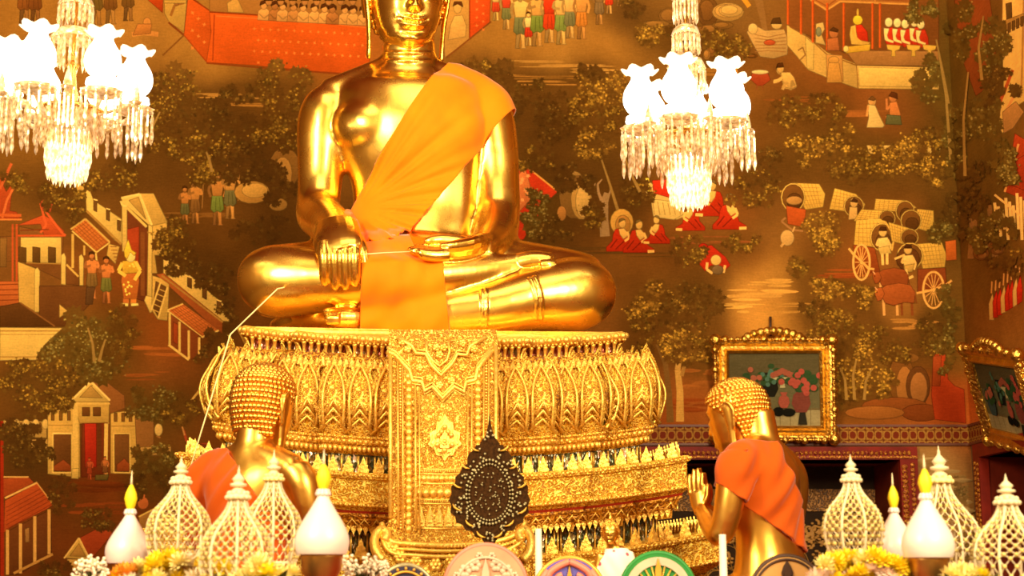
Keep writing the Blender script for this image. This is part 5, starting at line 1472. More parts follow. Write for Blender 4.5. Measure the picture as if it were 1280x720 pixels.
for (x, y) in [(300, 330), (370, 400), (440, 450), (520, 420), (600, 330), (440, 240), (420, 190), (470, 190), (220, 200), (680, 200), (180, 150), (600, 160)]:
    c = cz([(x, y)])[0]
    for k in range(5): m.sphere(pt(c[0] + 3 * math.cos(k * 1.257), c[1] + 3 * math.sin(k * 1.257), .01), (.013, .012, .013), 6, 4)
    m.sphere(pt(c[0], c[1], .016), (.012, .012, .012), 6, 4)
m.build('zigzag_valance', M_RAISED, panel)
# diamond medallion
m = MB()
for (s, h) in ((1, .0), (.8, .018), (.55, .034), (.3, .05)):
    k = [(0, -31), (5, -22), (10, -20), (11, -11), (19, -7), (18, 2), (21, 7), (13, 14), (10, 21), (4, 22), (0, 28)]
    pts = [(x, y) for x, y in k] + [(-x, y) for x, y in reversed(k[1:-1])]
    m.prism([pt(556 + x * s, 548 + y * s, h + .02) for x, y in pts][::-1], (0, .024, 0))
for (x, y) in [(0, -14), (-8, -4), (8, -4), (0, 4), (-9, 8), (9, 8), (0, 15), (-4, -8), (4, -8)]: m.sphere(pt(556 + x, 548 + y, .06), (.016, .02, .016), 8, 5)
m.build('diamond_medallion', M_RAISED, panel)
# row of lotus buds and the up-curled foot of the panel
m = MB()
for k in range(6):
    x = 526 + k * 11.5
    for s, h in ((1, .006), (.6, .016)):
        m.prism([pt(x + u * s, 646 + v * s, h) for u, v in ((-4.5, 12), (4.5, 12), (5, 3), (2.6, -6), (0, -15), (-2.6, -6), (-5, 3))][::-1], (0, .014, 0))
m.build('lotus_bud_row', M_RAISED, panel)
m = MB()
for dy, r in ((0, .016), (7, .01), (14, .012)):
    c = [(477, 654 + dy), (481, 668 + dy), (492, 678 + dy), (515, 680 + dy), (555, 682 + dy), (600, 680 + dy), (628, 675 + dy), (648, 666 + dy), (657, 652 + dy)]
    m.tube([pt(p[0], p[1], .012) for p in smooth_path(c, 4)], r, 6, up=(0, -1, 0))
for x in (470, 662):
    q = 1 if x < 500 else -1
    c = [(x + 8 * q, 700), (x, 690), (x - 2 * q, 674), (x + 6 * q, 662), (x + 14 * q, 668), (x + 10 * q, 676)]
    m.tube([pt(p[0], p[1], .02) for p in smooth_path(c, 4)], .026, 8, up=(0, -1, 0))
for k in range(40):
    x = lerp(484, 650, k / 39); y = 674.5 + 9 * (1 - ((x - 567) / 85) ** 2) * .6
    m.sphere(pt(x, y + 3, .016), (.01, .01, .01), 6, 4)
for (x, y) in [(520, 702), (545, 706), (500, 696), (590, 706), (620, 700), (640, 692), (565, 700), (490, 684), (530, 716), (610, 716)]:
    for k in range(6): m.sphere(pt(x + 5 * math.cos(k * 1.05), y + 5 * math.sin(k * 1.05), .008), (.018, .014, .018), 6, 4)
    m.sphere(pt(x, y, .014), (.016, .016, .016), 6, 4)
m.build('curled_foot', M_RAISED, panel)
# ------------------------------------------------------------------ gilded disciples kneeling before the throne
def disciple(label, base, yaw, head_tilt, hands, cuts, H, hw, name='disciple_statue', headturn=0.0, headoff=(0, 0, 0)):
    root = thing(name, label, 'statue', base)
    R = Matrix.Translation(Vector(base)) @ Matrix.Rotation(yaw, 4, 'Z')
    mb = MB()
    def t(pts, seg=18, n=4, up=(0, -1, 0)):
        pp = smooth_path(pts, n)
        mb.tube([R @ Vector(p[:3]) for p in pp], [(p[3], p[4]) for p in pp], seg, up=R.to_3x3() @ Vector(up))
    # kneeling legs and seat, torso, neck
    for s in (-1, 1):
        t([(s*.13, .05, .17, .15, .16), (s*.17, -.2, .16, .14, .15), (s*.19, -.42, .14, .12, .13), (s*.19, -.5, .12, .09, .1)], up=(0, 0, 1))
        t([(s*.19, -.46, .08, .08, .08), (s*.17, -.2, .07, .09, .08), (s*.13, .12, .06, .08, .07), (s*.12, .3, .05, .06, .05)], up=(0, 0, 1))
    mb.sphere(R @ Vector((0, .06, .2)), (.27, .25, .2), 20, 12)
    t([(0, .04, .12, .22, .2), (0, .03, .28, .235, .19), (0, .02, .42, .205, .16), (0, .01, .55, .205, .15), (0, .0, .70, .235, .165), (0, .0, .82, .255, .16), (0, .0, .90, .23, .13), (0, .0, .955, .13, .105), (0, -.005, 1.0, .085, .09)], seg=24)
    t([(0, -.005, .93, .11, .11), (0, -.015, 1.0, .098, .1), (0, -.03, 1.08, .095, .1), (0, -.04, 1.14, .095, .1)])
    for s in (-1, 1):
        t([(s*.06, 0, .96, .06, .08), (s*.16, 0, .915, .07, .085), (s*.25, 0, .865, .08, .09)])
        el = (s*.335, -.06, .52)
        t([(s*.255, 0, .86, .085, .09), (s*.305, 0, .80, .084, .088), (s*.33, -.01, .70, .075, .078), (s*.338, -.03, .6, .068, .07), (el[0], el[1], el[2], .064, .064)])
        wr = hands[0] if s < 0 else hands[1]
        m1 = (lerp(el[0], wr[0], .45), lerp(el[1], wr[1], .45) - .015, lerp(el[2], wr[2], .45))
        t([(el[0], el[1] + .02, el[2] + .02, .055, .06), (el[0], el[1] - .02, el[2] - .005, .062, .062), (*m1, .056, .056), (*wr, .038, .042)], up=(0, 0, 1))
    skin = fuse(mb, .011, 10, .5)
    full = MB(); mesh_to_mb(skin, full)
    mb = full
    # hands pressed together, fingers up
    for s in (-1, 1):
        wr = Vector(hands[0] if s < 0 else hands[1])
        t([(wr.x, wr.y, wr.z - .01, .03, .04), (wr.x - s*.004, wr.y - .02, wr.z + .05, .022, .05), (wr.x - s*.006, wr.y - .03, wr.z + .1, .02, .05)], seg=12, up=(0, -1, 0))
        for i in range(4):
            y0 = wr.y - .07 + .027 * i; L = [.10, .125, .13, .105][i]
            t([(wr.x - s*.006, y0, wr.z + .09, .014, .013), (wr.x - s*.004, y0 - .004, wr.z + .09 + L * .5, .0135, .012), (wr.x - s*.008, y0 - .006, wr.z + .09 + L, .009, .009), (wr.x - s*.009, y0 - .006, wr.z + .1 + L, .004, .004)], seg=8, n=3)
        t([(wr.x, wr.y + .01, wr.z + .03, .017, .017), (wr.x - s*.005, wr.y + .035, wr.z + .08, .015, .014), (wr.x - s*.008, wr.y + .035, wr.z + .13, .011, .011), (wr.x - s*.008, wr.y + .033, wr.z + .145, .005, .005)], seg=8, n=3)
    MHd = R @ Matrix.Translation((headoff[0], -.045 + headoff[1], 1.0 + headoff[2])) @ Matrix.Rotation(headturn, 4, 'Z') @ Matrix.Rotation(head_tilt, 4, 'X') @ Matrix.Translation((0, -.01, .5 * H)) @ Matrix.Diagonal((hw, hw * 1.04, 1, 1))
    head_mb(full, H, MHd, 96, 110)
    body = fuse(full, .0062, 2, .3)
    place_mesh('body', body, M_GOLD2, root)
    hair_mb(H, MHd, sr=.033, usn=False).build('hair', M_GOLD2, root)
    # robe over one shoulder
    s = 1
    def cut(p0, p1, keep):
        a, b, q = P(*p0, YL), P(*p1, YL), P(*keep, YL)
        n = Vector((0, 1, 0)).cross((b - a).normalized()).normalized()
        return (a, n if (q - a).dot(n) < 0 else -n)
    planes = [cut(*c) for c in cuts]
    def pl(p, n): return (R @ Vector(p), (R.to_3x3() @ Vector(n)).normalized())
    planes += [pl((0, 0, .2), (0, 0, -1)), pl((0, 0, .975), (0, 0, 1))]
    def fold(co):
        q = R.inverted() @ co
        a = q.x * s * .8 + q.z * .6
        return .007 * math.sin(a * 42 + 2 * math.sin(q.z * 7 + q.y * 3)) + .004 * math.sin(a * 75 + q.y * 9)
    rb = cut_cloth(skin, planes, .016, 14, .01, fold)
    place_mesh('robe', rb, M_RUST, root)
    return root
YL = 7.7
bl = P(314, 600, YL)
ZL = P(322, 556, YL).z - 1.0
disciple('gilded kneeling disciple seen from behind with a rust orange robe, left of the throne', (bl.x, YL, ZL), math.radians(180 - 24), math.radians(7), ((-.02, -.33, .62), (.02, -.33, .62)), [((283, 557), (352, 655), (250, 640))], .475, .78, headturn=math.radians(-6), headoff=(0, 0, -.06))
br = P(955, 600, YL)
ZR = P(950, 549, YL).z - 1.0
disciple('gilded disciple with palms pressed together and orange robe, before the dark doorway', (br.x, YL, ZR), math.radians(180 + 52), math.radians(12), ((-.02, -.36, .64), (.02, -.36, .64)), [((963, 550), (1022, 680), (920, 600)), ((908, 622), (1020, 702), (960, 600))], .4, .9, headturn=math.radians(6), headoff=(0, -.04, -.085))
# ------------------------------------------------------------------ platforms the things stand on
m = MB(); wbox(m, -3.2, 2.6, 8.25, 12.0, 0, 1.0); 
struct('floor_platform', m, M_REDWOOD)
for nm, x, zt in (('left', bl.x, ZL - .014), ('right', br.x, ZR - .014)):
    o = thing('statue_plinth', 'gilded moulded plinth under the %s kneeling disciple' % ('robed left-hand' if nm == 'left' else 'right-hand praying'), 'plinth', (x, YL, 0))
    m = MB()
    prof = [(.54, 0), (.54, .12), (.5, .16), (.44, .25), (.44, zt - .25), (.5, zt - .16), (.54, zt - .12), (.54, zt)]
    m.rings([[(x + r * a, YL + min(r, .45) * b, z) for a, b in ((-1, -1), (1, -1), (1, 1), (-1, 1))] for r, z in prof], smooth=False)
    m.build('block', M_CARVEDD, o)
ZT = 1.5
table = thing('altar_table', 'long red lacquered altar table carrying the offerings in front of the throne', 'table', (0, 6.5, 0))
m = MB(); m.box((0, 6.42, ZT - .04), (6.4, 1.18, .08)); m.build('tabletop', M_REDWOOD, table)
for sx in (-1, 1):
    for y in (5.95, 6.85):
        m = MB(); m.tube([(sx * 3.0, y, 0), (sx * 3.02, y, .3), (sx * 2.98, y, .8), (sx * 3.0, y, ZT - .08)], [.07, .05, .06, .08], 8); m.build('leg', M_REDWOOD, table)
m = MB(); m.box((0, 5.84, ZT - .2), (6.2, .03, .24)); m.build('apron', M_GILTRED, table)

# ------------------------------------------------------------------ offerings
M_JASMINE = flat_mat('white_garland', (226, 206, 160), .6, var=.06)
M_BUDS = flat_mat('green_buds', (214, 188, 104), .6, var=.15)
M_PORCELAIN = flat_mat('white_cone', (236, 216, 204), .35, var=.03, Subsurface_Weight=0.0)
M_BRASS = flat_mat('dark_brass', (196, 146, 78), .38, metal=1.0, var=.2)
M_YELLOW = flat_mat('yellow_flower', (250, 214, 24), .6, var=.12)
M_YPALE = flat_mat('pale_yellow_flower', (246, 224, 140), .6, var=.1)
M_ORANGEF = flat_mat('orange_flower', (240, 160, 40), .6, var=.1)
M_WHITEF = flat_mat('white_flower', (250, 232, 196), .6, var=.06)
M_PINKF = flat_mat('pale_pink_flower', (246, 216, 190), .6, var=.08)
M_LEAFG = flat_mat('dark_leaf', (64, 70, 22), .5, var=.25)
def foot(z0, r, name, parent, mat, at, neck=.35):
    """turned stand from the table up to z0"""
    h = z0 - ZT
    m = MB()
    m.lathe([(r * .8, 0), (r * .82, .015), (r * .6, .04), (r * neck, h * .35), (r * neck * .9, h * .6), (r * .8, h * .86), (r, h * .94), (r, h)], (at.x, at.y, ZT), 24)
    return m.build(name, mat, parent)
def dome(cx, tip_y, hw, wide_y, Y, label, yellow_collar=False):
    base = P(cx, 700, Y); u = Y / F
    ztip = P(cx, tip_y, Y).z; zw = P(cx, wide_y, Y).z
    H = ztip - zw; R = hw * u
    zb = zw - R * .85
    root = thing('openwork_dome', label, 'offering', (base.x, Y, ZT), group='openwork garland domes')
    at = Vector((base.x, Y, 0))
    foot(zb, R * .85, 'stand', root, M_BRASS, at)
    prof = [(R * .80, zb), (R * .93, zw - R * .45), (R, zw), (R * .985, zw + H * .09), (R * .93, zw + H * .19), (R * .8, zw + H * .29), (R * .58, zw + H * .39), (R * .37, zw + H * .49), (R * .25, zw + H * .58), (R * .2, zw + H * .66)]
    pp = smooth_path(prof, 6)
    def pr(t):
        q = t * (len(pp) - 1); i = min(int(q), len(pp) - 2); f = q - i
        return lerp(pp[i][0], pp[i + 1][0], f), lerp(pp[i][1], pp[i + 1][1], f)
    m = MB()
    NR = 8
    for k in range(NR):
        a = 2 * PI * (k + .25) / NR
        m.tube([(at.x + (r + .003) * math.cos(a), Y + (r + .003) * math.sin(a), z) for r, z in pp[::2]], .0062, 6)
    m.tube([(at.x + pp[0][0] * math.cos(2*PI*k/32), Y + pp[0][0] * math.sin(2*PI*k/32), zb) for k in range(32)], .009, 6, closed=True)
    m.build('rib_cage', M_JASMINE, root)
    # woven net of buds: two families of slanting cords with a bud on each crossing
    m = MB(); mb2 = MB()
    NH = 20; NL = 17
    for k in range(NH):
        for s in (-1, 1):
            pts = []
            for j in range(NL + 1):
                r, z = pr(j / NL); a = 2 * PI * (k + s * j * .5) / NH
                pts.append((at.x + r * math.cos(a), Y + r * math.sin(a), z))
            m.tube(pts, .0023, 4, cap=False)
    for j in range(NL):
        r, z = pr(j / NL)
        rr = min(.0094, r * .11)
        for k in range(NH):
            a = 2 * PI * (k + .5 * (j % 2)) / NH
            mb2.sphere((at.x + r * math.cos(a), Y + r * math.sin(a), z), rr, 6, 4)
    net = m.build('net', M_JASMINE, root)
    mb2.build('bud_lattice', M_BUDS, net)
    # collar of buds and tiered finial
    m = MB()
    zc = zw + H * .66
    for (r, z, n, q) in ((R * .36, zc, 12, .012), (R * .3, zc + .016, 10, .012)):
        for k in range(n): m.sphere((at.x + r * .85 * math.cos(2*PI*k/n), Y + r * .85 * math.sin(2*PI*k/n), z), (q, q, q * .9), 7, 5)
    m.lathe([(R * .3, zc - .008), (R * .34, zc), (R * .32, zc + .012), (R * .18, zc + .02)], (at.x, Y, 0), 16)
    m.build('collar', M_YPALE if yellow_collar else M_JASMINE, root)
    m = MB(); zf_ = zc + .02; h = ztip - zf_
    fp = [(R * .17, 0), (R * .2, .08), (R * .12, .16), (R * .12, .2), (R * .24, .24), (R * .24, .32), (R * .12, .36), (R * .15, .42), (R * .19, .5), (R * .12, .6), (R * .05, .7), (R * .035, .78), (R * .045, .81), (R * .02, .86), (.001, 1)]
    m.lathe([(r, zf_ + t * h) for r, t in fp], (at.x, Y, 0), 14)
    m.build('finial', M_JASMINE, root)
    return root
dome(222, 570, 38, 668, 6.72, 'openwork garland dome of cream buds beside the left white cone', )
dome(295, 582, 43, 700, 6.15, 'lowest-standing openwork garland dome, in front of the left disciple\'s robe')
dome(339, 562, 36, 672, 6.9, 'openwork garland dome before the left disciple\'s bare back', True)
dome(1068, 568, 36, 664, 6.62, 'openwork garland dome before the dark doorway, rising from yellow flowers')
dome(1180, 557, 48, 690, 6.88, 'tall openwork garland dome with yellow collar, behind the biggest white cone', True)
dome(1263, 592, 46, 700, 6.2, 'openwork garland dome cut by the right edge of the photo')
def cone(cx, bud_y, hw, wide_y, bot_y, Y, label, tip_y):
    base = P(cx, 700, Y); u = Y / F
    z = lambda py: P(cx, py, Y).z
    R = hw * u; zw, zb = z(wide_y), z(bot_y)
    ztop = z(bud_y)
    root = thing('white_cone_offering', label, 'offering', (base.x, Y, ZT), group='white cone offerings')
    at = Vector((base.x, Y, 0))
    m = MB()
    h = zb - ZT
    m.lathe([(R * .7, 0), (R * .7, .02), (R * .4, .05), (R * .3, h * .4), (R * .5, h * .66), (R * .72, h * .8), (R * .78, h - .01), (R * .8, h)], (at.x, Y, ZT), 28)
    m.build('brass_stand', M_BRASS, root)
    m = MB()
    H = ztop - zw
    prof = smooth_path([(R * .9, zb), (R * .97, lerp(zb, zw, .4)), (R, zw), (R * .93, zw + H * .18), (R * .72, zw + H * .42), (R * .46, zw + H * .66), (R * .24, zw + H * .88), (R * .17, zw + H)], 5)
    m.lathe([(p[0], p[1]) for p in prof], (at.x, Y, 0), 40)
    for r, t in ((.2, 1.0), (.17, 1.05)): 
        for k in range(8): m.sphere((at.x + R * r * math.cos(k * PI / 4), Y + R * r * math.sin(k * PI / 4), zw + H * t - .004), R * .1, 6, 4)
    m.build('cone_body', M_PORCELAIN, root)
    m = MB()
    zt = z(tip_y); hb = (zt - ztop) 
    m.lathe([(R * .1, ztop), (R * .2, ztop + hb * .2), (R * .27, ztop + hb * .42), (R * .22, ztop + hb * .6), (R * .1, ztop + hb * .8), (R * .05, ztop + hb * .86)], (at.x, Y, 0), 14, lobes=5, amp=.08)
    b = m.build('yellow_bud', M_YELLOW, root)
    m = MB(); m.lathe([(R * .06, ztop + hb * .84), (R * .045, ztop + hb * 1.0), (.001, ztop + hb * 1.3)], (at.x, Y, 0), 8); m.build('bud_tip', M_JASMINE, b)
cone(160, 640, 28, 688, 704, 6.85, 'white cone offering with yellow bud, furthest left before the mural', 600)
cone(402, 616, 33.5, 676, 693, 6.2, 'white cone offering with yellow bud on brass stand, nearest the throne panel', 574)
cone(1120, 638, 25, 684, 697, 6.74, 'smaller white cone offering with yellow bud, half behind the bigger cone', 602)
cone(1161, 621, 32, 680, 697, 6.2, 'biggest white cone offering with yellow bud on bright brass stand, right side', 580)

# ------------------------------------------------------------------ flowers
def bloom_mesh(name, mat, R=.05, n=46):
    mb = MB()
    r3 = random.Random(5)
    g = PI * (3 - math.sqrt(5))
    for k in range(n):
        zz = 1 - (k + .5) / n * 1.25
        rr = math.sqrt(max(0, 1 - zz * zz)); a = k * g
        d = Vector((rr * math.cos(a), rr * math.sin(a), zz))
        side = d.cross(Vector((0, 0, 1)) if abs(zz) < .95 else Vector((1, 0, 0))).normalized()
        tip = d * R * r3.uniform(.9, 1.1) + Vector((0, 0, .006))
        mid = d * R * .65; w = R * .2
        up = d.cross(side)
        mb.add([mid * .4, mid + side * w, tip + side * w * .4 + up * .004, tip - side * w * .4 + up * .004, mid - side * w, mid - up * w * .5], [(0, 1, 2, 3, 4), (0, 5, 1), (0, 4, 5), (1, 5, 2), (5, 3, 2), (5, 4, 3)], False)
    me = mb.mesh(name); me.materials.append(mat); return me
bl_y = bloom_mesh('bloom', M_YELLOW); bl_p = bloom_mesh('bloom', M_YPALE); bl_o = bloom_mesh('bloom', M_ORANGEF); bl_w = bloom_mesh('bloom', M_WHITEF); bl_k = bloom_mesh('bloom', M_PINKF)
def bouquet(cx, Y, label, blooms, R):
    base = P(cx, 720, Y)
    root = thing('flower_arrangement', label, 'flowers', (base.x, Y, ZT))
    m = MB(); m.lathe([(.1, 0), (.11, .01), (.06, .04), (.06, .07), (.16, .12), (R * .7, .17), (R * .72, .175), (R * .6, .17)], (base.x, Y, ZT), 28); m.build('bowl', M_BRASS, root)
    m = MB()
    r4 = random.Random(int(cx))
    lo = min(P(px, py, Y - dy).z for px, py, dy, *_ in blooms)
    m.lathe([(R * .6, ZT + .16), (R * .75, ZT + .2), (R * .6, lo - .03), (R * .25, lo)], (base.x, Y, 0), 18)
    for k in range(60):
        a = r4.uniform(0, 6.28); r = R * r4.uniform(.5, .9); z = lerp(ZT + .17, lo, r4.random())
        c = Vector((base.x + r * math.cos(a), Y + r * .7 * math.sin(a), z)); d = Vector((math.cos(a), math.sin(a), r4.uniform(-.2, .8))) * .07
        sd = d.cross(Vector((0, 0, 1))).normalized() * .018
        m.add([c, c + d * .5 + sd, c + d, c + d * .5 - sd], [(0, 1, 2, 3)], False)
    m.build('leaves', M_LEAFG, root)
    for px, py, dy, me, s in blooms:
        o = bpy.data.objects.new('bloom', me); C.objects.link(o); o.parent = root
        o.location = P(px, py, Y - dy) - Vector(root.location); o.scale = (s, s, s); o.rotation_euler = (r4.uniform(-.5, .5), r4.uniform(-.5, .5), r4.uniform(0, 6))
r5 = random.Random(11)
bl1 = [(x, 712 - 8 * math.sin((x - 165) / 115 * PI) + r5.uniform(-3, 6), r5.uniform(-.05, .12), r5.choice([bl_y, bl_y, bl_y, bl_p]) if x < 222 or x > 262 else r5.choice([bl_w, bl_p, bl_y]), r5.uniform(.75, 1.05)) for x in np.linspace(172, 285, 18)]
bl1 += [(153, 715, .05, bl_o, .8), (163, 717, .08, bl_o, .8), (146, 722, .05, bl_o, .8), (210, 700, 0, bl_y, 1), (198, 704, .02, bl_y, 1), (222, 702, .02, bl_y, 1)]
bl1 += [(x, 728 + r5.uniform(-3, 4), r5.uniform(0, .12), r5.choice([bl_y, bl_w, bl_p]), 1) for x in np.linspace(150, 290, 16)]
bouquet(218, 6.32, 'heap of yellow, orange and white flowers under the left garland domes', bl1, .17)
bl2 = [(x, 710 - 9 * math.sin((x - 1022) / 120 * PI) + r5.uniform(-2, 6), r5.uniform(-.05, .12), bl_y if r5.random() < .8 else bl_p, r5.uniform(.75, 1.05)) for x in np.linspace(1030, 1136, 18)]
bl2 += [(x, 718 + r5.uniform(-4, 4), r5.uniform(.05, .14), r5.choice([bl_k, bl_k, bl_y]), .8) for x in np.linspace(1068, 1125, 9)]
bl2 += [(x, 728 + r5.uniform(-3, 4), r5.uniform(0, .12), r5.choice([bl_y, bl_k]), 1) for x in np.linspace(1020, 1140, 14)]
bouquet(1080, 6.3, 'heap of yellow flowers with a few pale pink blooms, below the doorway dome', bl2, .17)
bl3 = [(322, 712, 0, bl_p, 1.3), (312, 722, .03, bl_p, 1.1), (334, 722, .03, bl_y, 1.1), (352, 722, .02, bl_p, 1), (365, 718, 0, bl_p, .8), (300, 728, 0, bl_p, 1)]
bouquet(330, 5.98, 'low bunch of pale yellow blooms between the front dome and a white cone', bl3, .12)
bl4 = [(1200, 717, 0, bl_p, .9), (1190, 722, .02, bl_p, 1), (1212, 722, .02, bl_p, 1), (1226, 724, 0, bl_y, .9), (1205, 728, .04, bl_p, 1)]
bouquet(1206, 6.0, 'low bunch of pale yellow blooms right of the biggest white cone', bl4, .1)
def sprig(cx, Y, label, n, spread, top):
    base = P(cx, 735, Y)
    root = thing('white_sprig_bunch', label, 'flowers', (base.x, Y, ZT))
    m = MB(); m.lathe([(.05, 0), (.055, .01), (.035, .06), (.05, .16), (.06, .19), (.05, .19)], (base.x, Y, ZT), 18); m.build('vase', M_BRASS, root)
    m = MB(); r6 = random.Random(int(cx)); tips = []
    for k in range(n):
        e = P(cx + r6.uniform(-spread, spread), top + r6.uniform(0, 16), Y + r6.uniform(-.08, .08))
        b = Vector((base.x, Y, ZT + .18)); mid = b.lerp(e, .55) + Vector((r6.uniform(-.01, .01), 0, .02))
        m.tube([b, mid, e], [.004, .003, .0025], 5); tips.append(e)
    st = m.build('stems', M_LEAFG, root)
    m = MB()
    for e in tips:
        for q in range(7):
            m.sphere(e + Vector((r6.gauss(0, .009), r6.gauss(0, .009), r6.gauss(-.01, .016))), .0075, 6, 4)
    m.build('florets', M_WHITEF, root)
sprig(112, 6.5, 'bunch of tiny white florets at the lower left, before the painted roof', 26, 20, 700)
sprig(455, 6.5, 'bunch of tiny white florets between the brass stand and the throne panel', 34, 26, 700)

# ------------------------------------------------------------------ round ceremonial fans on poles
M_NAVY = flat_mat('navy_silk', (40, 34, 60), .5); M_PINKS = flat_mat('pink_silk', (226, 152, 112), .5, var=.1); M_BLUES = flat_mat('blue_silk', (92, 84, 170), .5, var=.1)
M_GREENS = flat_mat('green_silk', (30, 128, 44), .5, var=.15); M_BEIGES = flat_mat('beige_silk', (214, 160, 86), .5, var=.08); M_GREYS = flat_mat('grey_embroidery', (206, 184, 150), .5)
M_GOLDT = flat_mat('gold_thread', (226, 170, 60), .4, metal=.4); M_DARKB = flat_mat('dark_brown_velvet', (70, 42, 20), .6); M_ROSE = flat_mat('rose_embroidery', (226, 130, 104), .5); M_SILV = flat_mat('silver_bead', (172, 158, 112), .35, metal=.5)
def fan(cx, cy, rx, ry, Y, label, face, rim):
    c = P(cx, cy, Y); u = Y / F
    a, b = rx * u, ry * u
    root = thing('ceremonial_fan', label, 'fan', (c.x, Y, 0))
    def el(k, h=0.0, n=56, a0=0.0): return [Vector((c.x + a * k * math.cos(2*PI*i/n + a0), Y - h, c.z + b * k * math.sin(2*PI*i/n + a0))) for i in range(n)]
    m = MB(); m.prism(el(.985), (0, .02, 0)); m.build('fan_face', face, root)
    m = MB(); m.tube(el(1.0, -.01), .012, 8, closed=True, up=(0, 1, 0)); m.build('fan_rim', rim, root)
    m = MB(); m.tube([(c.x, Y + .03, 0.02), (c.x, Y + .03, c.z + b * .6)], .016, 10); m.lathe([(.1, 0), (.1, .02), (.05, .05), (.03, .12)], (c.x, Y + .03, 0), 20); m.build('pole', M_GOLDT, root)
    return root, c, a, b, el
YFAN = 7.1
r, c, a, b, el = fan(507, 748, 36, 40, YFAN, 'dark navy round fan with a pale rim, at the foot of the throne panel', M_NAVY, M_SILV)
m = MB(); m.tube(el(.8, .006), .006, 6, closed=True, up=(0, 1, 0))
for i in range(20): m.sphere(el(.9, .004, 20)[i], .008, 6, 4)
m.build('embroidery', M_GOLDT, r)
r, c, a, b, el = fan(607, 738, 51, 55, YFAN, 'pink silk fan with white floral embroidery, under the dark leaf-shaped fan', M_PINKS, M_ROSE)
m = MB()
for s in (-1, 1):
    for (x, z, q) in [(.25, .55, .16), (.5, .42, .17), (.3, .2, .16), (.62, .1, .15), (.2, -.1, .15), (.5, -.15, .16), (.15, .75, .1), (.7, .32, .1)]:
        for k in range(6): m.sphere((c.x + s * x * a + q * a * .55 * math.cos(k * 1.05), Y_ := YFAN - .004, c.z + z * b + q * b * .55 * math.sin(k * 1.05)), (q * a * .42, .006, q * b * .42), 8, 4)
em = m.build('embroidery', M_GREYS, r)
m = MB()
m.tube(el(.72, .004), .007, 6, closed=True, up=(0, 1, 0)); m.prism([Vector((c.x + x * a, YFAN - .012, c.z + z * b)) for x, z in ((-.07, -.8), (.07, -.8), (.09, .4), (.0, .72), (-.09, .4))], (0, .01, 0)); m.build('central_spine', M_GREYS, r)
r, c, a, b, el = fan(712, 746, 44, 47, YFAN, 'blue and violet fan with rose scrolls, between the white candle and small image', M_BLUES, M_GOLDT)
m = MB()
for s in (-1, 1):
    sc = [(0, .9), (.3, .78), (.55, .6), (.6, .35), (.4, .3), (.32, .5), (.2, .55)]
    m.tube([(c.x + s * x * a, YFAN - .006, c.z + z * b) for x, z in [tuple(p) for p in smooth_path(sc, 4)]], .016, 6, up=(0, 1, 0))
    m.tube([(c.x + s * x * a, YFAN - .006, c.z + z * b) for x, z in ((.6, .68), (.78, .45), (.86, .1), (.8, -.3))], .014, 6, up=(0, 1, 0))
m.build('scroll_embroidery', M_ROSE, r)
m = MB(); m.prism([Vector((c.x + x * a, YFAN - .014, c.z + z * b)) for x, z in ((-.1, -.3), (.1, -.3), (.12, .3), (0, .8), (-.12, .3))], (0, .012, 0)); m.build('gold_flame', M_GOLDT, r)
r, c, a, b, el = fan(823, 742, 46, 49, YFAN, 'bright green fan with beige ring and radiating lines, right of the small white-robed image', M_GREENS, M_GREENS)
m = MB(); m.rings([[p for p in el(.9, .004)], [p for p in el(.9, .01)], [p for p in el(.7, .01)], [p for p in el(.7, .004)]], cap=False, smooth=False); ring_o = m.build('beige_ring', M_GREYS, r)
m = MB()
for i in range(24): m.tube([c + Vector((a * .1 * math.cos(i * PI / 12), -.008, b * .1 * math.sin(i * PI / 12))), c + Vector((a * .68 * math.cos(i * PI / 12), -.008, b * .68 * math.sin(i * PI / 12)))], .004, 5)
m.prism([Vector((c.x + x * a, YFAN - .02, c.z + z * b)) for x, z in ((-.07, -.6), (.07, -.6), (.08, .6), (0, .88), (-.08, .6))], (0, .014, 0))
m.build('gold_rays', M_GOLDT, r)
r, c, a, b, el = fan(985, 748, 46, 51, 7.08, 'plain beige fan edged in dark brown, in front of the praying disciple', M_BEIGES, M_DARKB)
m = MB()
for s, h in ((1, 0), (.6, .008)): m.prism([Vector((c.x + x * a * s, 7.08 - .008 - h, c.z + b * .62 + (z - .62) * b * s)) for x, z in ((-.12, .45), (0, .35), (.12, .45), (.16, .6), (.1, .76), (0, .9), (-.1, .76), (-.16, .6))], (0, .008, 0))
m.tube(el(.92, .004), .006, 6, closed=True, up=(0, 1, 0))
m.build('leaf_emblem', M_DARKB, r)
# ---- dark leaf-shaped fan with silver beads
YB = 8.0
lc = P(612, 612, YB); u = YB / F
leafF = thing('leaf_shaped_fan', 'dark brown pointed leaf-shaped fan studded with silver beads, before the throne panel', 'fan', (lc.x, YB, 0))
def leaf_pt(px, py, h=0.0): return P(px, py, YB) + Vector((0, -h, 0))
half = [(612, 515), (614, 532), (617, 545), (621, 549), (625, 556), (629, 556), (631, 562), (637, 566), (640, 572), (640, 580), (646, 583), (649, 591), (655, 596), (655, 603), (660, 608), (660, 618), (663, 625), (660, 632), (661, 641), (655, 646), (654, 653), (646, 656), (642, 663), (634, 664), (630, 671), (622, 673), (618, 680), (612, 684)]
outl = half + [(1224 - x, y) for x, y in reversed(half[1:-1])]
m = MB(); m.prism([leaf_pt(x, y) for x, y in outl][::-1], (0, .02, 0)); lf = m.build('leaf_face', flat_mat('dark_filigree', (58, 34, 11), .7, var=.5, vscale=60, bump=.3, bscale=120, Specular_IOR_Level=.05), leafF)
m = MB()
for k in range(44):
    a = 2 * PI * k / 44
    for q, rr in ((1.0, .0075), (.88, .006)): m.sphere(leaf_pt(612 + 29 * q * math.cos(a), 618 + 37 * q * math.sin(a) - (6 * max(0, -math.sin(a)) ** 3 * q), .012), (rr, .006, rr), 7, 5)
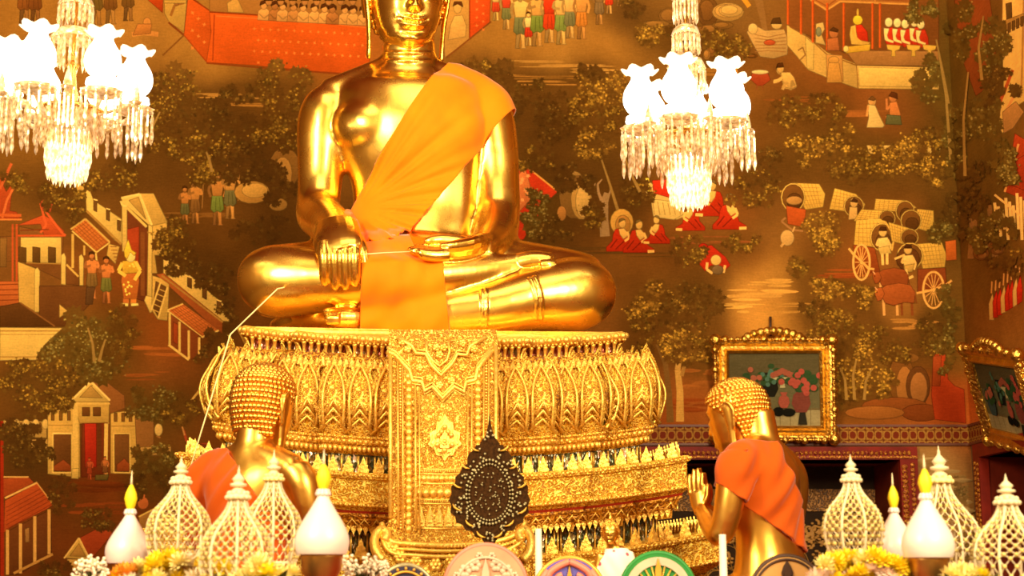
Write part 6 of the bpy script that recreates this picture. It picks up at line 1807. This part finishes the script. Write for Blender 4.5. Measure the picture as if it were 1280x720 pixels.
m.build('silver_beading', M_SILV, leafF)
m = MB(); r7 = random.Random(3)
for (x, y, n) in [(612, 545, 7), (622, 568, 5), (602, 568, 5), (634, 582, 6), (590, 582, 6), (645, 600, 6), (579, 600, 6), (649, 622, 6), (575, 622, 6), (642, 642, 6), (582, 642, 6), (629, 660, 7), (595, 660, 7), (612, 671, 8), (652, 634, 6), (572, 634, 6)]:
    for k in range(n): m.sphere(leaf_pt(x + r7.uniform(-6, 6), y + r7.uniform(-7, 7), .012), (.007, .006, .007), 6, 4)
for k in range(60):
    a, q = r7.uniform(0, 6.28), math.sqrt(r7.random()); m.sphere(leaf_pt(612 + 20 * q * math.cos(a), 615 + 30 * q * math.sin(a), .01), (.0045, .005, .0045), 6, 4)
tag(m.build('scattered_beads', M_SILV, leafF), kind='stuff')
m = MB()
for (x, y, s) in [(630, 560, 1), (594, 560, -1), (642, 582, 1), (582, 582, -1), (652, 606, 1), (572, 606, -1), (652, 638, 1), (572, 634, -1), (636, 654, 1), (588, 654, -1), (622, 668, 1), (602, 668, -1)]:
    m.tube([leaf_pt(x + s * dx, y + dy, .014) for dx, dy in ((-5, 4), (0, 3), (4, 0), (6, -4))], [.003, .006, .006, .002], 6, up=(0, 1, 0))
m.build('gold_curls', M_GOLDT, leafF)
m = MB(); m.tube([(lc.x, YB + .03, .02), (lc.x, YB + .03, lc.z)], .018, 10); m.lathe([(.18, 0), (.18, .02), (.05, .05), (.03, .12)], (lc.x, YB + .03, 0), 20); m.build('pole', M_DARKB, leafF)

# ------------------------------------------------------------------ tall candles
M_WAX = flat_mat('white_wax', (250, 226, 196), .5, var=.04)
for cx, ty, Y, lab in ((673, 661, 7.5, 'tall white candle standing right of the pink fan'), (903, 668, 7.09, 'tall white candle standing beside the praying disciple')):
    b0 = P(cx + 2, 720, Y); t0 = P(cx, ty, Y)
    root = thing('candle', lab, 'candle', (b0.x, Y, 0), group=None)
    m = MB(); m.tube([(b0.x + .004, Y, 1.1), (lerp(b0.x, t0.x, .5), Y, 1.5), (t0.x, Y, t0.z)], [.024, .021, .016], 14); m.build('wax', M_WAX, root)
    m = MB(); m.tube([(t0.x, Y, t0.z - .002), (t0.x + .002, Y, t0.z + .012)], .002, 5); m.build('wick', M_DARKB, root)
    m = MB(); m.lathe([(.1, 0), (.1, .02), (.06, .06), (.03, .2), (.025, .9), (.05, 1.04), (.045, 1.1), (.03, 1.12)], (b0.x, Y, 0), 20); m.build('candlestick', M_BRASS, root)

# ------------------------------------------------------------------ small image in a white dotted robe
YS = 7.42
bs = P(767, 760, YS)
small = thing('small_buddha_image', 'small gilded image wrapped in a white robe with rose dots, between two fans', 'statue', (bs.x, YS, 0))
us = YS / F
def S(px, py, d=0.0): return P(px, py, YS - d)
m = MB()
def st(pts, seg=16):
    pp = smooth_path(pts, 4); m.tube([S(p[0], p[1], p[2]) for p in pp], [(p[3] * us, p[4] * us) for p in pp], seg, up=(0, -1, 0))
st([(768, 800, 0, 24, 16), (768, 760, 0, 20, 14), (768, 735, 0, 18, 12), (768, 712, 0, 20, 13), (768, 696, 0, 21, 12), (767, 689, 0, 16, 9), (765, 684, 0, 7, 7)])
st([(765, 690, 0, 7, 7), (764, 680, .01, 6, 6.5), (763, 672, .02, 6, 6.5)])
st([(752, 692, 0, 7, 7), (749, 706, 0, 6.5, 6.5), (748, 722, .01, 6, 6), (750, 740, .05, 5.5, 5.5)]); st([(784, 692, 0, 7, 7), (788, 706, 0, 6.5, 6.5), (789, 722, .01, 6, 6), (786, 740, .05, 5.5, 5.5)])
sk = fuse(m, .006, 6, .5)
m = MB(); mesh_to_mb(sk, m)
MS = Matrix.Translation(S(763, 679, .02) + Vector((0, 0, .05))) @ Matrix.Rotation(math.radians(-8), 4, 'Z')
head_mb(m, .105, MS, 60, 60)
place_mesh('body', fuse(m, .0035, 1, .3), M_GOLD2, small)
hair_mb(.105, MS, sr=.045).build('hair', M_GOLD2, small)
def dots_mat():
    t = NT('white_dotted_cloth')
    v = t.node('ShaderNodeTexVoronoi'); v.inputs['Scale'].default_value = 22; v.inputs['Randomness'].default_value = .6
    t.l(t.coord(), v.inputs['Vector'])
    col = t.ramp(v.outputs['Distance'], [(.2, s2l((190, 70, 90))), (.28, s2l((252, 232, 210)))])
    t.bsdf(Base_Color=col, Roughness=.7); return t.m
pls = [(S(757, 690), Vector((-.86, 0, .5))), (S(768, 780), Vector((0, 0, -1))), (S(765, 686), Vector((0, 0, 1))), (S(800, 716), Vector((.6, 0, -.5)))]
place_mesh('robe', cut_cloth(sk, pls, .006, 4, .004, lambda co: .002 * math.sin(co.x * 90 + co.z * 60)), dots_mat(), small)
m = MB(); m.lathe([(.15, 0), (.15, .1), (.12, .16), (.1, 1.2), (.13, S(768, 800).z - .04), (.13, S(768, 800).z)], (bs.x, YS, 0), 24); m.build('pedestal', M_CARVEDD, small)

# ------------------------------------------------------------------ the sacred thread
m = MB()
pts = [B(512, 314.5, .90), B(480, 316, .93), B(453, 318, .93)]
m.tube(pts, .0035, 6)
pts = [P(453, 318, 9.12), P(425, 330, 9.3), P(372, 356, 9.5), P(347, 361, 9.02), P(318, 389, 8.95), P(288, 418, 8.75), P(262, 505, 8.6), P(237, 588, 8.4), P(222, 640, 8.2)]
m.tube([Vector(p) for p in pts], .0045, 6)
o = m.build('sacred_thread', flat_mat('white_cord', (250, 220, 150), .6), None)
tag(o, 'thin white thread running from the Buddha\'s hands down past the throne\'s left edge', 'thread')

# ------------------------------------------------------------------ framed pictures
M_FRAME = gold_mat('frame_gilding', (.62, .32, .04), (.95, .60, .12), .3, 14, bump=.5, bscale=45)
def picture(name, label, W, Hh, M, seed):
    root = thing(name, label, 'picture', M.translation)
    def T(x, z, h): return M @ Vector((x, -h, z))
    m = MB()
    prof = [(.0, 0), (.0, .03), (.022, .05), (.04, .03), (.06, .022), (.085, .045), (.10, .05), (.115, .02), (.115, .0)]
    rings = []
    for o, h in prof:
        rings.append([T(sx * (W / 2 - .115 + o), sz * (Hh / 2 - .115 + o), h) for sx, sz in ((-1, -1), (1, -1), (1, 1), (-1, 1))])
    m.rings(rings, cap=False, smooth=False)
    # leafy scalloped edge
    def edge(n, f):
        for k in range(n):
            x, z = f((k + .5) / n)
            q = .028 + .012 * math.sin(k * 2.1)
            m.sphere(T(x, z, .03), (q, q, q), 7, 5)
            for s in (-1, 1): m.sphere(T(x * 1.0 + s * .018 * (abs(z) > abs(x) * Hh / W), z + s * .018 * (abs(z) <= abs(x) * Hh / W), .045), .013, 6, 4)
    n1, n2 = int(W / .055), int(Hh / .055)
    edge(n1, lambda t: (lerp(-W / 2, W / 2, t), Hh / 2 + .005)); edge(n1, lambda t: (lerp(-W / 2, W / 2, t), -Hh / 2 - .005))
    edge(n2, lambda t: (-W / 2 - .005, lerp(-Hh / 2, Hh / 2, t))); edge(n2, lambda t: (W / 2 + .005, lerp(-Hh / 2, Hh / 2, t)))
    for k in range(9):
        t = (k - 4) / 4; m.sphere(T(t * W * .22, Hh / 2 + .03 + .05 * (1 - t * t), .03), (.04, .03, .04), 8, 5)
    for sx in (-1, 1):
        for sz in (-1, 1): m.sphere(T(sx * W / 2, sz * Hh / 2, .03), (.055, .045, .055), 10, 6)
    for k in range(40):
        t = k / 39
        for sz in (-1, 1): m.sphere(T(lerp(-W / 2 + .1, W / 2 - .1, t), sz * (Hh / 2 - .095), .03), .01, 6, 4)
        for sx in (-1, 1): m.sphere(T(sx * (W / 2 - .095), lerp(-Hh / 2 + .1, Hh / 2 - .1, t), .03), .01, 6, 4)
    m.build('frame', M_FRAME, root)
    m = MB(); a, b = W / 2 - .11, Hh / 2 - .11
    m.cur = s2l((90, 84, 56))
    def rect(x0, x1, z0, z1, h, col): m.cur = s2l(col); m.add([T(x0, z0, h), T(x1, z0, h), T(x1, z1, h), T(x0, z1, h)], [(0, 1, 2, 3)], False)
    lv = [.012]
    def blob(x, z, rx, rz, col, n=14): lv[0] += .0002; m.cur = s2l(col); m.add([T(x + rx * math.cos(2*PI*k/n), z + rz * math.sin(2*PI*k/n), lv[0]) for k in range(n)], [tuple(range(n))], False)
    def pol(pts, col): lv[0] += .0002; m.cur = s2l(col); m.add([T(x, z, lv[0]) for x, z in pts], [tuple(range(len(pts)))], False)
    rect(-a, a, -b * .55, b, .010, (112, 100, 66)); rect(-a, a, b * .2, b, .0104, (100, 84, 52)); rect(-a, a, -b, -b * .5, .0108, (176, 150, 104)); rect(-a, a, -b * .56, -b * .5, .011, (120, 96, 56))
    for k in range(9): rect(-a + k * a / 4.5, -a + k * a / 4.5 + .006, -b, -b * .56, .0112, (130, 106, 66))
    q = random.Random(seed)
    def vase(x, z, s, col):
        pol([(x - .03*s, z), (x + .03*s, z), (x + .055*s, z + .05*s), (x + .045*s, z + .1*s), (x + .022*s, z + .12*s), (x + .035*s, z + .15*s), (x - .035*s, z + .15*s), (x - .022*s, z + .12*s), (x - .045*s, z + .1*s), (x - .055*s, z + .05*s)], col)
    def bunch(x, z, s, col, n=12):
        for k in range(n): blob(x + q.gauss(0, .045) * s, z + q.gauss(0, .035) * s, .026 * s, .02 * s, (50, 84, 46))
        for k in range(n): blob(x + q.gauss(0, .05) * s, z + q.gauss(0, .04) * s, .018 * s, .018 * s, col)
    def dish(x, z, s, col, fruit):
        pol([(x - .02*s, z), (x + .02*s, z), (x + .012*s, z + .04*s), (x + .09*s, z + .075*s), (x - .09*s, z + .075*s), (x - .012*s, z + .04*s)], col)
        for k in range(7): blob(x + (k - 3) * .022 * s, z + .09 * s + .03 * s * (1 - abs(k - 3) / 3), .022 * s, .022 * s, fruit)
    vase(-a * .1, -b * .2, 1.4, (36, 34, 30)); bunch(-a * .1, b * .35, 1.1, (70, 120, 110)); dish(a * .18, b * .05, 1.2, (196, 176, 130), (176, 70, 40)); vase(a * .58, -b * .62, 1.5, (140, 50, 40)); bunch(a * .62, b * .25, 1.5, (196, 50, 34), 16)
    vase(a * .2, -b * .5, .9, (180, 60, 40)); blob(a * .08, -b * .6, .05, .04, (28, 26, 24)); blob(a * .3, -b * .62, .06, .035, (30, 28, 26)); vase(-a * .6, -b * .55, 1.5, (60, 80, 92)); bunch(-a * .6, b * .1, 1.3, (190, 80, 50))
    pol([(a * .5, -b * .95), (a * .7, -b * .95), (a * .66, -b * .62), (a * .54, -b * .62)], (52, 46, 40))
    m.col = [tuple(v * .62 for v in lc_) for lc_ in [tuple(lerp(q_[i], sum(q_) / 3, .3) for i in range(3)) for q_ in m.col]]
    m.build('picture_panel', M_MURAL, root, recalc=False)
    return root
pc = P(967.5, 487, 12.88)
pW = (1041 - 894) * 12.88 / F; pH = P(967, 426, 12.88).z - P(967, 549, 12.88).z
M1 = Matrix.Translation(pc) @ Matrix.Rotation(math.radians(5), 4, 'X')
p1 = picture('framed_picture', 'gilt framed still life of vases hanging on the back wall above the doorway', pW, pH, M1, 1)
m = MB(); hk = P(963, 396, 12.96); m.tube([hk, P(963, 420, 12.93)], .012, 8); m.tube([P(952, 415, 12.93), P(974, 415, 12.93)], .01, 8); m.build('hook', M_DARKB, p1)
lb = PX(1240, 549, WALL_X - .05); lt = PX(1207, 434, WALL_X - .27)
W2 = 1.15
upv = (Vector((0, lt.y - lb.y, lt.z - lb.z)) + Vector((-.22, 0, 0)))
H2 = upv.length; zax = upv.normalized(); xax = (Vector((0, -1, 0)) - zax * Vector((0, -1, 0)).dot(zax)).normalized(); yax = zax.cross(xax)
c2 = lb + zax * (H2 / 2) + xax * (W2 / 2)
M2 = Matrix(((xax.x, yax.x, zax.x, c2.x), (xax.y, yax.y, zax.y, c2.y), (xax.z, yax.z, zax.z, c2.z), (0, 0, 0, 1)))
picture('framed_picture', 'gilt framed still life leaning forward from the right-hand wall', W2, H2, M2, 2)
# ------------------------------------------------------------------ crystal chandeliers
def emit_mat(name, col, strength):
    t = NT(name)
    e = t.node('ShaderNodeEmission'); e.inputs[0].default_value = (*col, 1); e.inputs[1].default_value = strength
    t.l(e.outputs[0], t.out.inputs['Surface']); return t.m
M_SHADE = emit_mat('lit_milk_glass', (1, .86, .66), 5.0)
M_SHADET = emit_mat('lit_milk_glass_rim', (1, .74, .42), 2.2)
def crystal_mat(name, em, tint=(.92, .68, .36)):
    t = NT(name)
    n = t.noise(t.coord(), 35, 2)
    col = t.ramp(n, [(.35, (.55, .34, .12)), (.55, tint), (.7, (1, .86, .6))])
    t.bsdf(Base_Color=col, Roughness=.12, Metallic=.35, Emission_Color=col, Emission_Strength=em, Specular_IOR_Level=.8)  # crystals glow by their own emission, standing in for lamp light in the glass
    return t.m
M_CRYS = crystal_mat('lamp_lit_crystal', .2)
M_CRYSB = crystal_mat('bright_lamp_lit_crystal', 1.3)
M_GILTM = gold_mat('gilt_brass', (.7, .4, .08), (.95, .62, .16), .25)
def prism_mesh(name, L, r, mat):
    mb = MB()
    mb.lathe([(.0005, 0), (r * .5, -L * .03), (r * .5, -L * .08), (r * .25, -L * .12), (r * .8, -L * .2), (r * .62, -L * .55), (r * 1.05, -L * .8), (r * .75, -L * .9), (.0005, -L)], seg=6, smooth=False)
    me = mb.mesh(name); me.materials.append(mat); return me
def chandelier(label, cx, yb, Y, sc, hr=1.0):
    u = Y / F * 1.035 * sc
    c = P(cx, yb, Y)             # lowest tip
    def Z(y): return c.z + (yb_ref - y) * u
    yb_ref = 262
    root = thing('crystal_chandelier', label, 'chandelier', (c.x, Y, c.z))
    def at(x, y, z): return (c.x + x, Y + y, z)
    # stem, chain and gilt frame
    m = MB()
    m.tube([at(0, 0, Z(220)), at(0, 0, Z(-40))], .012, 8)
    m.lathe([(r * u, Z(y) ) for r, y in ((3, 205), (10, 198), (14, 186), (8, 176), (5, 165), (9, 150), (6, 140), (4, 120), (8, 112), (4, 106))], (c.x, Y, 0), 16)
    m.build('stem', M_GILTM, root)
    m = MB()
    z = Z(-40)
    k = 0
    while z < Z_C - .02:
        a = (k % 2) * PI / 2
        m.tube([at(.014 * math.cos(t) * math.cos(a), .014 * math.cos(t) * math.sin(a), z + .028 + .028 * math.sin(t)) for t in [2 * PI * i / 10 for i in range(10)]], .004, 5, closed=True)
        z += .044; k += 1
    m.build('chain', M_GILTM, root)
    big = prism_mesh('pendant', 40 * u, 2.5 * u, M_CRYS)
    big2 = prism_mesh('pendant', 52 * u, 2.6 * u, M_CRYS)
    fr = MB(); frb = MB()
    def fringe(mb, r, y, L, n, rad=2.1, jit=0.0):
        me = prism_mesh('tmp', L * u, rad * u, None) if False else None
        pr = [(.0005, 0), (rad * .5, -L * .03), (rad * .25, -L * .12), (rad * .8, -L * .2), (rad * .62, -L * .55), (rad * 1.05, -L * .8), (.0005, -L)]
        for k in range(n):
            a = 2 * PI * k / n
            mb.lathe([(max(q * u, .0004), h * u) for q, h in pr], at(r * u * math.cos(a), r * u * math.sin(a), Z(y)), 5, smooth=False, cap=False)
    # crown tiers
    def dish(name, prof, mat, seg=24, lobes=0, amp=0.0):
        m = MB(); m.lathe([(r * u * (hr if 'crown' in name else 1), Z(y)) for r, y in prof], (c.x, Y, 0), seg, lobes=lobes, amp=amp); return m.build(name, mat, root)
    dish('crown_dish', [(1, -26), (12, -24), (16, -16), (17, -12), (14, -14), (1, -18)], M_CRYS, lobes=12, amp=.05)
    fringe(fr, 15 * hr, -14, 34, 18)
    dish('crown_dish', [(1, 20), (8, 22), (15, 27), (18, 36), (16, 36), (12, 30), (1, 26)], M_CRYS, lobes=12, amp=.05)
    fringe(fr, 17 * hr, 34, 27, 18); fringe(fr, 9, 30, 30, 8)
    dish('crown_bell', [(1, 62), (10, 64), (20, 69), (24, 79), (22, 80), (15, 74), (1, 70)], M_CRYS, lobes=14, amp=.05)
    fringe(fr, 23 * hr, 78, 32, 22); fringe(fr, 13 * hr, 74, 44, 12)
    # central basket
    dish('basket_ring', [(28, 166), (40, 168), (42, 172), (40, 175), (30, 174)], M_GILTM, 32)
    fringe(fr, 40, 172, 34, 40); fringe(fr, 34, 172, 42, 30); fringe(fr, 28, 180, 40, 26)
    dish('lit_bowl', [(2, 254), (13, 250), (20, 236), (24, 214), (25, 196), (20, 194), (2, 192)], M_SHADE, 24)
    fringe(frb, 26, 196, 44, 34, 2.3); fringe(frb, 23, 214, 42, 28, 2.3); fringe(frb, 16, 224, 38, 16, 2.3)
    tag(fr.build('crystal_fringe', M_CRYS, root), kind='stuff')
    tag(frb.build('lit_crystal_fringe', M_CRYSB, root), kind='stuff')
    # six arms with lamps
    for k in range(6):
        a = math.radians(14 + 60 * k)
        ca, sa = math.cos(a), math.sin(a)
        def q(r, y): return at(r * hr * u * ca, r * hr * u * sa, Z(y))
        m = MB()
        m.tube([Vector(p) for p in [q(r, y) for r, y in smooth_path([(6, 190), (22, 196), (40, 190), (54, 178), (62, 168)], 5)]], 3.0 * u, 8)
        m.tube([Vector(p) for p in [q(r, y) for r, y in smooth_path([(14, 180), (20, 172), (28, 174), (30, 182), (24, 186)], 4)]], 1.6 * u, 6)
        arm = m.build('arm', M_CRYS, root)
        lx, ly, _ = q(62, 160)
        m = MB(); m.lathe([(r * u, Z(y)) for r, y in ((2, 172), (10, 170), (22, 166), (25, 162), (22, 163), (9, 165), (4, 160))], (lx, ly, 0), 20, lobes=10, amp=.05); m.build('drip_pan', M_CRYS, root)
        m = MB(); m.lathe([(r * u, Z(y)) for r, y in ((3, 164), (14, 160), (19, 154), (18, 148), (10, 146), (9, 143))], (lx, ly, 0), 20); m.build('lamp_cup', M_SHADE, root)
        m = MB()
        prof = smooth_path([(9, 145), (17, 139), (21.5, 128), (20, 115), (14, 104), (11, 97), (13, 92), (21, 88)], 4)
        seg = 36
        rs = []
        for r, y in prof:
            w = max(0, (97 - y) / 9)
            rs.append([(lx + r * u * (1 + .1 * w * math.cos(6 * t)) * math.cos(t), ly + r * u * (1 + .1 * w * math.cos(6 * t)) * math.sin(t), Z(y - 2.2 * w * math.cos(6 * t))) for t in [2 * PI * i / seg for i in range(seg)]])
        m.rings(rs[:-4], cap=False)
        sh = m.build('glass_shade', M_SHADE, root)
        m = MB(); m.rings(rs[-5:], cap=False); m.tube([Vector(p) for p in rs[-1]], 1.0 * u, 6, closed=True); m.build('frilled_rim', M_SHADET, sh)
        for i in range(12):
            t = 2 * PI * i / 12
            link('pendant', big, root, Vector((lx + 23.5 * u * math.cos(t), ly + 23.5 * u * math.sin(t), Z(165))) - Vector(root.location), rot=(0, 0, t))
    # spire points between the arms
    for k in range(6):
        a = math.radians(44 + 60 * k)
        x, y = 74 * hr * u * math.cos(a), 74 * hr * u * math.sin(a)
        m = MB()
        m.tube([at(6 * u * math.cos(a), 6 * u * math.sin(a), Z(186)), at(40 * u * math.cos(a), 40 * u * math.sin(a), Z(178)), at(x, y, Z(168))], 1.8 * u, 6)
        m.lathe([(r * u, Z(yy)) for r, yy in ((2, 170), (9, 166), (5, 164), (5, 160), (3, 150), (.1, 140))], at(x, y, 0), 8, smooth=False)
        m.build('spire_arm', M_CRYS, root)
        for i in range(4):
            t = 2 * PI * i / 4
            link('pendant', big2, root, Vector(at(x + 8 * u * math.cos(t), y + 8 * u * math.sin(t), Z(166))) - Vector(root.location))
    return root
chandelier('crystal chandelier with six lit milk-glass shades, right of the Buddha statue, before the mural', 862, 262, 8.7, 1.0)
chandelier('crystal chandelier cut by the left edge of the photo, six lit milk-glass shades', 83, 231, 8.2, 1.03, 1.2)
# ------------------------------------------------------------------ light and camera
def area(name, loc, target, size, energy, color, sy=None):
    l = bpy.data.lights.new(name, 'AREA'); l.energy = energy; l.color = color; l.size = size
    if sy: l.shape = 'RECTANGLE'; l.size_y = sy
    o = bpy.data.objects.new(name, l); C.objects.link(o); o.location = loc
    o.rotation_euler = (Vector(target) - Vector(loc)).to_track_quat('-Z', 'Y').to_euler()
    return o
area('hall_light_left', (-3.6, 2.5, 5.2), (-.6, 10.5, 3.2), 1.6, 560, (1, .84, .56), 2.6)
area('hall_light_right', (3.2, 2.2, 5.2), (0, 10.5, 3.2), 1.6, 600, (1, .84, .56), 2.6)
area('hall_light_top', (0, 6.0, 8.8), (0, 9.5, 2.0), 4.0, 200, (1, .84, .56))
w = bpy.data.worlds.new('hall_air'); bpy.context.scene.world = w; w.use_nodes = True
bg = w.node_tree.nodes['Background']; bg.inputs[0].default_value = (1, .62, .26, 1); bg.inputs[1].default_value = .6
cam = bpy.data.cameras.new('camera'); co = bpy.data.objects.new('camera', cam); C.objects.link(co)
co.location = (0, 0, CZ); co.rotation_euler = (PI / 2 + PITCH, 0, 0)
cam.dof.use_dof = True; cam.dof.focus_distance = 9.8; cam.dof.aperture_fstop = 2.2
cam.sensor_width = 36; cam.lens = F / 1280 * 36; cam.clip_end = 100
sc = bpy.context.scene
sc.camera = co
sc.view_settings.view_transform = 'Standard'
sc.view_settings.look = 'None'
sc.view_settings.exposure = 0.16
sc.cycles.max_bounces = 6
